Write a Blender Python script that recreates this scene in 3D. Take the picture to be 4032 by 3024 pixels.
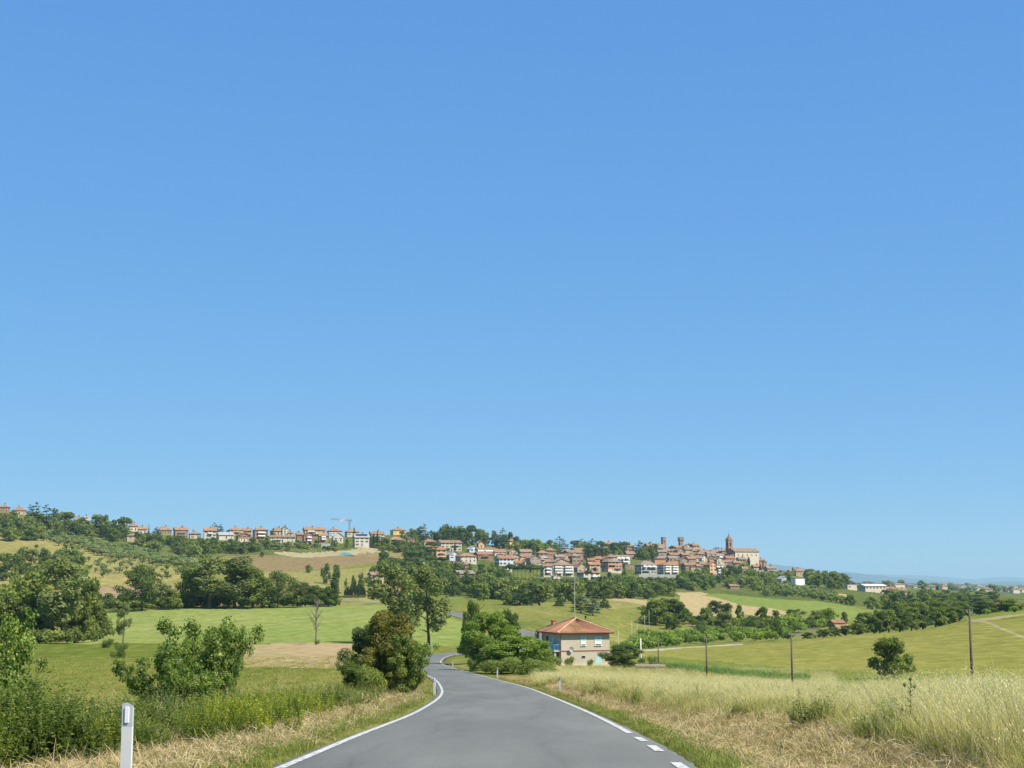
import bpy, math, random
import numpy as np
from math import radians, sin, cos, pi
random.seed(7)
scene = bpy.context.scene
for _o in list(bpy.data.objects):
    bpy.data.objects.remove(_o)

# ------------------------------------------------------------------ camera, sky, sun, exposure
FPX, HOR = 1480.0, 583.0
PITCH = math.atan((HOR - 384) / FPX)
cam = bpy.data.cameras.new('camera'); cam_o = bpy.data.objects.new('camera', cam)
scene.collection.objects.link(cam_o); scene.camera = cam_o
cam.sensor_fit = 'HORIZONTAL'; cam.sensor_width = 36; cam.lens = 36 * FPX / 1024
cam.clip_start = 0.1; cam.clip_end = 90000
cam_o.location = (0, 0, 0); cam_o.rotation_euler = (pi / 2 + PITCH, 0, 0)

SUN_EL, SUN_AZ = 50.0, 122.0          # azimuth clockwise from the view direction
world = bpy.data.worlds.new('World'); scene.world = world; world.use_nodes = True
wn = world.node_tree; bg = wn.nodes['Background']
sky = wn.nodes.new('ShaderNodeTexSky'); sky.sky_type = 'NISHITA'; sky.sun_disc = False
sky.sun_elevation = radians(SUN_EL); sky.sun_rotation = radians(SUN_AZ)
sky.altitude = 6000; sky.air_density = 1.0; sky.dust_density = 0.0; sky.ozone_density = 8.0
# the photograph's flat tone curve on the sky: one power and gain per channel, the same all round
_sp = wn.nodes.new('ShaderNodeSeparateColor'); _cb = wn.nodes.new('ShaderNodeCombineColor'); wn.links.new(sky.outputs[0], _sp.inputs[0])
for _i, (_p, _g) in enumerate(((.44, .80), (.36, 1.80), (.15, 3.80))):
    _m = wn.nodes.new('ShaderNodeMath'); _m.operation = 'POWER'; _m.inputs[1].default_value = _p; wn.links.new(_sp.outputs[_i], _m.inputs[0])
    _k = wn.nodes.new('ShaderNodeMath'); _k.operation = 'MULTIPLY'; _k.inputs[1].default_value = _g; wn.links.new(_m.outputs[0], _k.inputs[0]); wn.links.new(_k.outputs[0], _cb.inputs[_i])
wn.links.new(_cb.outputs[0], bg.inputs[0]); bg.inputs[1].default_value = 0.1
sun = bpy.data.lights.new('sun', 'SUN'); sun.energy = 5.0; sun.angle = radians(0.53); sun.color = (1.0, 0.92, 0.76)
sun_o = bpy.data.objects.new('sun', sun); scene.collection.objects.link(sun_o)
_a, _e = radians(SUN_AZ), radians(SUN_EL)
SD = (sin(_a) * cos(_e), cos(_a) * cos(_e), sin(_e))
from mathutils import Vector
sun_o.rotation_euler = Vector(SD).to_track_quat('Z', 'Y').to_euler()
vs = scene.view_settings
vs.view_transform = 'Standard'; vs.look = 'None'; vs.exposure = 0.75; vs.gamma = 1; vs.use_curve_mapping = False
scene.render.film_transparent = False
cy = scene.cycles
cy.max_bounces = 5; cy.diffuse_bounces = 2; cy.glossy_bounces = 2; cy.transmission_bounces = 3
cy.transparent_max_bounces = 4; cy.volume_bounces = 0; cy.use_denoising = True

# ------------------------------------------------------------------ measuring helpers
_c, _s = cos(PITCH), sin(PITCH)
def tan_of_v(v):
    q = (384 - np.asarray(v, float)) / FPX
    return (q * _c + _s) / (_c - q * _s)
def at(u, v, Y):
    t = float(tan_of_v(v)); return ((u - 512) / FPX * (_c + t * _s) * Y, Y, t * Y)
CROPS = {'A': (0, 1940, 2.765), 'B': (700, 1940, 2.765), 'C': (1400, 2000, 2.765), 'D': (2000, 2060, 3.687),
         'E': (2500, 2060, 3.687), 'G': (3000, 2100, 3.687), 'K': (3432, 2200, 3.687),
         'N': (0, 2224, 2.074), 'O': (1000, 2224, 2.074), 'H': (1900, 2324, 2.37), 'R': (2500, 2324, 2.37), 'S': (3099, 2324, 2.37)}
def px(c, x, y):
    ox, oy, k = CROPS[c]; return (ox + x / k) / 3.9375, (oy + y / k) / 3.9375

# ------------------------------------------------------------------ materials
def lin(c):
    return tuple(((v / 255) / 12.92 if v / 255 <= .04045 else ((v / 255 + .055) / 1.055) ** 2.4) for v in c)
MATS = {}
def nmat(name):
    m = bpy.data.materials.new(name); m.use_nodes = True; MATS[name] = m
    nt = m.node_tree; b = nt.nodes['Principled BSDF']; b.inputs['Roughness'].default_value = .85
    b.inputs['Specular IOR Level'].default_value = .2
    return m, nt, b
def ramp(nt, stops):
    r = nt.nodes.new('ShaderNodeValToRGB'); e = r.color_ramp.elements
    while len(e) < len(stops): e.new(.5)
    for i, (p, c) in enumerate(stops):
        e[i].position = p; e[i].color = (*c[:3], 1)
    return r
def noise(nt, scale, detail=4, rough=.55, coord=None, out='Object', stretch=None):
    n = nt.nodes.new('ShaderNodeTexNoise'); n.inputs['Scale'].default_value = scale
    n.inputs['Detail'].default_value = detail; n.inputs['Roughness'].default_value = rough
    if coord is None:
        tc = nt.nodes.new('ShaderNodeTexCoord'); coord = tc.outputs[out]
    if stretch:
        mp = nt.nodes.new('ShaderNodeMapping'); mp.inputs['Scale'].default_value = stretch
        nt.links.new(coord, mp.inputs[0]); coord = mp.outputs[0]
    nt.links.new(coord, n.inputs['Vector']); return n
def mixc(nt, a, b, fac, mode='MIX'):
    m = nt.nodes.new('ShaderNodeMix'); m.data_type = 'RGBA'; m.blend_type = mode
    for sock, val in ((m.inputs[0], fac), (m.inputs[6], a), (m.inputs[7], b)):
        if hasattr(val, 'is_output'): nt.links.new(val, sock)
        elif isinstance(val, (int, float)): sock.default_value = val
        else: sock.default_value = (*val[:3], 1)
    return m.outputs[2]
def bump(nt, b, src, strength, dist):
    bp = nt.nodes.new('ShaderNodeBump'); bp.inputs['Strength'].default_value = strength; bp.inputs['Distance'].default_value = dist
    nt.links.new(src, bp.inputs['Height']); nt.links.new(bp.outputs[0], b.inputs['Normal'])
def plain(name, col, var=.12, scale=.8, rough=.85, metallic=0):
    """a painted, plastered or metal surface with weathering"""
    m, nt, b = nmat(name)
    n = noise(nt, scale, 5, .6); n2 = noise(nt, scale * .17 + .05, 3, .5)
    r = ramp(nt, [(.3, tuple(c * (1 - 1.6 * var) for c in col)), (.55, col), (.75, tuple(min(c * (1 + var), .9) for c in col))])
    nt.links.new(n.outputs[0], r.inputs[0])
    o = mixc(nt, r.outputs[0], tuple(c * (1 - var) for c in col), n2.outputs[0])
    nt.links.new(o, b.inputs['Base Color']); b.inputs['Roughness'].default_value = rough; b.inputs['Metallic'].default_value = metallic
    return m
def soil(name, cols, s1=.02, s2=.35, rows=None, fine=4.0, bumpd=.08):
    """open land: broad patches, mottling and fine grain; rows = (angle, spacing) of drill or mowing lines"""
    m, nt, b = nmat(name)
    n1 = noise(nt, s1, 5, .6, stretch=(1, .45, 1)); n2 = noise(nt, s2, 5, .65, stretch=(1, .5, 1)); n3 = noise(nt, fine, 3, .6)
    r = ramp(nt, [(.34, cols[0]), (.5, cols[1]), (.66, cols[2])]); nt.links.new(n1.outputs[0], r.inputs[0])
    r2 = ramp(nt, [(.36, tuple(c * .66 for c in cols[1])), (.5, cols[1]), (.66, tuple(min(c * 1.22, .8) for c in cols[2]))]); nt.links.new(n2.outputs[0], r2.inputs[0])
    c = mixc(nt, r.outputs[0], r2.outputs[0], .5)
    r3 = ramp(nt, [(.3, (.72, .72, .72)), (.7, (1.22, 1.22, 1.22))]); nt.links.new(n3.outputs[0], r3.inputs[0])
    c = mixc(nt, c, r3.outputs[0], .7, 'MULTIPLY')
    if rows:
        tc = nt.nodes.new('ShaderNodeTexCoord'); mp = nt.nodes.new('ShaderNodeMapping')
        mp.inputs['Rotation'].default_value = (0, 0, radians(rows[0])); nt.links.new(tc.outputs['Object'], mp.inputs[0])
        w = nt.nodes.new('ShaderNodeTexWave'); w.inputs['Scale'].default_value = .314 / rows[1]
        w.inputs['Distortion'].default_value = 2.5; w.inputs['Detail'].default_value = 3
        nt.links.new(mp.outputs[0], w.inputs[0])
        rr = ramp(nt, [(.2, (.965, .965, .965)), (.8, (1.03, 1.03, 1.03))]); nt.links.new(w.outputs[0], rr.inputs[0])
        c = mixc(nt, c, rr.outputs[0], 1.0, 'MULTIPLY')
    nt.links.new(c, b.inputs['Base Color']); b.inputs['Roughness'].default_value = 1; b.inputs['Specular IOR Level'].default_value = 0
    bump(nt, b, n2.outputs[0], .6, bumpd)
    return m
def A(rgb, k=.5):
    return tuple(c * k for c in lin(rgb))
soil('meadow', [A((122, 138, 62)), A((146, 155, 78)), A((176, 172, 102))])
soil('meadow_mixed', [A((108, 128, 56)), A((148, 154, 80)), A((188, 178, 110))], s1=.028, s2=.5, bumpd=.2)
soil('meadow_dry', [A((150, 155, 85)), A((172, 168, 100)), A((198, 185, 125))])
soil('meadow_green', [A((104, 126, 50)), A((130, 144, 62)), A((164, 164, 88))], s1=.035)
soil('hay_green', [A((150, 172, 88)), A((162, 178, 96)), A((182, 186, 112))], rows=(20, 9))
soil('pink_stubble', [A((186, 172, 112)), A((206, 184, 138)), A((216, 186, 150))], s1=.05)
soil('olive_slope', [A((138, 150, 76)), A((178, 170, 102)), A((206, 188, 126))], s1=.03)
soil('bare_soil', [A((188, 160, 126)), A((196, 168, 132)), A((202, 176, 142))])
soil('ploughed', [A((158, 140, 98)), A((170, 148, 108)), A((168, 155, 104))], rows=(80, 14))
soil('chalk', [A((180, 168, 120)), A((205, 188, 150)), A((218, 204, 170))], s1=.05)
soil('wheat', [A((206, 184, 130)), A((214, 192, 140)), A((218, 200, 146))], rows=(55, 12))
soil('crop_green', [A((138, 158, 74)), A((150, 168, 84)), A((166, 178, 98))], rows=(55, 10))
soil('grey_meadow', [A((122, 134, 86)), A((138, 146, 98)), A((168, 166, 116))])
soil('hay_olive', [A((148, 155, 74)), A((165, 166, 86)), A((184, 179, 97))], s1=.018, rows=(100, 12))
soil('hay_dark_green', [A((120, 140, 66)), A((140, 152, 74)), A((162, 164, 84))])  # darker, greener growth along the foot of the big hay field
soil('grass_floor', [A((112, 118, 60)), A((140, 138, 76)), A((172, 158, 104))], s1=.15, s2=1.2, fine=9)
soil('straw_floor', [A((150, 128, 84)), A((178, 154, 106)), A((205, 184, 136))], s1=.5, s2=2.2, fine=11)
soil('verge_floor', [A((112, 124, 58)), A((138, 142, 72)), A((168, 158, 98))], s1=.4, s2=2, fine=11)
soil('weed_floor', [A((72, 80, 40)), A((96, 98, 52)), A((130, 118, 74))], s1=.3, s2=1.5, fine=9)
soil('wood_floor', [A((84, 106, 52)), A((116, 130, 68)), A((152, 152, 88))], s1=.03)
soil('vineyard_floor', [A((120, 146, 56)), A((140, 160, 66)), A((156, 168, 80))], rows=(15, 3))
soil('dust_track', [A((205, 196, 168)), A((216, 206, 178)), A((222, 214, 190))], s1=.3)
soil('earth_track', [A((178, 170, 118)), A((192, 182, 132)), A((204, 192, 146))], s1=.3)
soil('far_plain', [A((70, 92, 62)), A((100, 118, 80)), A((160, 150, 116))], s1=.0022, s2=.008, fine=.03, bumpd=1)
soil('mountain', [(.03, .05, .07), (.04, .06, .08), (.05, .07, .08)], s1=.0004, s2=.002, fine=.006, bumpd=5)

WALLS = {'white': (.57, .52, .44), 'cream': (.56, .48, .34), 'ivory': (.62, .55, .42), 'yellow': (.72, .55, .18), 'peach': (.60, .38, .22),
         'brick': (.36, .205, .13), 'brown': (.33, .225, .15), 'tan': (.47, .35, .23), 'stone': (.36, .28, .21), 'salmon': (.55, .27, .16),
         'grey': (.42, .42, .40), 'blue': (.55, .62, .68), 'lilac': (.58, .56, .6), 'darkgrey': (.2, .21, .2), 'sheet': (.8, .81, .82),
         'hero': (.50, .44, .345), 'concrete': (.52, .49, .43)}
for k_, c_ in WALLS.items():
    plain('wall_' + k_, c_, .12 if k_ not in ('brick', 'brown', 'stone') else .22, .35)
def roof_mat(name, col, fine=2.2):
    m, nt, b = nmat(name)
    n = noise(nt, .5, 5, .65); n2 = noise(nt, 4.5, 3, .6)
    r = ramp(nt, [(.3, tuple(c * .62 for c in col)), (.5, col), (.72, tuple(min(1, c * 1.28) for c in col))]); nt.links.new(n.outputs[0], r.inputs[0])
    r2 = ramp(nt, [(.3, (.7, .7, .7)), (.7, (1.2, 1.2, 1.2))]); nt.links.new(n2.outputs[0], r2.inputs[0])
    nt.links.new(mixc(nt, r.outputs[0], r2.outputs[0], .8, 'MULTIPLY'), b.inputs['Base Color'])
for k_, c_ in {'red': (.275, .14, .085), 'orange': (.30, .172, .098), 'brown': (.235, .155, .105), 'greybrown': (.225, .185, .15), 'grey': (.3, .31, .31),
               'dull': (.25, .163, .102), 'white': (.72, .73, .74), 'teal': (.10, .36, .34)}.items():
    roof_mat('roof_' + k_, c_)
plain('pane', (.035, .04, .045), .1, 1, .3)
plain('shutter_brown', (.12, .07, .045)); plain('shutter_green', (.06, .09, .06)); plain('white_paint', (.74, .74, .72), .06)
plain('awning', (.8, .79, .76), .04); plain('metal_grey', (.35, .36, .37), .1, .5, .5, .3); plain('wood_pole', (.13, .105, .08), .2, 3)
plain('pale_pole', (.45, .43, .38), .12, 2); plain('post_white', (.70, .70, .67), .08, 6); plain('post_band', (.50, .54, .57), .1, 6)
plain('reflector_white', (.85, .85, .85), .02); plain('reflector_red', (.45, .12, .08), .1)
plain('solar', (.03, .04, .07), .1, .5, .25); plain('blue_rail', (.15, .38, .56), .1, 2); plain('turquoise', (.36, .58, .58), .06, 1)
plain('band_brown', (.20, .075, .06), .1); plain('dark', (.03, .03, .03), .1); plain('terracotta', (.45, .19, .10), .1, 3)
plain('red_paint', (.5, .08, .06), .1); plain('teal_tarp', (.10, .25, .25), .1, .6); plain('pillar_stone', (.33, .32, .30), .15, 2)
plain('rubber', (.03, .03, .03), .1); plain('car_white', (.78, .78, .78), .03, 1, .35); plain('glass_dark', (.03, .04, .05), .1, 1, .15)
roof_mat('hero_tile', (.35, .178, .098)); roof_mat('hero_ridge', (.44, .28, .20))
# bark
m, nt, b = nmat('bark'); n = noise(nt, 3, 5, .7, stretch=(1, 1, .25)); r = ramp(nt, [(.3, (.035, .028, .02)), (.7, (.13, .105, .08))])
nt.links.new(n.outputs[0], r.inputs[0]); nt.links.new(r.outputs[0], b.inputs['Base Color'])
m, nt, b = nmat('bark_pale'); n = noise(nt, 3, 5, .7, stretch=(1, 1, .25)); r = ramp(nt, [(.3, (.10, .085, .065)), (.7, (.26, .235, .2))])
nt.links.new(n.outputs[0], r.inputs[0]); nt.links.new(r.outputs[0], b.inputs['Base Color'])
def leaf(name, dark, mid, light, transl=.35, gloss=.0):
    m = bpy.data.materials.new(name); m.use_nodes = True; MATS[name] = m; nt = m.node_tree
    nt.nodes.remove(nt.nodes['Principled BSDF']); out = nt.nodes['Material Output']
    at_ = nt.nodes.new('ShaderNodeAttribute'); at_.attribute_name = 'shade'
    oi = nt.nodes.new('ShaderNodeObjectInfo')
    ma = nt.nodes.new('ShaderNodeMath'); ma.operation = 'MULTIPLY_ADD'; ma.inputs[1].default_value = .34; nt.links.new(oi.outputs['Random'], ma.inputs[0])
    nt.links.new(at_.outputs['Fac'], ma.inputs[2])
    sb = nt.nodes.new('ShaderNodeMath'); sb.operation = 'SUBTRACT'; sb.inputs[1].default_value = .17; nt.links.new(ma.outputs[0], sb.inputs[0])
    r = ramp(nt, [(.05, dark), (.5, mid), (.95, light)]); nt.links.new(sb.outputs[0], r.inputs[0])
    d = nt.nodes.new('ShaderNodeBsdfDiffuse'); t = nt.nodes.new('ShaderNodeBsdfTranslucent'); mx = nt.nodes.new('ShaderNodeMixShader'); mx.inputs[0].default_value = transl
    nt.links.new(r.outputs[0], d.inputs[0]); tw = mixc(nt, r.outputs[0], (1.0, 1.25, .45), 1.0, 'MULTIPLY'); nt.links.new(tw, t.inputs[0])
    nt.links.new(d.outputs[0], mx.inputs[1]); nt.links.new(t.outputs[0], mx.inputs[2]); last = mx.outputs[0]
    if gloss:
        g = nt.nodes.new('ShaderNodeBsdfGlossy'); g.inputs['Roughness'].default_value = .45; g.inputs[0].default_value = (.6, .65, .5, 1)
        m2 = nt.nodes.new('ShaderNodeMixShader'); m2.inputs[0].default_value = gloss; nt.links.new(last, m2.inputs[1]); nt.links.new(g.outputs[0], m2.inputs[2]); last = m2.outputs[0]
    nt.links.new(last, out.inputs[0]); return m
leaf('leaf_broad', (0.082, 0.115, 0.028), (0.18, 0.225, 0.058), (0.31, 0.34, 0.1), 0.4)
leaf('leaf_dark', (0.052, 0.085, 0.028), (0.11, 0.155, 0.048), (0.195, 0.24, 0.08), 0.35)
leaf('leaf_bright', (0.105, 0.165, 0.032), (0.215, 0.29, 0.06), (0.38, 0.46, 0.11), 0.42)
leaf('leaf_poplar', (.10, .125, .045), (.195, .23, .085), (.31, .335, .14), .4)
leaf('leaf_shrub', (.06, .10, .02), (.16, .225, .045), (.40, .47, .12), .45, .03)
leaf('leaf_olive', (0.13, 0.17, 0.06), (0.22, 0.27, 0.105), (0.32, 0.36, 0.16), 0.3)
leaf('leaf_cypress', (0.026, 0.046, 0.018), (0.046, 0.074, 0.026), (0.085, 0.115, 0.042), 0.15)
leaf('leaf_pine', (0.045, 0.08, 0.026), (0.085, 0.13, 0.04), (0.14, 0.19, 0.06), 0.25)
leaf('leaf_cedar', (0.048, 0.08, 0.044), (0.085, 0.122, 0.07), (0.135, 0.175, 0.105), 0.2)
leaf('leaf_red', (0.085, 0.09, 0.022), (0.165, 0.17, 0.045), (0.29, 0.235, 0.08), 0.42)
leaf('leaf_near', (0.05, 0.09, 0.018), (0.13, 0.19, 0.035), (0.3, 0.38, 0.09), 0.4, 0.03)
leaf('leaf_hedge', (0.07, 0.095, 0.02), (0.13, 0.16, 0.04), (0.22, 0.24, 0.075), 0.4, 0.03)
leaf('leaf_yellow', (0.14, 0.19, 0.03), (0.3, 0.33, 0.045), (0.52, 0.48, 0.07), 0.35)
leaf('grass_green', (0.13, 0.16, 0.035), (0.24, 0.265, 0.07), (0.38, 0.38, 0.14), 0.35)
leaf('grass_dry', (0.36, 0.29, 0.13), (0.6, 0.5, 0.27), (0.78, 0.69, 0.44), 0.4)
leaf('grass_mixed', (0.17, 0.18, 0.045), (0.33, 0.305, 0.095), (0.52, 0.45, 0.2), 0.4)
leaf('straw', (0.24, 0.175, 0.085), (0.44, 0.345, 0.19), (0.64, 0.54, 0.34), 0.25)
leaf('herb', (0.055, 0.09, 0.022), (0.125, 0.175, 0.042), (0.27, 0.31, 0.095), 0.4)
leaf('corn', (.10, .17, .045), (.18, .27, .080), (.30, .39, .15), .35)

# ------------------------------------------------------------------ object helpers
COL = scene.collection
def link(o):
    COL.objects.link(o); return o
def tag(o, label=None, cat=None, group=None, kind=None):
    if label: o['label'] = label
    if cat: o['category'] = cat
    if group: o['group'] = group
    if kind: o['kind'] = kind
    return o
def empty(name, loc, rz=0):
    o = bpy.data.objects.new(name, None); o.location = loc; o.rotation_euler = (0, 0, rz); o.empty_display_size = .5
    return link(o)
def put(name, mesh, loc=(0, 0, 0), rz=0, scl=(1, 1, 1), parent=None):
    o = bpy.data.objects.new(name, mesh); o.location = loc; o.rotation_euler = (0, 0, rz); o.scale = scl
    if parent is not None: o.parent = parent
    return link(o)
class MB:
    def __init__(s): s.v = []; s.f = []; s.m = []; s.mats = []; s.mi = 0
    def mat(s, name):
        if name not in s.mats: s.mats.append(name)
        s.mi = s.mats.index(name); return s
    def face(s, pts):
        i = len(s.v); s.v += [tuple(p) for p in pts]; s.f.append(tuple(range(i, i + len(pts)))); s.m.append(s.mi); return s
    def poly(s, verts, faces):
        i = len(s.v); s.v += [tuple(p) for p in verts]
        for f in faces: s.f.append(tuple(i + k for k in f)); s.m.append(s.mi)
        return s
    def box(s, x0, x1, y0, y1, z0, z1):
        return s.poly([(x0, y0, z0), (x1, y0, z0), (x1, y1, z0), (x0, y1, z0), (x0, y0, z1), (x1, y0, z1), (x1, y1, z1), (x0, y1, z1)],
                      [(3, 2, 1, 0), (4, 5, 6, 7), (0, 1, 5, 4), (1, 2, 6, 5), (2, 3, 7, 6), (3, 0, 4, 7)])
    def tube(s, p0, p1, r0, r1, n=7, cap=True):
        p0, p1 = Vector(p0), Vector(p1); d = (p1 - p0).normalized()
        a = d.orthogonal().normalized(); bb = d.cross(a)
        vs_ = []
        for p, r in ((p0, r0), (p1, r1)):
            for k in range(n):
                t = 2 * pi * k / n; vs_.append(p + a * (cos(t) * r) + bb * (sin(t) * r))
        fs = [(k, (k + 1) % n, n + (k + 1) % n, n + k) for k in range(n)]
        if cap: fs += [tuple(range(n - 1, -1, -1)), tuple(range(n, 2 * n))]
        return s.poly(vs_, fs)
    def mesh(s, name, smooth=False):
        me = bpy.data.meshes.new(name); me.from_pydata(s.v, [], s.f)
        for n in s.mats: me.materials.append(MATS[n])
        me.polygons.foreach_set('material_index', s.m)
        if smooth: me.polygons.foreach_set('use_smooth', [True] * len(s.f))
        me.update(); return me
    def build(s, name, parent=None, loc=(0, 0, 0), rz=0, smooth=False):
        return put(name, s.mesh(name, smooth), loc, rz, (1, 1, 1), parent)
def array_mesh(name, V, Q, mats, midx=None, shade=None, smooth=False):
    me = bpy.data.meshes.new(name); V = np.ascontiguousarray(V, np.float32); Q = np.ascontiguousarray(Q, np.int32); k = Q.shape[1]
    me.vertices.add(len(V)); me.vertices.foreach_set('co', V.ravel())
    me.loops.add(Q.size); me.loops.foreach_set('vertex_index', Q.ravel())
    me.polygons.add(len(Q)); me.polygons.foreach_set('loop_start', np.arange(0, Q.size, k, dtype=np.int32))
    for n in mats: me.materials.append(MATS[n])
    if midx is not None: me.polygons.foreach_set('material_index', np.ascontiguousarray(midx, np.int32))
    if smooth: me.polygons.foreach_set('use_smooth', np.ones(len(Q), bool))
    me.update(calc_edges=True)
    if shade is not None:
        a = me.attributes.new('shade', 'FLOAT', 'FACE'); a.data.foreach_set('value', np.ascontiguousarray(shade, np.float32))
    return me

# ------------------------------------------------------------------ road course (plan and height, with cross fall)
ROAD = np.array([
 (-1.0, -40, 1.1, 0), (-.9, -20, -.25, 0), (-.75, -6, -1.0, .003), (-.6, 6.2, -1.63, .004), (-.438, 18.27, -2.297, .007), (-.303, 28.02, -2.824, 0), (-.323, 46.73, -3.939, .001), (-.916, 73.81, -5.469, .012), (-1.891, 95.67, -6.556, .012),
 (-4.24, 132.74, -8.381, .001), (-7.68, 171.9, -10.098, .012), (-11.09, 210.8, -11.699, -.02), (-13.6, 232.3, -12.294, .03), (-13.9, 254, -12.62, .05), (-12.3, 270, -12.72, 0),
 (-6.2, 280.5, -12.8, 0), (-1, 293, -13.1, 0), (3.4, 313, -13.55, 0), (7.4, 332, -13.75, 0), (8.3, 350, -13.65, 0), (6.3, 372, -13.2, 0), (1.5, 396, -12.5, 0), (-7, 432, -11.4, 0), (-18.5, 480, -9.75, 0), (-31, 520, -8.35, 0), (-43, 546, -7.6, 0), (-62, 575, -6.9, 0), (-90, 600, -6, 0)])
def catmull(P, n=12):
    Q = np.vstack([2 * P[0] - P[1], P, 2 * P[-1] - P[-2]]); out = []
    t = np.linspace(0, 1, n, endpoint=False)[:, None]
    for i in range(1, len(Q) - 2):
        a, b_, d, e = Q[i - 1], Q[i], Q[i + 1], Q[i + 2]
        out.append(.5 * (2 * b_ + (d - a) * t + (2 * a - 5 * b_ + 4 * d - e) * t * t + (3 * b_ - a - 3 * d + e) * t ** 3))
    out.append(P[-1:]); return np.vstack(out)
RS = catmull(ROAD, 16)
_T = np.gradient(RS[:, :2], axis=0); _T /= np.linalg.norm(_T, axis=1)[:, None]
RN = np.stack([_T[:, 1], -_T[:, 0]], 1)            # points to the right of the travel direction
RL = np.r_[0, np.cumsum(np.linalg.norm(np.diff(RS[:, :2], axis=0), axis=1))]
HALF = 2.6
def road_dist(x, y):
    """signed offset from the centre line (right positive), road height there"""
    x = np.ravel(x); y = np.ravel(y); D = np.full(len(x), 1e3); Z = np.zeros(len(x))
    for i0 in range(0, len(x), 20000):
        xs, ys = x[i0:i0 + 20000], y[i0:i0 + 20000]
        dx = xs[:, None] - RS[None, :, 0]; dy = ys[:, None] - RS[None, :, 1]
        k = (dx * dx + dy * dy).argmin(1); ii = np.arange(len(xs))
        lat = dx[ii, k] * RN[k, 0] + dy[ii, k] * RN[k, 1]
        lon = dx[ii, k] * _T[k, 0] + dy[ii, k] * _T[k, 1]
        dist = np.hypot(dx[ii, k], dy[ii, k]); lat = np.where(np.abs(lon) > 4, np.sign(lat + 1e-9) * dist, lat)
        g = np.gradient(RS[:, 2]) / np.maximum(np.hypot(*np.gradient(RS[:, :2], axis=0).T), 1e-6)
        D[i0:i0 + 20000] = lat; Z[i0:i0 + 20000] = RS[k, 2] + RS[k, 3] * np.clip(lat, -3, 3) + g[k] * np.clip(lon, -3, 3)
    return D, Z

# ------------------------------------------------------------------ terrain
TU = [-230, 0, 100, 200, 300, 400, 460, 500, 560, 600, 640, 700, 760, 800, 900, 969, 1024, 1254]
TV = {   # distance: image row at which open ground lies, per column
 4:    [1176, 1172, 1170, 1168, 1164, 1164, 1164, 1164, 1164, 1164, 1164, 1164, 1164, 1164, 1164, 1164, 1164, 1164],
 12:   [850, 845, 840, 835, 830, 829, 829, 829, 829, 829, 829, 829, 829, 829, 829, 829, 829, 829],
 20:   [805, 795, 787, 776, 767, 766, 766, 766, 766, 766, 766, 766, 766, 766, 766, 766, 766, 766],
 35:   [756, 750, 744, 735, 724, 720, 720, 720, 720, 720, 720, 721, 721, 720, 718, 717, 716, 712],
 60:   [736, 733, 729, 720, 707, 699, 698, 698, 698, 698, 699, 701, 702, 701, 698, 696, 695, 690],
 90:   [718, 715, 712, 706, 697, 688, 686, 686, 688, 689, 691, 694, 696, 697, 697, 696, 695, 692],
 130:  [699, 697, 695, 690, 684, 678, 677, 678, 681, 683, 685, 688, 690, 691, 691, 690, 689, 684],
 180:  [677, 676, 675, 674, 671, 668, 668, 669, 675, 677, 679, 681, 683, 683, 682, 681, 680, 676],
 240:  [659, 658, 657, 657, 657, 658, 659, 661, 667, 668, 669, 670, 671, 671, 667, 664, 661, 656],
 300:  [646, 645, 644, 643, 643, 646, 648, 648, 654, 657, 658, 659, 659, 658, 651, 646, 641, 632],
 380:  [632, 630, 628, 627, 627, 627, 629, 631, 637, 642, 649, 648, 645, 642, 633, 625, 621, 616],
 480:  [614, 612, 609, 607, 607, 607, 612, 617, 622, 629, 640, 640, 638, 637, 631, 618, 612, 606],
 600:  [592, 592, 596, 598, 599, 600, 602, 605, 606, 609, 615, 621, 621, 622, 627, 616, 609, 603],
 750:  [564, 567, 573, 579, 584, 590, 595, 598, 600, 600, 602, 610, 612, 614, 620, 616, 612, 608],
 900:  [542, 546, 555, 562, 568, 577, 584, 588, 591, 591, 592, 597, 601, 604, 612, 611, 609, 606],
 1050: [522, 526, 540, 548, 553, 561, 569, 573, 578, 581, 584, 588, 591, 594, 604, 606, 606, 604],
 1200: [510, 514, 529, 540, 545, 546, 553, 560, 567, 571, 574, 577, 581, 585, 594, 599, 601, 600],
 1350: [508, 513, 530, 541, 546, 539, 541, 548, 557, 561, 563, 567, 574, 582, 590, 596, 599, 599],
 1500: [512, 518, 535, 546, 550, 545, 545, 546, 551, 551, 550, 554, 570, 580, 589, 595, 597, 598],
 1700: [530, 535, 548, 556, 560, 558, 557, 557, 558, 559, 560, 565, 577, 582, 588, 593, 595, 596],
 2200: [570, 572, 574, 576, 577, 578, 578, 578, 578, 580, 580, 582, 584, 585, 588, 592, 594, 594],
 3500: [586, 586, 586, 586, 586, 586, 586, 586, 586, 586, 587, 587, 588, 588, 589, 591, 592, 592],
 5000: [586, 586, 586, 586, 586, 586, 586, 586, 586, 586, 586, 586, 587, 588, 588.5, 589, 590.5, 591],
 7000: [584, 584, 584, 584, 584, 584, 584, 584, 584, 584, 584, 584, 585, 584.6, 585, 585.5, 587.5, 588],
 9000: [586, 586, 586, 586, 586, 586, 586, 586, 586, 586, 586, 586, 586, 586.5, 587, 587, 588, 588],
 16000: [585] * 18, 40000: [584.2] * 18}
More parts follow.
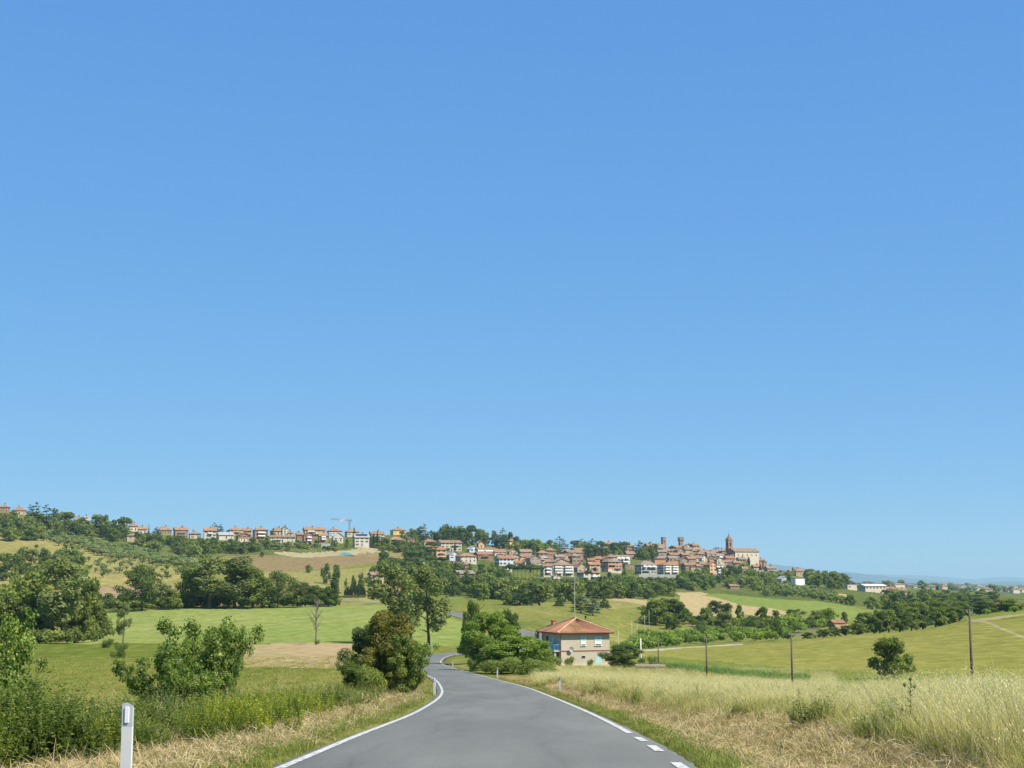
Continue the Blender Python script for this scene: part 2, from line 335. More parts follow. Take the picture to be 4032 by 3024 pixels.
def pchip(xk, yk, x):
    """monotone cubic along axis 0 of yk"""
    xk = np.asarray(xk, float); yk = np.asarray(yk, float); h = np.diff(xk); d = np.diff(yk, axis=0) / h.reshape(-1, *([1] * (yk.ndim - 1)))
    m_ = np.zeros_like(yk)
    w = (d[:-1] * d[1:] > 0); m_[1:-1] = np.where(w, 2 * d[:-1] * d[1:] / np.where(w, d[:-1] + d[1:], 1), 0)
    m_[0] = d[0]; m_[-1] = d[-1]
    i = np.clip(np.searchsorted(xk, x) - 1, 0, len(h) - 1); t = (x - xk[i]) / h[i]
    sh = (-1,) + (1,) * (yk.ndim - 1); t = t.reshape(sh); hh = h[i].reshape(sh)
    return yk[i] * (1 + 2 * t) * (1 - t) ** 2 + m_[i] * hh * t * (1 - t) ** 2 + yk[i + 1] * t * t * (3 - 2 * t) + m_[i + 1] * hh * t * t * (t - 1)
YK = sorted(TV); NC = 700
SG = np.linspace(-.50, .50, NC)                       # x / y of each column
YG = np.exp(np.concatenate([np.linspace(math.log(4), math.log(300), 190)[:-1], np.linspace(math.log(300), math.log(1700), 400)[:-1], np.linspace(math.log(1700), math.log(40000), 70)])); NR = len(YG)
_tab = tan_of_v(np.array([TV[y] for y in YK]))          # rows x cols of z / y
_su = (np.array(TU) - 512) / FPX * 1.0
_tab = pchip(_su, _tab.T, np.clip(SG, _su[0], _su[-1])).T
_tab = pchip(np.log(YK), _tab, np.log(YG))
def blur(a, k):
    for _ in range(k):
        p_ = np.pad(a, 1, mode='edge'); a = (p_[1:-1, 1:-1] * 2 + p_[:-2, 1:-1] + p_[2:, 1:-1] + p_[1:-1, :-2] + p_[1:-1, 2:]) / 6
    return a
XG = SG[None, :] * YG[:, None]; YY = np.repeat(YG[:, None], NC, 1)
ZG = _tab * YY
# gentle undulation
rng = np.random.default_rng(3)
def waves(x, y, lam, n, seed):
    r_ = np.random.default_rng(seed); z = 0
    for _ in range(n):
        a = r_.uniform(0, 2 * pi); k_ = 2 * pi / (lam * r_.uniform(.6, 1.6)); z = z + np.sin((x * cos(a) + y * sin(a)) * k_ + r_.uniform(0, 6))
    return z / math.sqrt(n)
ZG += waves(XG, YY, 45, 6, 1) * np.clip((YY - 60) / 3000, 0, .25) + waves(XG, YY, 7, 6, 2) * np.clip((YY - 25) / 900, 0, .07)
ZG += np.where(YY > 2600, waves(XG, YY, 1500, 8, 5) * np.clip((YY - 2600) / 3000, 0, 1) * 5 + waves(XG, YY, 420, 8, 6) * np.clip((YY - 2600) / 3000, 0, 1) * 2.2, 0)
ZG = ZG.astype(float)
# the house platforms pull the hillside to their level (anchors are added before the mesh is made)
ANCH = []
def zlook(x, y):
    s_ = x / y; i = np.interp(s_, SG, np.arange(NC)); j = np.interp(math.log(max(y, 4.01)), np.log(YG), np.arange(NR))
    i0, j0 = min(int(i), NC - 2), min(int(j), NR - 2); a, b_ = i - i0, j - j0
    return float((ZG[j0, i0] * (1 - a) + ZG[j0, i0 + 1] * a) * (1 - b_) + (ZG[j0 + 1, i0] * (1 - a) + ZG[j0 + 1, i0 + 1] * a) * b_)
def vground(u, Y):
    x = (u - 512) / FPX * Y; z = zlook(x, Y); d = Y * _c + z * _s; return 384 - FPX * (z * _c - Y * _s) / d
def ground_hit(u, v, y0=6, y1=2500):
    """first open ground met by the line of sight through (u, v)"""
    Y = y0
    while Y < y1:
        if vground(u, Y) <= v: return Y
        Y *= 1.012
    return y1

# ------------------------------------------------------------------ table of the far houses: measured box, distance, turn, form, wall, roof, storeys, extras, label
# form: H hipped, G ridge across, E gable end to the front, F flat; turn in degrees (positive shows the shaded side to the left)
HOUSES = [
 ('A',0,105,235,275,322,1050,20,'H','peach','orange',2,'','peach house at the picture edge below the upper ridge roofs'),
 ('A',-20,112,122,152,205,1150,15,'H','brown','dull',2,'','brown roofed house highest on the ridge, cut by the picture edge'),
 ('A',120,290,145,185,235,1150,25,'H','tan','brown',2,'','tan house with wide brown roof beside the tall cedars on the ridge'),
 ('A',105,208,228,234,280,1080,15,'F','white','white',1,'','low white flat roofed building above the peach house'),
 ('A',803,897,256,292,335,1120,20,'G','white','greybrown',2,'','white house with dark sloping roof among the ridge trees'),
 ('A',897,985,256,262,325,1120,20,'F','white','white',2,'','plain white block beside the dark roofed white house on the ridge'),
 ('A',1395,1500,328,360,412,1150,25,'H','ivory','red',2,'','pale house with dark red hipped roof right of the ridge wood'),
 ('A',1500,1602,368,392,445,1120,20,'G','white','orange',2,'','white house with low orange roof below the weeping conifer'),
 ('A',1360,1545,442,463,518,1000,20,'H','tan','brown',1,'','low tan house standing alone below the ridge houses'),
 ('A',1705,1872,362,400,442,1150,25,'H','brick','dull',2,'c','brick house with low dark roof and pale chimney on the ridge'),
 ('A',1880,2055,372,402,492,1120,22,'G','brick','orange',3,'b','brick and white house with orange roof, left of the cream cottage'),
 ('A',2050,2190,418,444,497,1110,18,'H','cream','brown',2,'','cream cottage with brown roof between two taller ridge houses'),
 ('B',275,425,382,410,482,1110,15,'G','white','orange',2,'b','white two storey house with terracotta roof under the dark cedar'),
 ('B',420,612,428,456,502,1090,25,'G','white','grey',2,'','white house with grey roof below the orange brick villa'),
 ('B',535,722,368,402,452,1180,20,'H','peach','orange',2,'b','orange brick villa with wide hipped roof on the skyline'),
 ('B',700,802,385,410,472,1200,20,'G','brick','dull',2,'','narrow brick house squeezed right of the orange brick villa'),
 ('B',625,797,438,462,532,1090,25,'E','brick','dull',2,'','brick gable house with white ground floor below the skyline villa'),
 ('B',810,985,378,402,512,1110,22,'H','brick','orange',3,'bw','tall brick house with cream balconies and orange hipped roof'),
 ('B',1000,1162,372,412,458,1180,22,'H','tan','dull',2,'','tan house with stepped brown roof behind the long cream house'),
 ('B',1125,1192,366,386,458,1170,30,'E','white','dull',3,'','narrow white gable standing tall behind the tan stepped roof'),
 ('B',1187,1257,410,436,472,1190,20,'H','white','red',2,'','small white house with red roof behind the long cream house'),
 ('B',985,1285,460,482,542,1080,12,'G','ivory','brown',2,'b','long cream house with brown roof above the green bank'),
 ('B',1285,1368,432,452,524,1100,20,'G','brick','dull',3,'','brick block joining the balcony tower house to the long house'),
 ('B',1355,1612,368,402,472,1210,15,'G','peach','orange',3,'bw','long orange brick apartment block on the skyline left of the crane'),
 ('B',1350,1487,428,458,592,1080,22,'E','brick','orange',4,'bw','tall brick gable house with stacked balconies and white base'),
 ('B',1525,1632,438,462,537,1100,20,'G','brick','orange',3,'bw','brick house with white balcony rails below the apartment block'),
 ('B',1620,1792,385,414,482,1200,20,'H','blue','red',3,'','pale blue grey house with red hipped roof left of the crane'),
 ('B',1675,1802,430,466,532,1120,20,'E','white','white',3,'','white gable fronted house below the pale blue house'),
 ('B',1815,1977,392,422,464,1220,20,'H','cream','orange',2,'','cream hipped house behind the crane mast'),
 ('B',1905,2085,445,482,582,1090,18,'G','white','grey',3,'s','big white house with solar panels on its grey roof'),
 ('C',145,315,252,282,332,1150,20,'G','ivory','dull',2,'b','cream house with balcony right of the solar panel house'),
 ('C',375,552,213,240,284,1350,22,'H','yellow','dull',2,'','pale yellow villa with brown hipped roof on the skyline'),
 ('C',350,522,312,341,377,1150,18,'H','white','orange',1,'','low white bungalow with orange hipped roof'),
 ('C',550,645,322,328,397,1150,20,'F','brick','brown',2,'','square flat topped brick house with white base'),
 ('C',715,877,335,362,407,1200,20,'H','ivory','red',2,'','cream house with red hipped roof left of the long cream block'),
 ('C',880,1157,348,377,467,1180,20,'G','cream','brown',3,'b','long three storey cream block below the cypress group'),
 ('C',725,890,402,426,452,1120,20,'H','peach','red',1,'','red roofs showing over the pines left of the terrace house'),
 ('C',850,990,420,452,572,1080,22,'H','peach','red',3,'bb','peach terrace house with arched loggias and red roof'),
 ('C',990,1132,468,502,552,1080,25,'E','lilac','grey',2,'','pale lilac gable house with grey roof'),
 ('C',1085,1317,490,522,592,1050,22,'H','white','orange',2,'','bright white house with broad orange hipped roof above the pines'),
 ('C',1210,1342,410,442,477,1180,25,'E','blue','grey',1,'','grey roofed gable house left of the white awnings'),
 ('C',1320,1400,362,382,437,1250,25,'E','peach','red',3,'','tall narrow peach house in front of the park trees'),
 ('C',1300,1490,430,452,492,1170,15,'G','ivory','dull',1,'a','low terrace house with a row of white awnings'),
 ('C',1290,1492,473,502,547,1100,20,'G','brick','red',2,'b','brick red house with low red roof below the awnings'),
 ('C',1480,1642,446,477,522,1190,22,'G','ivory','red',2,'b','terraced house with long red roof right of the awnings'),
 ('C',1655,1742,335,356,435,1350,25,'H','yellow','brown',3,'','bright yellow tall house beside the park trees on the skyline'),
 ('C',1515,1727,513,547,627,1080,25,'G','blue','red',2,'','pale blue house with red roof and shaded gable'),
 ('C',1625,1702,610,640,684,1040,20,'H','blue','red',1,'','small pale cottage with red roof above the umbrella pines'),
 ('C',1050,1222,585,612,668,950,20,'G','stone','brown',2,'','stone house with brown roof half hidden behind pines'),
 ('C',1062,1297,678,712,802,830,22,'G','tan','greybrown',2,'h','stone farmhouse with dark arches and grey brown roof on the slope'),
 ('C',135,312,695,725,838,720,25,'G','tan','brown',2,'b','tan farmhouse with white terrace behind the yellow shrub'),
 ('C',322,532,880,905,1014,600,18,'G','white','brown',2,'h','white house with arches behind the roadside poplars'),
 ('B',1828,2034,1080,1105,1176,650,15,'G','white','brown',1,'','small white house behind the row of cypresses'),
 ('D',58,177,470,507,567,1120,25,'E','white','red',2,'','white gable house right of the pale blue house'),
 ('D',150,332,448,482,532,1200,20,'G','cream','red',2,'','cream house with two red roofs below the park'),
 ('D',185,452,490,542,592,1130,28,'E','stone','red',2,'','stone gable with long bright red roof'),
 ('D',88,217,557,586,622,1080,20,'G','ivory','red',1,'','small ivory cottage with red roof above the umbrella pines'),
 ('D',205,352,528,566,622,1100,25,'E','ivory','red',2,'','ivory gable house in front of the long red roof'),
 ('D',345,527,550,592,642,1080,20,'E','white','greybrown',2,'','white gable with grey eaves behind the umbrella pines'),
 ('D',430,602,482,507,542,1170,20,'H','grey','grey',1,'','grey roofed house behind the long red roof'),
 ('D',460,692,520,562,602,1120,20,'H','tan','brown',2,'','tan house with broad brown roof behind the white apartments'),
 ('D',565,952,555,607,765,1050,18,'H','white','dull',4,'bb','big white apartment house with balconies and hipped roof'),
 ('D',478,642,600,622,765,1030,20,'G','white','dull',3,'b','tall narrow white house left of the big white apartments'),
 ('D',632,762,737,762,836,1000,22,'E','white','brown',2,'h','small white annex with arched window below the white apartments'),
 ('D',705,892,510,542,602,1150,18,'G','brick','red',2,'','red roofed house between the white and brick apartment houses'),
 ('D',795,1092,390,424,555,1230,25,'G','brick','dull',4,'bb','large brick apartment house with balconies below the park trees'),
 ('D',890,1092,520,557,602,1180,22,'E','ivory','dull',2,'','ivory gable in front of the brick apartment house'),
 ('D',955,1147,575,642,704,1090,25,'E','tan','dull',2,'','tan gable with terracotta roof right of the white apartments'),
 ('D',1000,1337,680,717,842,1020,25,'H','white','dull',2,'bh','white house with dark shaded side and brown hipped roof'),
 ('D',1010,1092,525,552,602,1190,25,'E','grey','red',2,'','small grey gable under the brick apartment house'),
 ('D',1138,1262,520,547,577,1200,20,'G','salmon','red',1,'','salmon wing left of the two tier salmon villa'),
 ('D',1200,1427,478,512,577,1220,20,'H','salmon','red',2,'','salmon villa with two tier hipped roof'),
 ('D',1140,1342,563,597,694,1110,22,'G','tan','orange',2,'b','tan house with orange roof below the salmon villa'),
 ('D',1365,1657,518,557,704,1130,25,'H','salmon','greybrown',3,'bb','brick red house with grey roof, balconies and white base'),
 ('D',1485,1772,460,492,604,1250,22,'G','white','greybrown',3,'ab','white house with awnings and grey sloping roof'),
 ('D',1655,1872,582,602,664,1200,15,'F','brown','brown',1,'','low brown terrace wall house beside the white awning house'),
 ('D',1690,1842,403,442,504,1350,22,'G','brown','dull',2,'','rust brown house under the first cedar of the old town'),
 ('D',1680,1832,288,332,434,1450,25,'H','brick','dull',3,'h','reddish palazzo with broad roof between two cedars'),
 ('D',1340,1582,268,302,354,1480,20,'G','brick','orange',2,'','brick palazzo with orange roof behind the park cedars'),
 ('E',0,322,545,602,738,1150,28,'H','grey','greybrown',3,'ab','grey apartment house with awnings and dark shaded side'),
 ('E',300,632,570,604,748,1180,32,'H','white','dull',4,'bb','white apartment house with four rows of balconies above the wall'),
 ('E',245,442,512,530,604,1230,15,'F','salmon','orange',1,'n','blank salmon wall building behind the grey apartment house'),
 ('E',438,627,522,545,604,1240,15,'F','salmon','dull',1,'n','long salmon wall building behind the white balconies'),
 ('E',130,302,283,332,394,1480,25,'G','brick','dull',2,'','brick house with wide roof behind the flat topped cedar'),
 ('E',270,442,303,347,394,1500,25,'G','ivory','dull',2,'','cream walled house left of the plain square tower'),
 ('E',390,512,366,397,434,1430,20,'G','brick','dull',2,'','brick house at the foot of the plain square tower'),
 ('E',490,782,322,352,414,1520,30,'G','brick','orange',2,'','broad gabled palazzo with orange roof under the battlemented tower'),
 ('E',305,462,388,412,484,1400,22,'G','stone','greybrown',2,'','stone house right of the old town cedars'),
 ('E',340,472,468,492,534,1350,18,'G','brown','dull',1,'','low brown house above the salmon buildings'),
 ('E',460,652,426,457,524,1380,28,'G','stone','brown',2,'','house with brown shaded side and white lit gable end'),
 ('E',650,787,433,457,538,1370,25,'G','brick','dull',2,'','red brick house right of the white lit gable'),
 ('E',510,622,373,397,434,1450,20,'G','tan','dull',2,'','tan house below the broad gabled palazzo'),
 ('E',620,782,365,392,434,1450,20,'G','brown','orange',2,'','brown house with orange roof below the battlemented tower'),
 ('E',760,902,368,397,474,1440,22,'G','brick','dull',2,'','brick house left of the white roof terrace'),
 ('E',785,947,468,497,548,1350,22,'G','cream','dull',2,'','cream house with brown roof above the town wall'),
 ('E',860,1012,368,387,434,1480,20,'G','tan','greybrown',2,'a','house with white roof awning on the old town skyline'),
 ('E',890,1112,383,422,474,1450,25,'G','brown','brown',2,'','long brown house in the middle of the skyline roofs'),
 ('E',930,1047,463,502,558,1340,35,'E','ivory','greybrown',2,'','narrow house with bright ivory front and grey brown roof'),
 ('E',1030,1172,448,492,564,1360,25,'G','stone','greybrown',2,'','stone house right of the ivory fronted house'),
 ('E',1090,1202,383,412,454,1470,20,'G','brown','dull',2,'','brown skyline house left of the roof belvedere'),
 ('E',1160,1362,373,402,464,1480,20,'G','stone','brown',2,'','long stone house with belvedere left of the campanile'),
 ('E',1150,1292,438,472,524,1400,20,'G','tan','greybrown',2,'a','tan house with wide white awning below the belvedere'),
 ('E',1130,1262,508,537,594,1330,25,'G','brick','greybrown',2,'','brick house two rows below the belvedere'),
 ('E',1290,1452,478,507,564,1360,20,'G','brick','red',2,'','brick house with red roof left of the church front'),
 ('E',1240,1422,528,562,624,1310,22,'G','tan','brown',2,'','tan house with brown roof below the church'),
 ('E',1330,1452,578,602,654,1290,28,'E','darkgrey','dull',2,'','dark gable above the big round oak'),
 ('E',670,887,573,607,724,1250,22,'G','brown','dull',3,'','tall rust brown house under the town wall'),
 ('E',790,887,618,642,744,1230,20,'F','tan','brown',2,'','square tan house against the rust brown house'),
 ('E',880,962,588,622,744,1240,20,'G','stone','dull',3,'','narrow stone house left of the dark oak'),
 ('E',900,1062,558,587,644,1280,25,'G','brick','dull',2,'','brick house above the narrow stone house'),
 ('E',1000,1190,565,602,758,1220,38,'E','peach','orange',3,'','tall peach house with orange roof and white base'),
 ('E',1180,1252,588,612,764,1225,25,'G','white','dull',4,'ab','tall white house with awnings and balconies below the old town'),
 ('E',1060,1162,528,562,604,1310,25,'G','brown','red',2,'','small brown house with red roof above the tall peach house'),
 ('E',1410,1547,548,572,614,1300,18,'G','brick','dull',1,'','low brick house at the foot of the church wall'),
 ('E',1540,1642,628,657,754,1230,22,'G','tan','dull',3,'b','tan balcony house between the oak and the creeper bank'),
 ('E',1775,1887,513,537,614,1420,25,'G','brick','dull',3,'','brick house right of the church'),
 ('E',1850,1922,538,562,654,1400,20,'F','tan','dull',3,'','slim tan tower house right of the church'),
 ('E',1690,1822,598,627,704,1300,22,'G','tan','dull',2,'','tan house below the lit church wall'),
 ('E',1880,2052,618,652,724,1380,22,'G','stone','greybrown',2,'b','stone house at the end of the old town'),
 ('E',1790,1872,698,722,748,1260,18,'G','salmon','dull',1,'','small salmon outhouse under the end of the old town'),
 ('E',1920,2024,618,642,684,1420,20,'H','brick','brown',2,'','last brick roof of the old town skyline'),
 ('G',255,372,525,542,624,1450,25,'F','grey','grey',2,'','plain grey building right of the old town'),
 ('G',370,542,528,562,604,1440,20,'G','brick','dull',1,'','long brick wing left of the cupola palazzo'),
 ('G',440,632,505,547,604,1430,20,'H','tan','dull',2,'','palazzo with small brick cupola on its hipped roof'),
 ('G',635,1062,580,607,664,1450,12,'H','tan','red',2,'','long low building with red hipped roof beyond the town'),
 ('G',225,392,622,657,794,1150,25,'E','grey','grey',2,'n','grey metal hall with gable end behind the cypress'),
 ('G',430,617,640,657,814,1180,20,'F','sheet','grey',3,'n','building wrapped in white scaffold sheeting above red containers'),
 ('G',725,892,818,824,874,1080,10,'F','white','concrete',1,'n','low white flat wall building above the small wheat field'),
 ('G',1165,1412,735,747,884,1250,20,'F','ivory','grey',2,'','ivory factory wing with flat roof'),
 ('G',1400,1792,738,762,898,1230,18,'G','ivory','white',2,'','long ivory factory with white roof and rows of windows'),
 ('G',1758,1942,775,807,864,1400,20,'G','brick','red',2,'','red roofed houses beyond the ivory factory'),
 ('G',1930,2117,798,837,884,1450,25,'G','tan','brown',2,'','tan house with wide brown roof right of the factory'),
 ('G',1968,2062,878,902,994,1300,20,'E','tan','brown',2,'','tan barn with dark opening in front of the factory houses'),
 ('G',2050,2202,868,907,984,1310,28,'G','blue','red',2,'b','grey blue house with red roof and white balconies'),
 ('G',1988,2112,973,980,1012,1270,10,'F','cream','concrete',1,'n','low cream wall below the tan barn'),
 ('K',1045,1162,470,492,524,1750,20,'G','salmon','orange',2,'','orange house beside the brick factory chimney'),
 ('K',1250,1332,480,492,524,1800,20,'G','brick','dull',2,'','brick house between the two orange houses'),
 ('K',1330,1422,485,497,534,1780,25,'F','peach','orange',2,'','orange block house right of the chimney'),
 ('K',895,1092,513,527,564,1600,20,'G','grey','grey',1,'','grey roofed shed left of the chimney'),
 ('K',1090,1322,520,562,604,1550,20,'G','brown','brown',1,'','long brown roofed factory below the chimney'),
 ('K',1145,1292,578,602,640,1480,20,'G','brick','dull',1,'','low brick shed below the brown factory roof'),
 ('K',1505,1682,520,532,594,1600,15,'F','darkgrey','grey',2,'n','dark grey flat hall in the plain'),
 ('K',1745,1952,630,662,724,760,20,'H','white','orange',1,'','white cottage with orange roof beyond the vineyard'),
 ('K',550,642,440,462,494,2000,20,'G','ivory','dull',2,'','small ivory house far behind the factory'),
 ('K',330,532,432,468,500,1650,25,'G','ivory','brown',2,'','ivory gabled house with brown roof beyond the factory'),
]
for h_ in HOUSES:
    c_, x0, x1, yr, ye, yb, Y = h_[:7]
    u0, vb = px(c_, x0, yb); u1, _ = px(c_, x1, yb); P_ = at((u0 + u1) / 2, vb, Y)
    ANCH.append((P_[0], Y + 5, P_[2], (u1 - u0) / FPX * Y))
HERO_Y = 245.0; HERO = at(566.5, 665.8, HERO_Y)
ANCH.append((HERO[0] + 1, HERO_Y + 5, HERO[2], 16)); ANCH.append((HERO[0] + 1, HERO_Y - 2, HERO[2], 16))

# apply anchors, then cut the road into the ground
num = np.zeros_like(ZG); den = np.full_like(ZG, .15)
for (ax, ay, az, aw) in ANCH:
    R_ = max(aw * .9, .011 * ay); res_ = az - zlook(ax, ay)
    j0, j1 = np.searchsorted(YG, [ay - 3 * R_, ay + 3 * R_]); i0, i1 = np.searchsorted(SG, [(ax - 3 * R_) / ay, (ax + 3 * R_) / ay])
    sl = (slice(j0, j1 + 1), slice(i0, i1 + 1))
    w_ = np.exp(-((XG[sl] - ax) ** 2 + (YY[sl] - ay) ** 2) / (2 * (R_ * .8) ** 2)); num[sl] += w_ * res_; den[sl] += w_
ZG += num / den
msk = (np.abs(XG) < 110) & (YY < 640)
D_, Z_ = road_dist(XG[msk], YY[msk]); DG = np.full_like(ZG, 999.); DG[msk] = D_
a_ = np.abs(D_); zn = ZG[msk]
far = np.clip(YY[msk] / 300, 0, 1)
wid = 3.6 + 5.5 * (1 - .0 * far)
bl = np.clip((a_ - 3.0) / wid, 0, 1); bl = bl * bl * (3 - 2 * bl)
zc = Z_ - .03 - .05 * np.clip(a_ - 3, 0, 2)
zc = np.where(a_ < 2.75, Z_ - .22 - .0006 * YY[msk], np.where(a_ < 3.05, Z_ - .22 + (a_ - 2.75) / .3 * .19, zc))
ZG[msk] = zc * (1 - bl) + zn * bl
# right of the road: a shallow ditch and a bank under the tall grass
nb = (DG > 3) & (DG < 9) & (YY < 130); ZG[nb] += (-.18 * np.exp(-((DG[nb] - 4.6) / .8) ** 2) + .12 * np.exp(-((DG[nb] - 6.8) / 1.2) ** 2))

# ------------------------------------------------------------------ land zones (one sheet of land each, sharing one height field)
def inpoly(U, V, poly):
    r = np.zeros(U.shape, bool); n = len(poly)
    for i in range(n):
        (x0, y0), (x1, y1) = poly[i], poly[(i + 1) % n]
        c_ = ((y0 > V) != (y1 > V)) & (U < (x1 - x0) * (V - y0) / (y1 - y0 + 1e-12) + x0); r ^= c_
    return r
def pl(c, *pts): return [px(c, *p) for p in pts]
xc = (XG[:-1, :-1] + XG[1:, 1:]) / 2; yc = (YY[:-1, :-1] + YY[1:, 1:]) / 2; zc_ = (ZG[:-1, :-1] + ZG[1:, 1:]) / 2; dc = (DG[:-1, :-1] + DG[1:, 1:]) / 2
dd_ = yc * _c + zc_ * _s; UC = 512 + FPX * xc / dd_; VC = 384 - FPX * (zc_ * _c - yc * _s) / dd_
UC = UC + waves(xc / yc * 900, np.log(yc) * 300, 70, 5, 11) * 1.2; VCn = VC + waves(xc / yc * 900, np.log(yc) * 300, 60, 5, 12) * .4
ZONE = np.zeros(UC.shape, int)
ZN = [('meadow', 'meadow')]
def zone(name, mat, poly=None, ylo=0, yhi=1e9, mask=None):
    k = len(ZN); ZN.append((name, mat)); mm = (yc >= ylo) & (yc < yhi)
    if poly is not None: mm &= inpoly(UC, VCn, poly)
    if mask is not None: mm &= mask
    ZONE[mm] = k
zone('plain', 'far_plain', ylo=2300)
zone('woodland_floor', 'wood_floor', [(-300, 500), (60, 505), (140, 532), (250, 545), (400, 520), (640, 530), (780, 560), (1300, 575), (1300, 612), (960, 612), (800, 604), (650, 596), (560, 604), (440, 604), (400, 548), (255, 556), (140, 560), (60, 540), (-300, 530)], 700, 2300)
zone('olive_slope', 'olive_slope', [(-300, 536), (40, 537), (70, 541), (130, 553), (180, 568), (212, 582), (215, 592), (190, 600), (60, 600), (-300, 606)], 500, 1100)
zone('bare_strip', 'bare_soil', [(88, 588), (245, 586), (262, 598), (262, 606), (88, 606)], 460, 700)
zone('upland_meadow', 'meadow_dry', [(252, 571), (300, 572), (400, 565), (405, 600), (340, 606), (252, 606)], 480, 1000)
zone('ploughed_field', 'ploughed', [(226, 556), (262, 555), (284, 557), (300, 559), (330, 556), (372, 553), (405, 552), (398, 561), (366, 564.5), (320, 570), (262, 572), (240, 566)], 600, 1250)
zone('chalk_bank', 'chalk', [(272, 551.5), (300, 553), (345, 550.5), (372, 546), (385, 547), (386, 551), (345, 555), (305, 557.5), (292, 557), (275, 554)], 700, 1300)
zone('hay_field', 'hay_green', [(66, 644), (88, 612), (180, 608), (270, 607), (340, 605.5), (388, 605), (425, 611), (445, 616), (478, 626), (482, 640), (470, 646), (436, 646), (400, 647), (350, 644), (250, 643)], 282, 560)
zone('stubble_strip', 'pink_stubble', [(225, 645), (300, 643), (352, 644), (352, 660), (346, 669), (290, 668), (232, 667)], 150, 320)
zone('lower_meadow', 'meadow_green', [(-300, 636), (66, 642), (225, 644), (228, 668), (352, 669), (352, 720), (-300, 800)], 60, 300, dc < -5)
zone('house_meadow', 'meadow_mixed', [(510, 600), (660, 598), (660, 640), (640, 652), (560, 650), (510, 640)], 300, 700)
zone('dry_patch', 'meadow_dry', pl('D', (1290, 1040), (1640, 1060), (2060, 1130), (2000, 1210), (1740, 1230), (1400, 1250), (1320, 1120)), 450, 1000)
zone('dry_patch', 'wheat', pl('D', (1300, 1048), (1640, 1072), (2060, 1130), (2000, 1195), (1740, 1150), (1400, 1105)), 450, 1000)
zone('wheat_field', 'wheat', pl('E', (560, 1005), (980, 1003), (1450, 1130), (1850, 1210), (2212, 1290), (2300, 1400), (1950, 1375), (1560, 1330), (1280, 1420), (1000, 1430), (750, 1340), (690, 1170), (600, 1040)), 560, 1300)
zone('crop_field', 'crop_green', pl('G', (-875, 900), (-600, 880), (-300, 910), (0, 940), (400, 965), (760, 985), (1160, 1040), (1500, 1130), (1830, 1230), (1840, 1310), (1500, 1275), (1000, 1250), (560, 1160), (100, 1085), (-300, 1040), (-700, 920)), 560, 1350)
zone('far_wheat_field', 'wheat', pl('G', (890, 828), (1240, 882), (1180, 1012), (1080, 985), (1000, 935)), 700, 1400)
zone('grey_meadow', 'grey_meadow', pl('E', (740, 1440), (1300, 1480), (1800, 1500), (2212, 1470), (2450, 1460), (2720, 1480), (2740, 1540), (2660, 1620), (2300, 1650), (1600, 1640), (1100, 1600), (800, 1560)), 440, 760)
zone('big_hay_field', 'hay_olive', [(600, 660), (641, 651.5), (728, 645.5), (793, 641.5), (850, 636), (883, 633), (937, 624.5), (969, 621), (1300, 600), (1300, 700), (600, 700)], 128, 470, dc > 12)
zone('lush_strip', 'hay_dark_green', [(650, 655), (700, 660), (790, 668), (900, 673), (1010, 676), (1060, 690), (640, 690), (630, 660)], 150, 320, dc > 12)
zone('hill_track', 'earth_track', pl('S', (1700, 268), (1830, 262), (2230, 215), (2230, 228), (1850, 285), (2300, 470), (2300, 490), (1830, 300), (1700, 285)), 300, 640)
zone('farm_track', 'dust_track', pl('R', (-20, 558), (300, 545), (560, 525), (870, 503), (1000, 500), (1000, 508), (870, 515), (560, 538), (300, 559), (-20, 573)), 330, 520)
zone('vineyard', 'vineyard_floor', pl('S', (1600, 250), (1720, 200), (2300, 130), (2300, 205), (1800, 250)), 440, 760)
zone('roadside_field', 'grass_floor', None, 0, 128, dc > 5.2)
zone('roadside_field', 'meadow_dry', [(545, 640), (640, 660), (700, 668), (800, 684), (800, 720), (545, 720)], 128, 240, dc > 5)
zone('weed_bank', 'weed_floor', None, 0, 75, dc < -5.6)
zone('mown_verge', 'straw_floor', None, 0, 150, (np.abs(dc) <= 6.2 + np.clip((26 - yc) * .12, 0, 1) + .7 * waves(xc, yc, 5, 5, 4) * .5) & (np.abs(dc) > 3.2))
zone('grass_verge', 'verge_floor', None, 0, 620, (np.abs(dc) <= 4.1 + .35 * waves(xc, yc, 3, 5, 9)) & (yc < 150) | (np.abs(dc) <= 4.2) & (yc >= 150))
VV = np.stack([XG, YY, ZG], -1).reshape(-1, 3)
idx = np.arange(NR * NC).reshape(NR, NC); QQ = np.stack([idx[:-1, :-1], idx[:-1, 1:], idx[1:, 1:], idx[1:, :-1]], -1).reshape(-1, 4); zf = ZONE.reshape(-1)
for k, (nm, mt) in enumerate(ZN):
    q = QQ[zf == k]
    if len(q) == 0: continue
    used, inv = np.unique(q, return_inverse=True)
    tag(put(nm, array_mesh(nm, VV[used], inv.reshape(-1, 4), [mt], smooth=True)), kind='structure')
# ground round and behind the viewpoint
mb = MB().mat('verge_floor'); gx = [-60, -30, -14, -7, -4, -2.9, 2.9, 4, 7, 14, 30, 60]; gy = [-60, -30, -15, -5, 0, 4.0]
def zback(x, y): return -1.32 - .0545 * y - .02 - (.2 if abs(x + .8) < 2.8 else 0) - .01 * max(0, abs(x) - 6)
for i in range(len(gx) - 1):
    for j in range(len(gy) - 1):
        mb.face([(gx[i], gy[j], zback(gx[i], gy[j])), (gx[i + 1], gy[j], zback(gx[i + 1], gy[j])), (gx[i + 1], gy[j + 1], zback(gx[i + 1], gy[j + 1])), (gx[i], gy[j + 1], zback(gx[i], gy[j + 1]))])
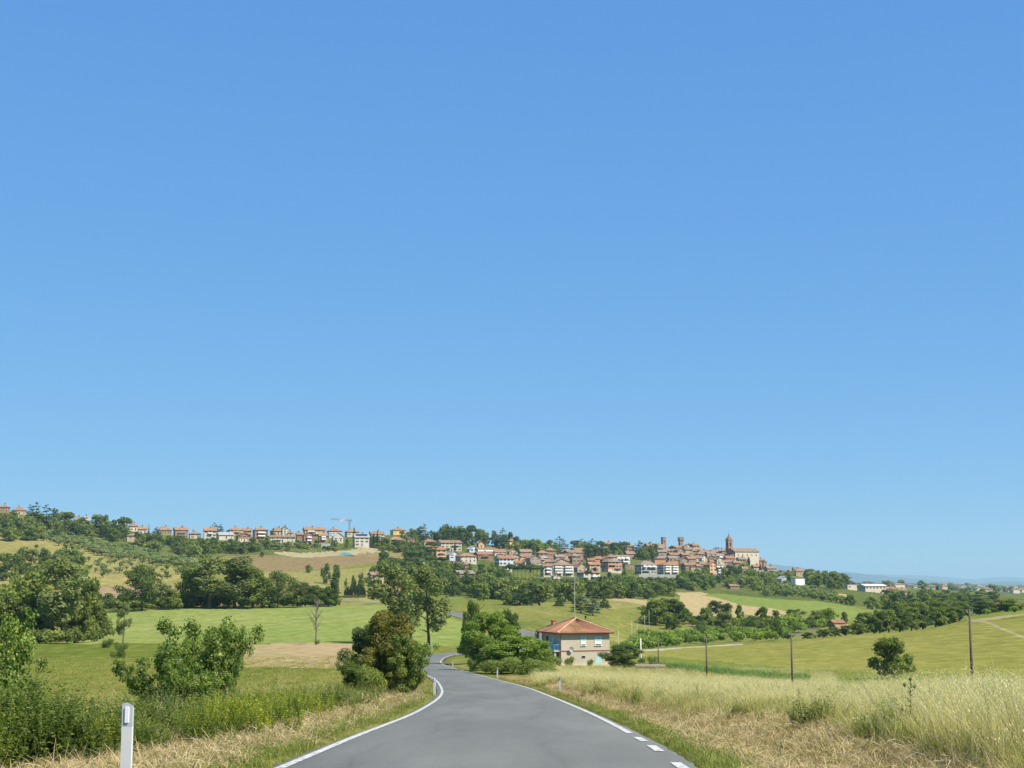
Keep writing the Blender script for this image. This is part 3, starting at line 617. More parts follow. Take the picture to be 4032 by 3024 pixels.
# land beside the measured wedge, out of the picture on both sides
for sgn, ci in ((-1, 0), (1, NC - 1)):
    rows_ = [j for j in range(NR) if YG[j] < 1700][::3]
    for j0, j1 in zip(rows_[:-1], rows_[1:]):
        def ext(j, e_): return (XG[j, ci] + sgn * e_ * (1 + YG[j] / 60), YG[j], ZG[j, ci] - .02 * e_ * (sgn < 0))
        for ea, eb in ((0, 4), (4, 14), (14, 50)):
            q_ = [ext(j0, ea), ext(j0, eb), ext(j1, eb), ext(j1, ea)]; mb.mat('verge_floor' if YG[j0] < 16 else 'meadow').face(q_ if sgn > 0 else q_[::-1])
tag(mb.build('ground'), kind='structure')

# ------------------------------------------------------------------ mountains
def ridge(name, Y, crest, depth, base=-60):
    us = np.linspace(-400, 1500, 380); cv = np.interp(us, [c_[0] for c_ in crest], [c_[1] for c_ in crest])
    r_ = np.random.default_rng(int(Y)); V = []; prof = [(0, 0), (.35, .3), (.7, .66), (1, 1), (1.5, .6), (2.2, 0)]
    xs = (us - 512) / FPX * Y
    cz = tan_of_v(cv) * Y + waves(us, us * 0, 90, 5, 3) * .0006 * Y + waves(us, us * 0, 28, 5, 5) * .00025 * Y
    for (a, h_) in prof:
        yy_ = Y + depth * (a - 1) + waves(us, us * 0 + a * 50, 60, 4, 8) * depth * .08 * (a not in (1,))
        V.append(np.stack([xs * yy_ / Y, yy_, base + (cz - base) * (h_ + waves(us, us * 0 + a * 77, 30, 4, 9) * .03 * (0 < h_ < 1))], -1))
    V = np.array(V); n, k = V.shape[:2]; ix = np.arange(n * k).reshape(n, k)
    Q = np.stack([ix[:-1, :-1], ix[:-1, 1:], ix[1:, 1:], ix[1:, :-1]], -1).reshape(-1, 4)
    return tag(put(name, array_mesh(name, V.reshape(-1, 3), Q, ['mountain'], smooth=True)), kind='structure')
ridge('mountains', 24000, [(-400, 574), (500, 562), (700, 560), (766, 563.5), (790, 567), (817, 571), (845, 572), (872, 575), (900, 578), (930, 581), (960, 582.5), (1100, 583), (1500, 582)], 5000)
ridge('mountains', 36000, [(-400, 572), (700, 568), (820, 573), (872, 574), (905, 575.5), (940, 577), (975, 577.5), (1024, 579), (1200, 576), (1500, 574)], 6000)

# ------------------------------------------------------------------ road
sel = RS[:, 1] < 640; n_ = len(RS); lat = np.array([-2.9, -2.7, -1.9, -1.0, 0, 1.0, 1.9, 2.7, 2.9])
edge = waves(RL, RL * 0, 1.6, 8, 21) * .025
V = []; LT = []; LO = []
for k, l in enumerate(lat):
    ll = l + (edge * np.sign(l) if abs(l) > 2.8 else 0)
    zz = RS[:, 2] + RS[:, 3] * l - (.05 if abs(l) > 2.8 else 0) + .03 * (1 - (l / 2.7) ** 2)
    V.append(np.stack([RS[:, 0] + RN[:, 0] * ll, RS[:, 1] + RN[:, 1] * ll, zz], -1)); LT.append(np.full(n_, l)); LO.append(RL)
V = np.array(V); ix = np.arange(V.shape[0] * n_).reshape(V.shape[0], n_)
Q = np.stack([ix[:-1, :-1], ix[1:, :-1], ix[1:, 1:], ix[:-1, 1:]], -1).reshape(-1, 4)
m, nt, b = nmat('asphalt')
aa = nt.nodes.new('ShaderNodeAttribute'); aa.attribute_name = 'road'
n1 = noise(nt, .35, 5, .6, aa.outputs['Vector'], stretch=(1.2, .22, 1)); n2 = noise(nt, 38, 3, .7); n3 = noise(nt, .9, 4, .65, aa.outputs['Vector'], stretch=(1.6, .12, 1))
r = ramp(nt, [(.36, (.122, .124, .112)), (.5, (.140, .142, .128)), (.64, (.160, .161, .146))]); nt.links.new(n1.outputs[0], r.inputs[0])
r2 = ramp(nt, [(.25, (.6, .6, .6)), (.5, (1, 1, 1)), (.8, (1.4, 1.4, 1.4))]); nt.links.new(n2.outputs[0], r2.inputs[0])
c = mixc(nt, r.outputs[0], r2.outputs[0], .55, 'MULTIPLY')
ng_ = noise(nt, 9, 4, .75); rg_ = ramp(nt, [(.3, (.84, .84, .84)), (.5, (1, 1, 1)), (.72, (1.18, 1.18, 1.18))]); nt.links.new(ng_.outputs[0], rg_.inputs[0]); c = mixc(nt, c, rg_.outputs[0], .8, 'MULTIPLY')
# two wheel paths and wandering seams
sx = nt.nodes.new('ShaderNodeSeparateXYZ'); nt.links.new(aa.outputs['Vector'], sx.inputs[0])
nw = noise(nt, .06, 3, .5, aa.outputs['Vector']); wob = nt.nodes.new('ShaderNodeMath'); wob.operation = 'MULTIPLY_ADD'; wob.inputs[1].default_value = 3.2; nt.links.new(nw.outputs[0], wob.inputs[0]); nt.links.new(sx.outputs[0], wob.inputs[2])
rs_ = nt.nodes.new('ShaderNodeMath'); rs_.operation = 'PINGPONG'; rs_.inputs[1].default_value = 1.35; nt.links.new(wob.outputs[0], rs_.inputs[0])
r4 = ramp(nt, [(.0, (.74, .74, .74)), (.06, (.90, .90, .90)), (.25, (1, 1, 1)), (1, (1.05, 1.05, 1.05))]); nt.links.new(rs_.outputs[0], r4.inputs[0])
c = mixc(nt, c, r4.outputs[0], n3.outputs[0], 'MULTIPLY')
nt.links.new(c, b.inputs['Base Color']); b.inputs['Roughness'].default_value = .8; bump(nt, b, n2.outputs[0], .35, .006)
me = array_mesh('road', V.reshape(-1, 3), Q, ['asphalt'], smooth=True)
at_ = me.attributes.new('road', 'FLOAT_VECTOR', 'POINT'); at_.data.foreach_set('vector', np.stack([np.concatenate(LT), np.concatenate(LO), np.zeros(len(V.reshape(-1, 3)))], -1).astype(np.float32).ravel())
road = tag(put('road', me), 'grey asphalt country road winding down past the farmhouse', kind='structure')
m, nt, b = nmat('line_paint'); n = noise(nt, 9, 4, .7); r = ramp(nt, [(.38, (.19, .19, .17)), (.49, (.44, .44, .41)), (.64, (.62, .62, .59))]); nt.links.new(n.outputs[0], r.inputs[0]); nt.links.new(r.outputs[0], b.inputs['Base Color'])
def strip(name, off, l0, l1, w=.14):
    Ls = np.arange(l0, l1, .6) if l1 - l0 > 2 else np.linspace(l0, l1, 4); o_ = []
    if len(Ls) < 2: return
    for e_ in (-w / 2, w / 2):
        g = lambda a: np.interp(Ls, RL, a)
        l = off + e_; o_.append(np.stack([g(RS[:, 0]) + g(RN[:, 0]) * l, g(RS[:, 1]) + g(RN[:, 1]) * l, g(RS[:, 2]) + g(RS[:, 3]) * l + .03 * (1 - (l / 2.7) ** 2) + .006 + .00004 * Ls], -1))
    Vv = np.concatenate(o_); k = len(Ls); i = np.arange(k - 1)
    put(name, array_mesh(name, Vv, np.stack([i, i + k, i + k + 1, i + 1], -1), ['line_paint']), parent=road)
LEND = float(np.interp(560, RS[:330, 1], RL[:330])) if False else RL[-1]
strip('edge_line', -HALF, 0, LEND)
def station_v(v):
    e_ = np.stack([RS[:, 0] + RN[:, 0] * HALF, RS[:, 1] + RN[:, 1] * HALF, RS[:, 2] + RS[:, 3] * HALF], -1)[:150]
    k = e_[:, 1] > 8; e_ = e_[k]; d = e_[:, 1] * _c + e_[:, 2] * _s; vv = 384 - FPX * (e_[:, 2] * _c - e_[:, 1] * _s) / d
    return float(np.interp(-v, -vv, RL[:150][k]))
strip('edge_line', HALF, station_v(733.8), LEND)
for (va, vb) in ((741.8, 737.7), (751.8, 745.8), (776, 760.4), (810, 788)):
    strip('edge_line_dash', HALF, station_v(va), station_v(vb), .15)

# ------------------------------------------------------------------ far houses
def window_mesh(name, shutter, w=.95, h=1.45):
    mb = MB().mat('white_paint').box(-w / 2 - .1, w / 2 + .1, -.05, .02, -h / 2 - .12, -h / 2)
    mb.box(-w / 2 - .08, w / 2 + .08, -.03, .02, h / 2, h / 2 + .1)
    mb.mat('pane').box(-w / 2, w / 2, -.02, .02, -h / 2, h / 2)
    mb.mat('white_paint').box(-.03, .03, -.04, .0, -h / 2, h / 2)
    if shutter:
        mb.mat(shutter)
        for s_ in (-1, 1): mb.box(s_ * (w / 2 + .26) - .24, s_ * (w / 2 + .26) + .24, -.06, .0, -h / 2, h / 2)
    return mb.mesh(name)
WIN = {'n': window_mesh('window', None), 'b': window_mesh('window', 'shutter_brown'), 'g': window_mesh('window', 'shutter_green'), 'w': window_mesh('window', None, 1.7, 1.2)}
DOOR = MB().mat('white_paint').box(-.65, .65, -.04, .02, 0, 2.3).mat('shutter_brown').box(-.5, .5, -.06, 0, .02, 2.15).mesh('door')
ARCH = None
def arch_mesh():
    n = 10; pts = [(-1.1, 0)] + [(1.1 * cos(pi - pi * k / n), 1.5 + 1.1 * sin(pi - pi * k / n)) for k in range(n + 1)] + [(1.1, 0)]
    mb = MB().mat('dark'); k = len(pts)
    mb.poly([(x, -.04, z) for x, z in pts] + [(x, .3, z) for x, z in pts], [tuple(range(k - 1, -1, -1))] + [(i, (i + 1) % k, k + (i + 1) % k, k + i) for i in range(k)])
    return mb.mesh('archway')
ARCH = arch_mesh()
CHIM = MB().mat('wall_brick').box(-.4, .4, -.35, .35, -1.2, 1.0).mat('roof_dull').box(-.55, .55, -.5, .5, 1.0, 1.15).box(-.25, .25, -.2, .2, 1.15, 1.5).box(-.5, .5, -.45, .45, 1.5, 1.62).mesh('chimney')
def balcony_mesh(w, white):
    mb = MB().mat('wall_concrete').box(-w / 2, w / 2, -1.3, 0, -.15, .05)
    if white: mb.mat('white_paint').box(-w / 2, w / 2, -1.3, -1.22, .05, 1.0).box(-w / 2, -w / 2 + .08, -1.22, 0, .05, 1.0).box(w / 2 - .08, w / 2, -1.22, 0, .05, 1.0)
    else:
        mb.mat('metal_grey').box(-w / 2, w / 2, -1.28, -1.23, .95, 1.02).box(-w / 2, w / 2, -1.28, -1.23, .3, .34)
        k = int(w / .35)
        for i in range(k + 1): x = -w / 2 + .02 + (w - .04) * i / k; mb.box(x - .02, x + .02, -1.27, -1.24, .05, .95)
    return mb.mesh('balcony')
BAL = {(w, k): balcony_mesh(w, k) for w in (3.2, 5.5) for k in (False, True)}
AWN = MB().mat('awning').poly([(-1.7, 0, 0), (1.7, 0, 0), (1.7, -1.9, -.8), (-1.7, -1.9, -.8), (-1.7, 0, .06), (1.7, 0, .06), (1.7, -1.9, -.74), (-1.7, -1.9, -.74), (-1.7, -1.9, -1.1), (1.7, -1.9, -1.1)],
    [(3, 2, 1, 0), (4, 5, 6, 7), (0, 1, 5, 4), (2, 3, 7, 6), (1, 2, 6, 5), (3, 0, 4, 7), (3, 8, 9, 2)]).mesh('awning')
SOL = MB().mat('solar').box(-1.6, 1.6, -1.1, 1.1, 0, .08).mat('metal_grey').box(-1.65, 1.65, -1.15, 1.15, -.03, -.001).mesh('solar_panel')
def roof_mesh(w, d, h, rh, form, mat, wall, oh=.55):
    X, Yy = w / 2 + oh, d / 2 + oh; t = .18; mb = MB().mat(mat)
    zl = h - rh * oh / (min(w, d) / 2) * .8 if form != 'F' else h
    if form == 'H':
        if w >= d: rx, ry = max(X - Yy, .05), 0
        else: rx, ry = 0, max(Yy - X, .05)
        e = [(-X, -Yy), (X, -Yy), (X, Yy), (-X, Yy)]; V = [(x, y, zl - t) for x, y in e] + [(x, y, zl) for x, y in e] + [(-rx, -ry, h + rh), (rx, ry, h + rh)]
        if w >= d: top = [(4, 5, 9, 8), (5, 6, 9), (6, 7, 8, 9), (7, 4, 8)]
        else: top = [(4, 5, 8), (5, 6, 9, 8), (6, 7, 9), (7, 4, 8, 9)]
        mb.poly(V, [(3, 2, 1, 0), (0, 1, 5, 4), (1, 2, 6, 5), (2, 3, 7, 6), (3, 0, 4, 7)] + top)
    elif form in 'GE':
        if form == 'G': prof = [(-Yy, zl - t), (Yy, zl - t), (Yy, zl), (0, h + rh), (-Yy, zl)]; P3 = lambda a, s_: (s_ * X, a[0], a[1])
        else: prof = [(-X, zl - t), (X, zl - t), (X, zl), (0, h + rh), (-X, zl)]; P3 = lambda a, s_: (a[0], s_ * Yy, a[1])
        # two slabs meeting at the ridge, open gables below
        for sd in (-1, 1):
            A_ = Yy if form == 'G' else X; B_ = X if form == 'G' else Yy
            q = [(sd * A_, zl), (0, h + rh), (0, h + rh - t), (sd * A_, zl - t)]; V = []
            for s_ in (-1, 1):
                for (a, z) in q: V.append((s_ * B_, a, z) if form == 'G' else (a, s_ * B_, z))
            mb.poly(V, [(0, 1, 5, 4), (1, 2, 6, 5), (2, 3, 7, 6), (3, 0, 4, 7), (3, 2, 1, 0), (4, 5, 6, 7)])
    else:
        mb.box(-X + oh - .25, X - oh + .25, -Yy + oh - .25, Yy - oh + .25, h - .02, h + .25)
    return mb.mesh('roof')
def wall_mesh(w, d, h, rh, form, mat, low=None):
    mb = MB().mat(mat); x, y = w / 2, d / 2; z0 = -5
    if form == 'G':
        pr = [(-y, z0), (y, z0), (y, h), (0, h + rh - .15), (-y, h)]; V = [(-x, a, z) for a, z in pr] + [(x, a, z) for a, z in pr]
        mb.poly(V, [(4, 3, 2, 1, 0)[::-1][::-1], (5, 6, 7, 8, 9)] + [(i, (i + 1) % 5, 5 + (i + 1) % 5, 5 + i)[::-1] for i in range(5)])
    elif form == 'E':
        pr = [(-x, z0), (x, z0), (x, h), (0, h + rh - .15), (-x, h)]; V = [(a, -y, z) for a, z in pr] + [(a, y, z) for a, z in pr]
        mb.poly(V, [(0, 1, 2, 3, 4), (9, 8, 7, 6, 5)] + [(i, (i + 1) % 5, 5 + (i + 1) % 5, 5 + i)[::-1] for i in range(5)])
    else: mb.box(-x, x, -y, y, z0, h)
    if low:
        mb.mat(low).box(-x - .03, x + .03, -y - .03, y + .03, z0, 1.9)
    return mb.mesh('wall')
hr = random.Random(11)
def far_house(row):
    c, x0, x1, yr, ye, yb, Y, yaw, form, wall, roof, fl, ex, label = row
    u0, vb = px(c, x0, yb); u1, ve = px(c, x1, ye); _, vr = px(c, x0, yr); k = Y / FPX
    Wv = (u1 - u0) * k; h = max((vb - ve) * k, 2.4); rh = max((ve - vr) * k, .5)
    th = radians(yaw); ratio = hr.uniform(.62, .9); w = Wv / (cos(th) + ratio * sin(th)); d = w * ratio
    if form == 'G': d = min(d, 14); w = (Wv - d * sin(th)) / cos(th)
    lim = .62 * (d if form == 'G' else w if form == 'E' else min(w, d)) / 2
    if form in 'HGE': extra = max(0, rh - lim - .6); rh = min(rh, lim + .6); rh = max(rh, .9); h += extra * .5
    P_ = at((u0 + u1) / 2, vb, Y); yc_ = Y + (w * sin(th) + d * cos(th)) / 2
    name = 'factory' if 'factory' in label else 'hall' if ' hall ' in label else 'shed' if 'shed' in label or 'barn' in label else 'apartment_house' if 'apartment' in label else 'house'
    o = empty(name, (P_[0] * yc_ / Y, yc_, P_[2]), th); tag(o, label, {'apartment_house': 'apartment house'}.get(name, name), 'small old houses of the town hill' if 'packed between' in label else 'small houses left of the old town' if 'packed among' in label else 'buildings of the hill town' if Y > 1000 else 'houses on the slope')
    put('wall', wall_mesh(w, d, h, rh, form, 'wall_' + wall, 'wall_white' if 'white base' in label or 'white ground' in label else None), parent=o)
    rf = put('roof', roof_mesh(w, d, h, rh, form, 'roof_' + (roof if 'roof_' + roof in MATS else 'greybrown'), wall), parent=o)
    if form != 'F' and 'n' not in ex:
        put('chimney', CHIM, (hr.uniform(-.3, .3) * w * .6, hr.uniform(-.15, .15) * d, h + rh * .75), parent=rf)
    if form == 'F' and hr.random() < .5: put('chimney', CHIM, (hr.uniform(-.3, .3) * w, 0, h + .2), parent=rf)
    if 's' in ex:
        sl = math.atan2(rh + .4, d / 2)
        for i in range(3):
            s_ = put('solar_panel', SOL, ((i - 1) * w * .26, -d * .24, h + rh * .52 + .15), parent=rf); s_.rotation_euler = (sl, 0, 0)
    if 'n' in ex: return o
    fh = h / fl; kind = hr.choice('bbgn') if Y < 1300 else hr.choice('bbn'); kind = 'w' if name == 'factory' else kind
    faces = [(0, w, d / 2), (-pi / 2, d, w / 2), (pi / 2, d, w / 2)]
    for fi, (a, L, off) in enumerate(faces):
        n = max(1, int(round(L / hr.uniform(3.0, 3.9)))); n = min(n, 7)
        for f in range(fl):
            z = f * fh + fh * .55
            if z + .9 > h + .2: continue
            for i in range(n):
                t = (i + .5) / n * L - L / 2
                if f == 0 and fi == 0 and i == n // 2 and 'h' not in ex:
                    p_ = Vector((t, -off, 0)); p_.rotate(__import__('mathutils').Euler((0, 0, a))); put('door', DOOR, p_, a, parent=o); continue
                if hr.random() < .12: continue
                if f == 0 and fi == 0 and 'h' in ex:
                    if L / n > 2.4: put('archway', ARCH, (t, -off, 0), a, (1, 1, min(1, fh / 2.9)), parent=o)
                    continue
                p_ = Vector((t, -off, z)); p_.rotate(__import__('mathutils').Euler((0, 0, a))); put('window', WIN[kind], p_, a, (1, 1, min(1, fh / 2.8)), parent=o)
    if 'b' in ex:
        for f in range(1, max(fl, 2)):
            wid_ = 5.5 if w > 9 else 3.2
            xs = [-.25 * w, .25 * w] if ('bb' in ex and w > 13) else [0 if w < 12 else hr.choice((-.2, .2)) * w]
            for x in xs: put('balcony', BAL[(wid_ if len(xs) == 1 or w > 14 else 3.2, 'w' in ex or wall in ('white',))], (x, -d / 2, f * fh + .02), parent=o)
    if 'a' in ex:
        na = 4 if 'row of' in label else 1 if 'wide' in label or 'roof awning' in label else 3
        for i in range(na):
            x = ((i + .5) / na - .5) * min(w, na * 4.2); put('awning', AWN, (x, -d / 2 - .01, min(h - .2, (fl - 1) * fh + fh * .95) if 'roof' in label else max(2.5, h - fh * .35)), parent=o)
    return o
for r_ in HOUSES: far_house(r_)
# small houses packed between the measured ones: no two walls share a place
pk = random.Random(31); taken = [(a_[0], a_[1], a_[3]) for a_ in ANCH]; n_pk = 0
for t_ in range(900):
    c_ = pk.choice('DDEEE'); x_ = pk.uniform(20, 1820) if c_ == 'D' else pk.uniform(330, 1900); y_ = pk.uniform(480, 690) if c_ == 'D' else pk.uniform(400, 640)
    u_, v_ = px(c_, x_, y_); Y_ = ground_hit(u_, v_, 700, 1700)
    if not 950 < Y_ < 1560: continue
    X_ = at(u_, v_, Y_)[0]; w_ = pk.uniform(8, 12)
    if any(abs(X_ - a_) < .5 * (b2 + w_) * .8 and abs(Y_ - b_) < 9 for a_, b_, b2 in taken): continue
    taken.append((X_, Y_, w_)); n_pk += 1; hw = w_ / Y_ * FPX * CROPS[c_][2] * 3.9375 / 2; mp = FPX / Y_ * CROPS[c_][2] * 3.9375; h_ = pk.choice((5.5, 6.5, 8.5))
    far_house((c_, x_ - hw, x_ + hw, y_ - (h_ + 2) * mp, y_ - h_ * mp, y_, Y_, pk.uniform(12, 32), pk.choice('GGHE'), pk.choice(('tan', 'brown', 'stone', 'cream', 'brick', 'tan')), pk.choice(('dull', 'brown', 'greybrown', 'dull')), 2 if h_ < 8 else 3, '', 'small old house packed between its neighbours on the town hill' if c_ == 'E' else 'small house packed among the roofs left of the old town'))
    if n_pk >= 40: break

def prism_walls(mb, n, r0, r1, z0, z1, rot=0):
    V = [(r0 * cos(2 * pi * k / n + rot), r0 * sin(2 * pi * k / n + rot), z0) for k in range(n)] + [(r1 * cos(2 * pi * k / n + rot), r1 * sin(2 * pi * k / n + rot), z1) for k in range(n)]
    return mb.poly(V, [(k, (k + 1) % n, n + (k + 1) % n, n + k) for k in range(n)] + [tuple(range(n - 1, -1, -1)), tuple(range(n, 2 * n))])
def spot(c, x, y, Y): u, v = px(c, x, y); return at(u, v, Y)
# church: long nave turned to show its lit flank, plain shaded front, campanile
Yc = 1400; k = Yc / FPX
P0 = spot('E', 1600, 605, Yc); th = radians(22); o = empty('church', (P0[0], Yc + 12, P0[2]), th)
tag(o, 'long church with bright cream flank wall and brown roof beside the campanile', 'church')
w, d, h, rh = 26.0, 15.0, 12.6, 3.2
put('wall', wall_mesh(w, d, h, rh, 'G', 'wall_ivory'), parent=o); put('roof', roof_mesh(w, d, h, rh, 'G', 'roof_dull', ''), parent=o)
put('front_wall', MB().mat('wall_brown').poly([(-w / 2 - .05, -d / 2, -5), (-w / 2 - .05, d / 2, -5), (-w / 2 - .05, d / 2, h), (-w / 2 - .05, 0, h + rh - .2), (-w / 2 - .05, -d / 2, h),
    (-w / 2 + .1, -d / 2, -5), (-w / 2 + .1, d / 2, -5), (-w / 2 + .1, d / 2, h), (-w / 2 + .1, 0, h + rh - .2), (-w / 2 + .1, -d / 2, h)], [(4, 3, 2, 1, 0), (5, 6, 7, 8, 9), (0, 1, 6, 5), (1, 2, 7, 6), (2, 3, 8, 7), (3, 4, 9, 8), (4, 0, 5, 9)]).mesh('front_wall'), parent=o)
put('apse_wing', MB().mat('wall_tan').box(-w / 2 - 5, -w / 2 - .06, -d / 2 + 1.2, 3, -5, 8.2).mat('roof_dull').poly([(-w / 2 - 5.4, -d / 2 + .8, 8.2), (-w / 2 - .07, -d / 2 + .8, 8.2), (-w / 2 - .07, 3.4, 8.2), (-w / 2 - 5.4, 3.4, 8.2), (-w / 2 - .07, -d / 2 + .8, 10.6), (-w / 2 - .07, 3.4, 10.6)], [(3, 2, 1, 0), (0, 1, 4), (2, 3, 5), (0, 4, 5, 3), (1, 2, 5, 4)]).mesh('apse_wing'), parent=o)
for i in range(5): put('window', WIN['n'], (-9.5 + i * 4.9, -d / 2, 9.2), 0, (1.0, 1, 1.5), parent=o)
# campanile
P0 = spot('E', 1384, 470, 1440); o = empty('bell_tower', (P0[0], 1446, P0[2]), radians(24)); k = 1440 / FPX / 14.517 * 1.0
tag(o, 'tall brick campanile with domed belfry and cross beside the church', 'bell tower')
s_ = 2.55; put('shaft', MB().mat('wall_brick').box(-s_, s_, -s_, s_, -10, 7.2).mesh('shaft'), parent=o)
put('cornice', MB().mat('wall_brown').box(-s_ - .4, s_ + .4, -s_ - .4, s_ + .4, 7.2, 7.8).mesh('cornice'), parent=o)
bf = put('belfry', MB().mat('wall_brick').box(-s_ + .15, s_ - .15, -s_ + .15, s_ - .15, 7.8, 15.4).mesh('belfry'), parent=o)
BO = MB().mat('dark'); pts = [(-.75, 0), (-.75, 3.2), (-.5, 3.75), (0, 4), (.5, 3.75), (.75, 3.2), (.75, 0)]
BO.poly([(x, -.04, z) for x, z in pts] + [(x, .2, z) for x, z in pts], [tuple(range(6, -1, -1))] + [(i, (i + 1) % 7, 7 + (i + 1) % 7, 7 + i) for i in range(7)]); BOm = BO.mesh('bell_opening')
for a in (0, -pi / 2, pi / 2): p_ = Vector((0, -s_ + .15, 9.2)); p_.rotate(__import__('mathutils').Euler((0, 0, a))); put('bell_opening', BOm, p_, a, parent=bf)
put('cornice', MB().mat('wall_tan').box(-s_ - .45, s_ + .45, -s_ - .45, s_ + .45, 15.4, 16.0).mesh('cornice'), parent=o)
mb = MB().mat('roof_dull')
for z0, z1, r0, r1 in ((16.0, 17.4, 2.75, 2.35), (17.4, 18.5, 2.35, 1.5), (18.5, 19.0, 1.5, .7), (19.0, 20.6, .62, .55), (20.6, 21.3, .7, .1)): prism_walls(mb, 8, r0, r1, z0, z1, pi / 8)
put('dome', mb.mesh('dome'), parent=o)
put('cross', MB().mat('metal_grey').box(-.09, .09, -.09, .09, 21.2, 24.2).box(-.7, .7, -.07, .07, 23.0, 23.2).mesh('cross'), parent=o)
# plain tower and battlemented tower
P0 = spot('E', 424, 372, 1520); o = empty('tower', (P0[0], 1524, P0[2]), radians(24)); tag(o, 'plain square brick tower with flat top on the old town skyline', 'tower')
put('shaft', MB().mat('wall_brick').box(-1.9, 1.9, -1.9, 1.9, -8, 11.4).mesh('shaft'), parent=o); put('parapet', MB().mat('wall_brown').box(-2.05, 2.05, -2.05, 2.05, 11.4, 12.0).mesh('parapet'), parent=o)
put('slit_window', BOm, (0, -1.9, 6.5), 0, (.6, 1, .5), parent=o)
P0 = spot('E', 676, 340, 1540); o = empty('tower', (P0[0], 1545, P0[2]), radians(20)); tag(o, 'battlemented brick tower with jutting crown and bell frame', 'tower')
put('shaft', MB().mat('wall_brown').box(-1.9, 1.9, -1.9, 1.9, -8, 5.6).mesh('shaft'), parent=o)
mb = MB().mat('wall_brown'); prism_walls(mb, 4, 1.9 * 1.414, 2.55 * 1.414, 5.6, 6.6, pi / 4); mb.box(-2.5, 2.5, -2.5, 2.5, 6.6, 8.6); put('corbelled_crown', mb.mesh('corbelled_crown'), parent=o)
MER = MB().mat('wall_brown').box(-.45, .45, -.2, .2, 0, 1.3).mesh('merlon')
for a in range(4):
    for i in (-1, 0, 1): p_ = Vector((i * 1.8, -2.25, 8.6)); p_.rotate(__import__('mathutils').Euler((0, 0, a * pi / 2))); put('merlon', MER, p_, a * pi / 2, parent=o)
put('bell_frame', MB().mat('metal_grey').tube((-.9, 0, 8.6), (-.15, 0, 11.6), .1, .08).tube((.9, 0, 8.6), (.15, 0, 11.6), .1, .08).tube((-.5, 0, 10), (.5, 0, 10), .08, .08).mesh('bell_frame'), parent=o)
# cupola on the palazzo, belvedere
P0 = spot('G', 462, 520, 1436); o = empty('cupola', (P0[0], 1438, P0[2] - 1)); tag(o, 'small brick cupola on the palazzo roof right of the town', 'cupola')
mb = MB().mat('wall_brown'); prism_walls(mb, 8, 1.3, 1.3, -1, 1.6); put('drum', mb.mesh('drum'), parent=o); mb = MB().mat('roof_dull'); prism_walls(mb, 8, 1.5, 1.1, 1.6, 2.5); prism_walls(mb, 8, 1.1, .2, 2.5, 3.1); put('dome', mb.mesh('dome'), parent=o)
P0 = spot('E', 1200, 385, 1482); o = empty('belvedere', (P0[0], 1486, P0[2])); tag(o, 'open roof belvedere with small pillars left of the campanile', 'belvedere')
mb = MB().mat('wall_brown').box(-2, 2, -2, 2, -2, .3); put('base', mb.mesh('base'), parent=o); PIL = MB().mat('wall_brown').box(-.25, .25, -.25, .25, .3, 2).mesh('pillar')
for x in (-1.7, 0, 1.7):
    for y in (-1.7, 1.7): put('pillar', PIL, (x, y, 0), parent=o)
put('roof', MB().mat('roof_dull').box(-2.3, 2.3, -2.3, 2.3, 2, 2.3).mesh('roof'), parent=o)
# brick factory chimney
P0 = spot('K', 1030, 520, 1780); o = empty('factory_chimney', (P0[0], 1780, P0[2])); tag(o, 'tall round brick factory chimney beside the orange houses', 'chimney')
mb = MB().mat('wall_salmon'); prism_walls(mb, 10, 1.5, .95, -6, 11.6); put('stack', mb.mesh('stack'), parent=o); mb = MB().mat('wall_brick'); prism_walls(mb, 10, 1.15, 1.15, 11.6, 12.4); put('rim', mb.mesh('rim'), parent=o)
# town walls and retaining walls
def long_wall(c, xa, ya, xb, yb, Y, hpx, mat, name, label, t=.6):
    a, b_ = spot(c, xa, ya, Y), spot(c, xb, yb, Y); h = hpx / 14.517 * Y / FPX * (14.517 / (CROPS[c][2] * 3.9375)); mb = MB().mat(mat); n = 6; V = []
    for i in range(n + 1):
        f = i / n; x, z = a[0] + (b_[0] - a[0]) * f, a[2] + (b_[2] - a[2]) * f; V += [(x, Y, z - 4), (x, Y, z + h), (x, Y + t, z + h), (x, Y + t, z - 4)]
    F_ = [(0, 1, 2, 3), (4 * n + 3, 4 * n + 2, 4 * n + 1, 4 * n)]
    for i in range(n):
        for k in range(4): F_.append((4 * i + k, 4 * i + 4 + k, 4 * i + 4 + (k + 1) % 4, 4 * i + (k + 1) % 4))
    o = put(name, mb.poly(V, F_).mesh(name)); tag(o, label, 'wall'); return o
long_wall('E', 590, 560, 880, 585, 1330, 42, 'wall_tan', 'town_wall', 'pale stone town wall below the old town houses')
long_wall('E', 60, 776, 600, 780, 1110, 34, 'wall_concrete', 'retaining_wall', 'long pale retaining wall under the grey and white apartment houses')
long_wall('D', 1650, 812, 1800, 830, 1080, 40, 'wall_white', 'retaining_wall', 'short white wall in the trees below the brick red house')
long_wall('B', 1270, 588, 1470, 592, 1075, 22, 'wall_concrete', 'garden_wall', 'concrete garden wall below the tall brick gable house')
long_wall('B', 1560, 592, 1660, 592, 1075, 40, 'wall_concrete', 'garden_wall', 'concrete wall block left of the white gable fronted house')
long_wall('B', 2030, 1172, 2150, 1174, 640, 26, 'wall_white', 'garden_wall', 'low white garden wall beside the cypress row house')
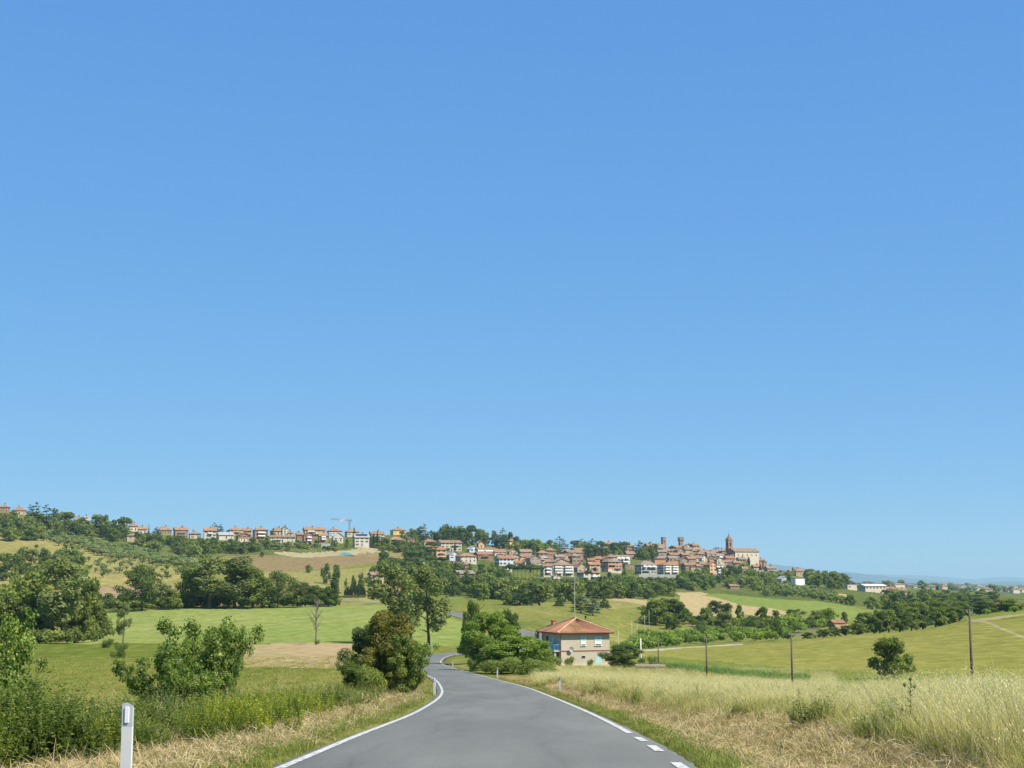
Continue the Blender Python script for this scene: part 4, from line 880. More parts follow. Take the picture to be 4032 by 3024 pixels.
# crane
P0 = spot('B', 1868, 480, 1240); o = empty('tower_crane', (P0[0], 1240, P0[2])); tag(o, 'pale tower crane with long jib above the ridge houses', 'crane')
k = 1240 / FPX / 10.887; H_ = 180 * k
def lattice(mb, a, b_, r, n):
    a, b_ = Vector(a), Vector(b_); dv = (b_ - a) / n; d = dv.normalized(); s1 = d.orthogonal().normalized() * r; s2 = d.cross(s1)
    for c_ in (s1 + s2, s1 - s2, -s1 - s2, -s1 + s2): mb.tube(a + c_, b_ + c_, .11, .11, 4)
    cs = [s1 + s2, s1 - s2, -s1 - s2, -s1 + s2]
    for i in range(n):
        for q in range(4): mb.tube(a + dv * i + cs[q], a + dv * (i + 1) + cs[(q + 1) % 4], .05, .05, 3, False)
    return mb
put('mast', lattice(MB().mat('metal_grey'), (0, 0, -4), (0, 0, H_), .55, 12).mesh('mast'), parent=o)
put('jib', lattice(MB().mat('metal_grey'), (-203 * k, 0, H_ + 1.0), (0, 0, H_ - .2), .42, 16).mesh('jib'), parent=o)
put('counter_jib', lattice(MB().mat('metal_grey'), (0, 0, H_ - .2), (1.9, 0, H_ - .2), .42, 3).mesh('counter_jib'), parent=o)
put('counterweight', MB().mat('wall_concrete').box(.9, 2.0, -.5, .5, H_ - 1.6, H_ - .3).mesh('counterweight'), parent=o)
put('cab', MB().mat('white_paint').box(-8.5, -4, -.55, .55, H_ - .9, H_ + .8).mesh('cab'), parent=o)
# red containers under the sheeted building, teal tarpaulin, small shed with red roof, far cottages
for i, (x, y) in enumerate(((530, 808), (572, 812))):
    P0 = spot('G', x, y, 1165); o = put('container', MB().mat('red_paint').box(-1.9, 1.9, -1.2, 1.2, 0, 2.6).mat('dark').box(-1.0, 1.0, -1.23, -1.2, .3, 1.6).box(-1.95, 1.95, -1.15, 1.15, 2.6, 2.68).mesh('container'), P0, .3)
    tag(o, ('red container left of its twin' if i == 0 else 'red container right of its twin') + ' below the scaffold sheeting', 'container', 'red containers')
P0 = spot('B', 1830, 632, 1062); mb = MB().mat('teal_tarp'); n = 12; V = []; tr = random.Random(5)
for i in range(n + 1):
    for j in range(5): f = i / n; g = j / 4; V.append((-6 + 12 * f, -2 + 4 * g, .1 + 2.3 * sin(pi * f) ** .6 * sin(pi * g) ** .7 * (.75 + .4 * tr.random())))
F_ = [(i * 5 + j, (i + 1) * 5 + j, (i + 1) * 5 + j + 1, i * 5 + j + 1) for i in range(n) for j in range(4)]
tag(put('tarpaulin_heap', mb.poly(V, F_).mesh('tarpaulin_heap'), (P0[0], P0[1], zlook(P0[0], P0[1]) - .1)), 'teal tarpaulin over a heap below the solar panel house', 'tarpaulin')
def small_shed(c, x, y, Y, w, d, h, rh, wall, roof, label):
    P0 = spot(c, x, y, Y); o = empty('shed', (P0[0], P0[1] + d / 2, zlook(P0[0], P0[1])), radians(18)); tag(o, label, 'shed')
    put('wall', wall_mesh(w, d, h, rh, 'G', 'wall_' + wall), parent=o); put('roof', roof_mesh(w, d, h, rh, 'G', 'roof_' + roof, '', .4), parent=o); put('door', DOOR, (-w * .2, -d / 2, 0), parent=o); put('window', WIN['n'], (w * .2, -d / 2, h * .6), 0, (.8, 1, .7), parent=o)
small_shed('G', 1165, 1345, 520, 4.6, 3.6, 1.7, 1.1, 'grey', 'orange', 'small shed with orange roof in the valley trees')
small_shed('G', 1100, 1325, 545, 4.5, 3.5, 2.6, .9, 'brown', 'red', 'dark red roofed shed behind the orange roofed shed')
small_shed('E', 1435, 905, 1060, 7, 5, 2.4, 1.2, 'brick', 'dull', 'small brick shed in the trees below the church')
fr = random.Random(21)
FARH = MB().mat('wall_ivory').box(-6, 6, -4, 4, -3, 6).mat('roof_dull').poly([(-6.6, -4.6, 6), (6.6, -4.6, 6), (6.6, 4.6, 6), (-6.6, 4.6, 6), (-2, 0, 8.2), (2, 0, 8.2)], [(3, 2, 1, 0), (0, 1, 5, 4), (1, 2, 5), (2, 3, 4, 5), (3, 0, 4)]).mesh('house')
FARB = MB().mat('wall_white').box(-12, 12, -6, 6, -3, 6).mat('roof_grey').box(-12.3, 12.3, -6.3, 6.3, 6, 6.5).mesh('hall')
for i in range(120):
    Y = fr.uniform(2300, 6600); u = fr.uniform(880, 1040) if i % 5 else fr.uniform(800, 900); x = (u - 512) / FPX * Y; big = i % 5 == 0
    o = put('hall' if big else 'house', FARB if big else FARH, (x, Y, zlook(x, Y)), fr.uniform(-.6, .6), (fr.uniform(.8, 1.6), 1, fr.uniform(.7, 1.2)))
    tag(o, 'long pale hall far out in the plain' if big else 'tiny pale house far out in the plain', 'hall' if big else 'house', 'halls far out in the plain' if big else 'houses far out in the plain')

# ------------------------------------------------------------------ farmhouse by the road
th = radians(18); W, Dp, Hh = 8.5, 9.6, 5.3
hx = at(575.3, 665.8, HERO_Y + 5.9); o = empty('farmhouse', (hx[0], HERO_Y + (W * sin(th) + Dp * cos(th)) / 2, HERO[2]), th)
tag(o, 'two storey beige farmhouse with terracotta hipped roof and blue balcony', 'house'); HZ = HERO[2]
put('wall', MB().mat('wall_hero').box(-W / 2, W / 2, -Dp / 2, Dp / 2, -3, Hh).mesh('wall'), parent=o)
put('string_course', MB().mat('band_brown').box(-W / 2 - .05, W / 2 + .05, -Dp / 2 - .05, -Dp / 2, 2.28, 2.42).box(-W / 2 - .05, -W / 2, -Dp / 2, Dp / 2, 2.28, 2.42).mesh('string_course'), parent=o)
put('plinth', MB().mat('wall_ivory').box(-W / 2 - .06, W / 2 + .06, -Dp / 2 - .06, -Dp / 2 + .1, -3, .28).mesh('plinth'), parent=o)
# roof: four slopes of barrel-tile rows
def tiled_slope(mb, a, b_, c_, d, rows):
    """quad a-b eave, d-c top; ridges run up the slope"""
    a, b_, c_, d = map(Vector, (a, b_, c_, d)); nrm = (b_ - a).cross(d - a).normalized(); L = (b_ - a).length; n = int(L / .42); courses = rows
    for j in range(courses):
        f0, f1 = j / courses, (j + 1) / courses; lift = .05
        for i in range(n):
            for g0, g1, zA, zB in ((i / n, (i + .5) / n, 0, .07), ((i + .5) / n, (i + 1) / n, .07, 0)):
                def P_(g, f, z): return (a.lerp(b_, g)).lerp(d.lerp(c_, g), f) + nrm * z
                mb.face([P_(g0, f0, zA + lift), P_(g1, f0, zB + lift), P_(g1, f1, zB), P_(g0, f1, zA)])
oh = .6; X0, X1, Y0, Y1 = -W / 2 - oh - .25, W / 2 + oh, -Dp / 2 - oh, Dp / 2 + oh; ze, zr = Hh - .02, Hh + 2.15; ry = .8
rt = MB().mat('hero_tile'); cx = (X0 + X1) / 2
tiled_slope(rt, (X0, Y0, ze), (X1, Y0, ze), (cx, -ry, zr), (cx, -ry, zr), 14)
tiled_slope(rt, (X0, Y1, ze), (X0, Y0, ze), (cx, -ry, zr), (cx, ry, zr), 14)
tiled_slope(rt, (X1, Y0, ze), (X1, Y1, ze), (cx, ry, zr), (cx, -ry, zr), 14)
tiled_slope(rt, (X1, Y1, ze), (X0, Y1, ze), (cx, ry, zr), (cx, ry, zr), 14)
rf = put('roof', rt.mesh('roof'), parent=o); rf['kind'] = 'stuff'
put('eaves_slab', MB().mat('band_brown').box(X0 + .06, X1 - .06, Y0 + .06, Y1 - .06, Hh - .2, Hh - .03).mesh('eaves_slab'), parent=o)
rg = MB().mat('hero_ridge')
for p_ in ((X0, Y0), (X1, Y0), (X1, Y1), (X0, Y1)): rg.tube((p_[0], p_[1], ze + .1), (cx, -ry if p_[1] < 0 else ry, zr + .1), .13, .13, 6)
rg.tube((cx, -ry, zr + .1), (cx, ry, zr + .1), .13, .13, 6); put('ridge_tiles', rg.mesh('ridge_tiles'), parent=rf)
put('gutter', MB().mat('band_brown').tube((X0, Y0 - .05, ze - .03), (X1, Y0 - .05, ze - .03), .07, .07, 6).tube((X0 - .05, Y0, ze - .03), (X0 - .05, Y1, ze - .03), .07, .07, 6).mesh('gutter'), parent=o)
put('downpipe', MB().mat('band_brown').tube((-W / 2 - .06, -Dp / 2 - .08, 0), (-W / 2 - .06, -Dp / 2 - .08, Hh - .2), .055, .055, 6).mesh('downpipe'), parent=o)
ch = put('chimney', MB().mat('wall_concrete').box(-.22, .22, -.22, .22, -.6, .35).mesh('chimney'), (1.25, -1.7, zr - .75), parent=rf)
put('flue', MB().mat('terracotta').tube((1.25, -1.7, zr - .42), (1.25, -1.7, zr + .1), .1, .1, 8).mat('dark').tube((1.25, -1.7, zr + .1), (1.25, -1.7, zr + .5), .17, .17, 8).mesh('flue'), parent=rf)
put('chimney', MB().mat('terracotta').box(-.35, .35, -.3, .3, -.8, .6).box(-.45, .45, -.4, .4, .6, .72).mesh('chimney'), (-2.6, 3.4, zr - 1.0), parent=rf)
an = put('aerial', MB().mat('pale_pole').tube((cx, -.2, zr), (cx, -.2, zr + 7.0), .07, .05, 6).mesh('aerial'), parent=o)
mb = MB().mat('pale_pole')
for z, l in ((6.9, 1.0), (6.4, .8), (5.9, 1.1)):
    mb.tube((cx - l / 2, -.2, zr + z), (cx + l / 2, -.2, zr + z), .035, .035, 5)
    for q in range(5): mb.tube((cx - l / 2 + l * q / 4, -.55, zr + z), (cx - l / 2 + l * q / 4, .15, zr + z), .025, .025, 4)
put('antenna_elements', mb.mesh('antenna_elements'), parent=an)
def hero_window(fx, w_, z0, z1):
    x = -W / 2 + fx * W; y = -Dp / 2
    wd = put('window', MB().mat('white_paint').box(x - w_ / 2 - .09, x - w_ / 2, y - .05, y + .04, z0, z1).box(x + w_ / 2, x + w_ / 2 + .09, y - .05, y + .04, z0, z1).box(x - w_ / 2 - .09, x + w_ / 2 + .09, y - .05, y + .04, z1, z1 + .08).mesh('window'), parent=o)
    put('sill', MB().mat('white_paint').box(x - w_ / 2 - .15, x + w_ / 2 + .15, y - .14, y + .03, z0 - .08, z0 - .002).mesh('sill'), parent=wd)
    zm = z0 + (z1 - z0) * .5
    put('roller_blind', MB().mat('turquoise').box(x - w_ / 2, x + w_ / 2, y - .025, y + .03, zm, z1).mesh('roller_blind'), parent=wd)
    put('awning_cloth', MB().mat('awning').box(x - w_ / 2, x + w_ / 2, y - .03, y + .03, z0 + .2, zm - .003).mesh('awning_cloth'), parent=wd)
    put('pane', MB().mat('pane').box(x - w_ / 2, x + w_ / 2, y - .012, y + .03, z0, z0 + .197).mesh('pane'), parent=wd)
hero_window(.46, .66, 3.2, 4.62); hero_window(.765, .98, 3.2, 4.62)
x = -W / 2 + .46 * W; wd = put('window', MB().mat('white_paint').box(x - .36, x + .36, -Dp / 2 - .04, -Dp / 2 + .02, 1.12, 1.62).mesh('window'), parent=o)
for q in range(3): put('pane', MB().mat('pane').box(x - .31 + q * .21, x - .12 + q * .21, -Dp / 2 - .06, -Dp / 2, 1.17, 1.57).mesh('pane'), parent=wd)
x = -W / 2 + .765 * W; put('garage_door', MB().mat('turquoise').box(x - .55, x + .55, -Dp / 2 - .05, -Dp / 2 + .02, .02, 1.62).mat('white_paint').box(x - .02, x + .02, -Dp / 2 - .06, -Dp / 2, .02, 1.62).mesh('garage_door'), parent=o)
dm = MB().mat('metal_grey'); n = 12
for j in range(3):
    r0, r1 = .42 * j / 3, .42 * (j + 1) / 3
    for i in range(n):
        a0, a1 = 2 * pi * i / n, 2 * pi * (i + 1) / n; f_ = lambda r_, a: (r_ * cos(a), -.3 + r_ * r_ * -.5, r_ * sin(a)); dm.face([f_(r0, a0), f_(r0, a1), f_(r1, a1), f_(r1, a0)])
dm.tube((0, -.3, 0), (0, 0, -.1), .03, .03, 5).tube((0, -.32, -.3), (0, -.75, 0), .015, .015, 4)
ds = put('satellite_dish', dm.mesh('satellite_dish'), (-W / 2 + .195 * W, -Dp / 2, 2.62), parent=o)
# balcony on the shaded side
bx = -W / 2 - 1.15
bl_ = put('balcony', MB().mat('wall_concrete').box(bx, -W / 2, -Dp / 2 + .1, Dp / 2, 2.26, 2.46).mesh('balcony'), parent=o)
put('parapet', MB().mat('blue_rail').box(bx - .04, bx, -Dp / 2 + .1, Dp / 2, 2.5, 3.42).mesh('parapet'), parent=bl_)
rl = MB().mat('blue_rail').box(bx, -W / 2, -Dp / 2 + .08, -Dp / 2 + .13, 3.36, 3.44).box(bx, -W / 2, -Dp / 2 + .08, -Dp / 2 + .13, 2.55, 2.6)
for q in range(9): rl.box(bx + .02 + q * .135, bx + .045 + q * .135, -Dp / 2 + .09, -Dp / 2 + .12, 2.5, 3.4)
put('railing', rl.mesh('railing'), parent=bl_)
put('pillar', MB().mat('pillar_stone').box(bx - .1, bx + .5, Dp / 2 - .6, Dp / 2, -2, Hh - .2).mesh('pillar'), parent=o)
put('pillar', MB().mat('wall_hero').box(bx + .1, bx + .4, -Dp / 2 + .3, -Dp / 2 + .6, -2, 2.26).mesh('pillar'), parent=o)
put('balcony_door', MB().mat('turquoise').box(-W / 2 - .04, -W / 2 + .02, -1.6, -.2, 2.47, 4.6).mesh('balcony_door'), parent=o)
put('balcony_door', MB().mat('shutter_brown').box(-W / 2 - .04, -W / 2 + .02, 1.4, 2.5, 2.47, 4.6).mesh('balcony_door'), parent=o)
put('door', MB().mat('shutter_brown').box(-W / 2 - .05, -W / 2 + .02, -Dp / 2 + 1.2, -Dp / 2 + 2.2, 0, 2.1).mesh('door'), parent=o)
# pot, low wall and shed slab by the house
P0 = spot('H', 633, 690, 243); mb = MB().mat('terracotta'); prism_walls(mb, 12, .42, .6, 0, .75); prism_walls(mb, 12, .66, .66, .75, .86)
pot = empty('plant_pot', (P0[0], P0[1], zlook(P0[0], P0[1]))); tag(pot, 'terracotta pot with a plant at the farmhouse corner', 'plant pot'); put('pot', mb.mesh('pot'), parent=pot)
P0 = spot('H', 1570, 745, 232); o = empty('outbuilding', (P0[0], P0[1], P0[2])); tag(o, 'low concrete outbuilding with flat slab roof beside the fig tree', 'outbuilding')
put('wall', MB().mat('wall_concrete').box(-2.2, 1.6, -1.2, 1.2, -2, .55).mesh('wall'), parent=o); put('roof', MB().mat('wall_stone').box(-2.4, 2.2, -1.5, 1.4, .56, .78).mesh('roof'), parent=o); put('pillar', MB().mat('wall_concrete').box(1.75, 2.0, -1.2, -.9, -2, .56).mesh('pillar'), parent=o)

# ------------------------------------------------------------------ delineator posts, poles, vehicles
def delineator(x, y, z, rz, red, label):
    o = empty('delineator_post', (x, y, z), rz); tag(o, label, 'delineator post', 'delineator posts along the road')
    w, t = .06, .045; mb = MB().mat('post_white')
    def sec(z0, z1, mat, name, par, ww=w, tt=t):
        V = [(-ww, -tt, z0), (ww, -tt, z0), (ww * .7, tt, z0), (-ww * .7, tt, z0), (-ww, -tt, z1), (ww, -tt, z1), (ww * .7, tt, z1), (-ww * .7, tt, z1)]
        return put(name, MB().mat(mat).poly(V, [(3, 2, 1, 0), (4, 5, 6, 7), (0, 1, 5, 4), (1, 2, 6, 5), (2, 3, 7, 6), (3, 0, 4, 7)]).mesh(name), parent=par)
    body = sec(-.3, .70, 'post_white', 'post', o)
    V = [(-w, -t, .70), (w, -t, .70), (w * .7, t, .70), (-w * .7, t, .70), (-w, -t, .95), (0.0, -t, .965), (w, -t, .935), (w * .7, t, .90), (-w * .7, t, .915)]
    bnd = put('band', MB().mat('post_band').poly(V, [(0, 1, 6, 5, 4), (1, 2, 7, 6), (2, 3, 8, 7), (3, 0, 4, 8), (4, 5, 6, 7, 8)]).mesh('band'), parent=o)
    put('reflector', MB().mat('reflector_red' if red else 'reflector_white').box(-.022, .022, -t - .012, -t, .745, .915).mesh('reflector'), parent=bnd)
    return o
def roadside(v, side, off):
    """plan point beside the road where the edge line crosses image row v"""
    e_ = np.stack([RS[:, 0] + RN[:, 0] * HALF * side, RS[:, 1] + RN[:, 1] * HALF * side, RS[:, 2]], -1); d = e_[:, 1] * _c + e_[:, 2] * _s
    return e_
for (u, Y, red, lab) in ((128, 16.7, False, 'nearest white roadside post with grey band and white reflector, left verge'),
                         (434.6, 80, False, 'white roadside post on the inside of the left bend'),
                         (415.2, 168, False, 'white roadside post beyond the left bend beside the dark bush'),
                         (432.0, 287, False, 'farthest white roadside post at the outside of the far bend'),
                         (452.8, 215, True, 'white roadside post behind the grass at the right of the far bend'),
                         (497.5, 141, True, 'white post with red reflector in front of the right bushes'),
                         (560.0, 90, True, 'white post with red reflector in the grass right of the road')):
    x = at(u, 690 if Y > 20 else 735, Y)[0]; delineator(x, Y, zlook(x, Y) if Y > 20 else at(128, 702, 16.7)[2] - .965, -.25 if Y > 20 else -.12, red, lab)
def pole(u, vt, Y, r, mat, label, lean=0, cap=None):
    x = at(u, 650, Y)[0]; z = zlook(x, Y); top = at(u, vt, Y)[2]; o = empty('utility_pole', (x, Y, z)); tag(o, label, 'pole', 'poles beside the hay field' if r > .06 else 'thin poles behind the farmhouse')
    put('shaft', MB().mat(mat).tube((0, 0, -1), (lean, 0, top - z), r * 1.0, r * .65, 8).mesh('shaft', True), parent=o)
    if r > .06:
        put('insulator_bracket', MB().mat('metal_grey').tube((lean - .25, 0, top - z - .25), (lean + .25, 0, top - z - .25), .025, .025, 5).tube((lean - .22, 0, top - z - .25), (lean - .22, 0, top - z - .05), .04, .03, 6).tube((lean + .22, 0, top - z - .25), (lean + .22, 0, top - z - .05), .04, .03, 6).mesh('insulator_bracket'), parent=o)
pole(971.0, 609, 118, .13, 'wood_pole', 'tallest dark wooden pole near the right edge')
pole(791.6, 632, 150, .12, 'wood_pole', 'dark wooden pole in the middle of the hay field edge')
pole(706.4, 637, 200, .13, 'wood_pole', 'dark wooden pole second from the farmhouse')
pole(658.3, 639.5, 240, .12, 'wood_pole', 'dark wooden pole next to the low outbuilding')
pole(640.8, 638.3, 262, .13, 'post_white', 'white pole behind the fig tree')
for i, (u, vt, Y) in enumerate(((618.5, 630.6, 300), (632, 621.7, 350), (637.4, 621.4, 370), (645, 614.8, 420), (649.5, 609.3, 470))):
    pole(u, vt, Y, .055, 'pale_pole', ('nearest', 'second', 'third', 'fourth', 'farthest')[i] + ' thin pale pole in the meadow behind the farmhouse')
def car(x, y, rz, body, label, name='parked_car', van=False):
    z = zlook(x, y); o = empty(name, (x, y, z + .05), rz); tag(o, label, 'van' if van else 'car', 'vehicles')
    hh = 1.9 if van else 1.42
    pr = [(-2.1, .35), (2.1, .35), (2.1, .8), (1.2, .95), (.55, hh), (-1.5, hh), (-2.1, 1.0)] if not van else [(-2.6, .35), (2.6, .35), (2.6, .95), (2.0, 1.2), (1.5, hh + .4), (-2.6, hh + .4)]
    k = len(pr); V = [(a, -.85, b_) for a, b_ in pr] + [(a, .85, b_) for a, b_ in pr]
    put('body', MB().mat(body).poly(V, [tuple(range(k)), tuple(range(2 * k - 1, k - 1, -1))] + [(i, k + i, k + (i + 1) % k, (i + 1) % k) for i in range(k)]).mesh('body'), parent=o)
    put('window', MB().mat('glass_dark').box(-1.3, .45, -.87, .87, 1.0, hh - .12).mesh('window'), parent=o)
    for xx in (-1.35, 1.35):
        for yy in (-.8, .8): put('wheel', MB().mat('rubber').tube((xx, yy - .12, .3), (xx, yy + .12, .3), .33, .33, 12).mat('metal_grey').tube((xx, yy - .13, .3), (xx, yy + .13, .3), .18, .18, 8).mesh('wheel'), parent=o)
P0 = spot('O', 1275, 320, 536); car(P0[0], P0[1], .25, 'car_white', 'white car parked by the road below the white house'); P0 = spot('O', 1225, 318, 540); car(P0[0], P0[1], .25, 'car_white', 'white car parked behind the other white car')
P0 = spot('G', 1757, 1170, 640); car(P0[0], P0[1], .9, 'car_white', 'white van at the edge of the green crop field', 'van', True)

# ------------------------------------------------------------------ vegetation library
def leaf_quads(rg, P, N, size, aspect=.55, jitter=.5):
    n = len(P); R_ = rg.normal(size=(n, 3)); N = N + R_ * jitter; N /= np.linalg.norm(N, axis=1)[:, None] + 1e-9
    T = rg.normal(size=(n, 3)); T -= (T * N).sum(1)[:, None] * N; T /= np.linalg.norm(T, axis=1)[:, None] + 1e-9; B_ = np.cross(N, T)
    s_ = (size * rg.uniform(.6, 1.35, n))[:, None]; a = T * s_; b_ = B_ * s_ * aspect
    V = np.stack([P + a, P + b_ - a * .1, P - a, P - b_ - a * .1], 1).reshape(-1, 3); return V, np.arange(4 * n).reshape(n, 4)
def lobe_points(rg, lobes, n, shell=.5, out=1.5):
    L = np.array(lobes); w = (L[:, 3] * L[:, 4] + L[:, 4] * L[:, 5]); w /= w.sum(); k = rg.choice(len(L), n, p=w)
    d = rg.normal(size=(n, 3)); d /= np.linalg.norm(d, axis=1)[:, None]; r_ = shell + (1 - shell) * rg.random(n) ** .6
    r_ = np.where(rg.random(n) < .16, r_ * rg.uniform(1.05, out, n), r_)
    return L[k, :3] + d * L[k, 3:] * r_[:, None], d, k
def tubes(paths, n=6):
    """list of (points, radii) -> verts, quads"""
    V = []; Q = []; o = 0
    for pts, rad in paths:
        pts = [Vector(p) for p in pts]
        for i, p in enumerate(pts):
            d = (pts[min(i + 1, len(pts) - 1)] - pts[max(i - 1, 0)]).normalized(); a = d.orthogonal().normalized() if abs(d.z) < .95 else Vector((1, 0, 0)); a = (a - d * a.dot(d)).normalized(); b_ = d.cross(a)
            for k in range(n): t = 2 * pi * k / n; V.append(p + (a * cos(t) + b_ * sin(t)) * rad[i])
        for i in range(len(pts) - 1):
            for k in range(n): Q.append((o + i * n + k, o + i * n + (k + 1) % n, o + (i + 1) * n + (k + 1) % n, o + (i + 1) * n + k))
        o += len(pts) * n
    return np.array([tuple(v) for v in V]), np.array(Q)
def limbs(rg, base_h, top_h, spread, r0, nl=5, bend=.3, fork=.35):
    """trunk and limbs reaching to the lobes"""
    pts = [Vector((0, 0, -.6))]; x = y = 0
    for i in range(1, 6):
        f = i / 5; x += rg.normal() * bend * .25; y += rg.normal() * bend * .25; pts.append(Vector((x, y, top_h * .8 * f)))
    P_ = [(pts, [r0 * (1.25 if i == 0 else 1 - .8 * i / 5) for i in range(6)])]
    for k in range(nl):
        f = fork + (1 - fork) * .75 * k / max(nl - 1, 1); i = min(int(f * 5), 4); s0 = pts[i].lerp(pts[i + 1], f * 5 - i); a = rg.uniform(0, 2 * pi); L = spread * rg.uniform(.55, .95)
        e = s0 + Vector((cos(a) * L, sin(a) * L, L * rg.uniform(.4, .9))); mid = s0.lerp(e, .5) + Vector((0, 0, .1 * L)); rr = r0 * (1 - .7 * f) * .6
        P_.append(([s0, mid, e], [rr, rr * .7, rr * .25]))
    return P_
LIB = {}; RAW = {}
def make_kind(kind, seed):
    rg = np.random.default_rng(seed); base = kind.split('_')[0]
    far = kind.endswith('_far'); near = kind.endswith('_near')
    mat, bark = 'leaf_broad', 'bark'; shell = .5; asp = .6; jit = .55
    if base in ('broad', 'dark', 'oak', 'red', 'bright'):
        H, Wd = (10., 9.) if base != 'oak' else (12., 14.)
        nl = int(rg.integers(13, 19)) if far else int(rg.integers(26, 34)) if not near else 46; lobes = []
        lo_ = .07 if near else .06 if far else .13 if base != 'oak' else .24
        for i in range(nl):
            t = (i + rg.random()) / nl; a = i * 2.4 + rg.uniform(-.6, .6); zz = H * (lo_ + (.86 - lo_) * t); prof = max(.25, 1 - abs(2 * t - .85) ** 2.4) ** .55
            rr = Wd * .5 * prof * (rg.uniform(.3, 1.12) if not near else rg.uniform(.3, 1.0)) * .8; s_ = Wd * rg.uniform(.09, .20) * (1 if far else .8 if not near else .62); lobes.append((cos(a) * rr, sin(a) * rr, zz, s_ * rg.uniform(.9, 1.3), s_, s_ * rg.uniform(.6, .95) * H / Wd))
        for i in range(3): lobes.append((rg.normal() * Wd * .08, rg.normal() * Wd * .08, H * (lo_ + .2 + .18 * i), Wd * .13, Wd * .13, H * .10))
        n, sz = (1000, .50) if far else (5600, .25) if not near else (20000, .13)
        mat = {'broad': 'leaf_broad', 'dark': 'leaf_dark', 'oak': 'leaf_dark', 'red': 'leaf_red', 'bright': 'leaf_bright'}[base]; TP = limbs(rg, 2, H, Wd * .42, .26, 6, .3, .15 if near else .3)
    elif base == 'tall':
        H, Wd = 16., 8.5; lobes = []
        for i in range(26):
            t = rg.random(); a = rg.uniform(0, 2 * pi); rr = Wd * .44 * math.sin(pi * (.14 + .76 * t)) * rg.uniform(.2, 1); s_ = Wd * rg.uniform(.09, .17); lobes.append((cos(a) * rr, sin(a) * rr, H * (.16 + .74 * t), s_, s_, s_ * 1.25))
        n, sz = (1000, .55) if far else (4300, .26); mat = 'leaf_poplar'; TP = limbs(rg, 3, H, Wd * .3, .28, 8, .5, .25)
    elif base == 'cypress':
        H, Wd = 10., 1.9; lobes = [(rg.normal() * .07, rg.normal() * .07, H * (.08 + .86 * i / 13), Wd * .5 * (math.sin(pi * (.16 + .80 * i / 13)) ** .7), Wd * .5 * (math.sin(pi * (.16 + .80 * i / 13)) ** .7), .75) for i in range(14)]
        n, sz, mat, shell = 1100, .27, 'leaf_cypress', .7; TP = [([(0, 0, -.5), (0, 0, H * .9)], [.16, .03])]
    elif base == 'pine':
        H, Wd = 9., 8.; lobes = []
        for i in range(14):
            a = rg.uniform(0, 2 * pi); rr = Wd * .36 * math.sqrt(rg.random()); lobes.append((cos(a) * rr, sin(a) * rr, H * .80 + .14 * H * (1 - (rr / (Wd * .4)) ** 2), 1.25, 1.25, .8))
        n, sz, mat = 1100, .45, 'leaf_pine'; TP = limbs(rg, 5, H, Wd * .4, .24, 6, .25, .72)
    elif base in ('cedar', 'conifer'):
        H, Wd = 14., 9.; lobes = []; lv = 9 if base == 'cedar' else 12
        for j in range(lv):
            t = j / (lv - 1); R_ = Wd * .5 * ((1 - t) ** (.5 if base == 'cedar' else .85) * (.8 if base == 'cedar' else .95) + (.18 if base == 'cedar' else .06)); zz = H * ((.16 if base == 'cedar' else .06) + .82 * t); m_ = max(3, int(7 * (1 - t) + 2))
            for i in range(m_):
                a = rg.uniform(0, 2 * pi); rr = R_ * rg.uniform(.35, .85); lobes.append((cos(a) * rr, sin(a) * rr, zz + rg.normal() * .25 - (0 if base == 'cedar' else .35 * rr / 2), max(R_ * .38, .45), max(R_ * .38, .45), .42 if base == 'cedar' else .6))
        n, sz, mat = 1500, .42, 'leaf_cedar' if base == 'cedar' else 'leaf_dark'; TP = limbs(rg, 2, H * 1.2, Wd * .2, .3, 4, .1, .3)
    elif base == 'olive':
        H, Wd = 4., 4.2; lobes = [(rg.normal() * .75, rg.normal() * .75, H * rg.uniform(.42, .78), rg.uniform(.7, 1.1), rg.uniform(.7, 1.1), rg.uniform(.55, .9)) for _ in range(8)]
        n, sz, mat = 480, .30, 'leaf_olive'; TP = limbs(rg, 1, H, 1.2, .2, 3, .3)
    elif base in ('bush', 'vine'):
        H, Wd = 3., 4.; lobes = [(rg.normal() * .85, rg.normal() * .85, H * rg.uniform(.2, .68), rg.uniform(.7, 1.15), rg.uniform(.7, 1.15), rg.uniform(.5, .9)) for _ in range(9)]
        n, sz = (650, .30) if not near else (5200, .085); mat = 'leaf_bright' if base == 'vine' else 'leaf_broad'; TP = limbs(rg, 1, H * .8, 1.0, .08, 4, .2)
    elif base == 'shrub':
        H, Wd = 3.5, 3.5; TP = []; cen = []; lobes = []; mat = 'leaf_shrub'; sz = .044; asp = .7
        for i in range(15):
            a = i * 2.4 + rg.uniform(-.4, .4); tl = rg.uniform(.08, .55); L = H * rg.uniform(.6, 1.0); dx_, dy_ = cos(a) * tl, sin(a) * tl; p0 = Vector((cos(a) * .12, sin(a) * .12, -.1)); p1 = p0 + Vector((dx_ * L * .4, dy_ * L * .4, L * .5)); p2 = p0 + Vector((dx_ * L, dy_ * L, L * (1 - .25 * tl)))
            TP.append(([p0, p1, p2], [.028, .018, .005]))
            for j in range(9):
                f = rg.uniform(.22, 1.0); q = p0.lerp(p1, f * 2) if f < .5 else p1.lerp(p2, f * 2 - 1); r_ = H * rg.uniform(.035, .085); q = q + Vector(rg.normal(size=3) * .12); lobes.append((q.x, q.y, q.z, r_ * 1.2, r_ * 1.2, r_))
        n, shell = 15000, .1
    P_, d_, k_ = lobe_points(rg, lobes, n, shell, 1.25 if near else 1.45); d_[:, 2] += .25
    keep = P_[:, 2] > .02 * H; P_, d_, k_ = P_[keep], d_[keep], k_[keep]
    V, Q = leaf_quads(rg, P_, d_, sz, asp, jit); lo = rg.uniform(-.16, .16, len(lobes)); sh = .5 + lo[k_] + rg.normal(size=len(k_)) * .15
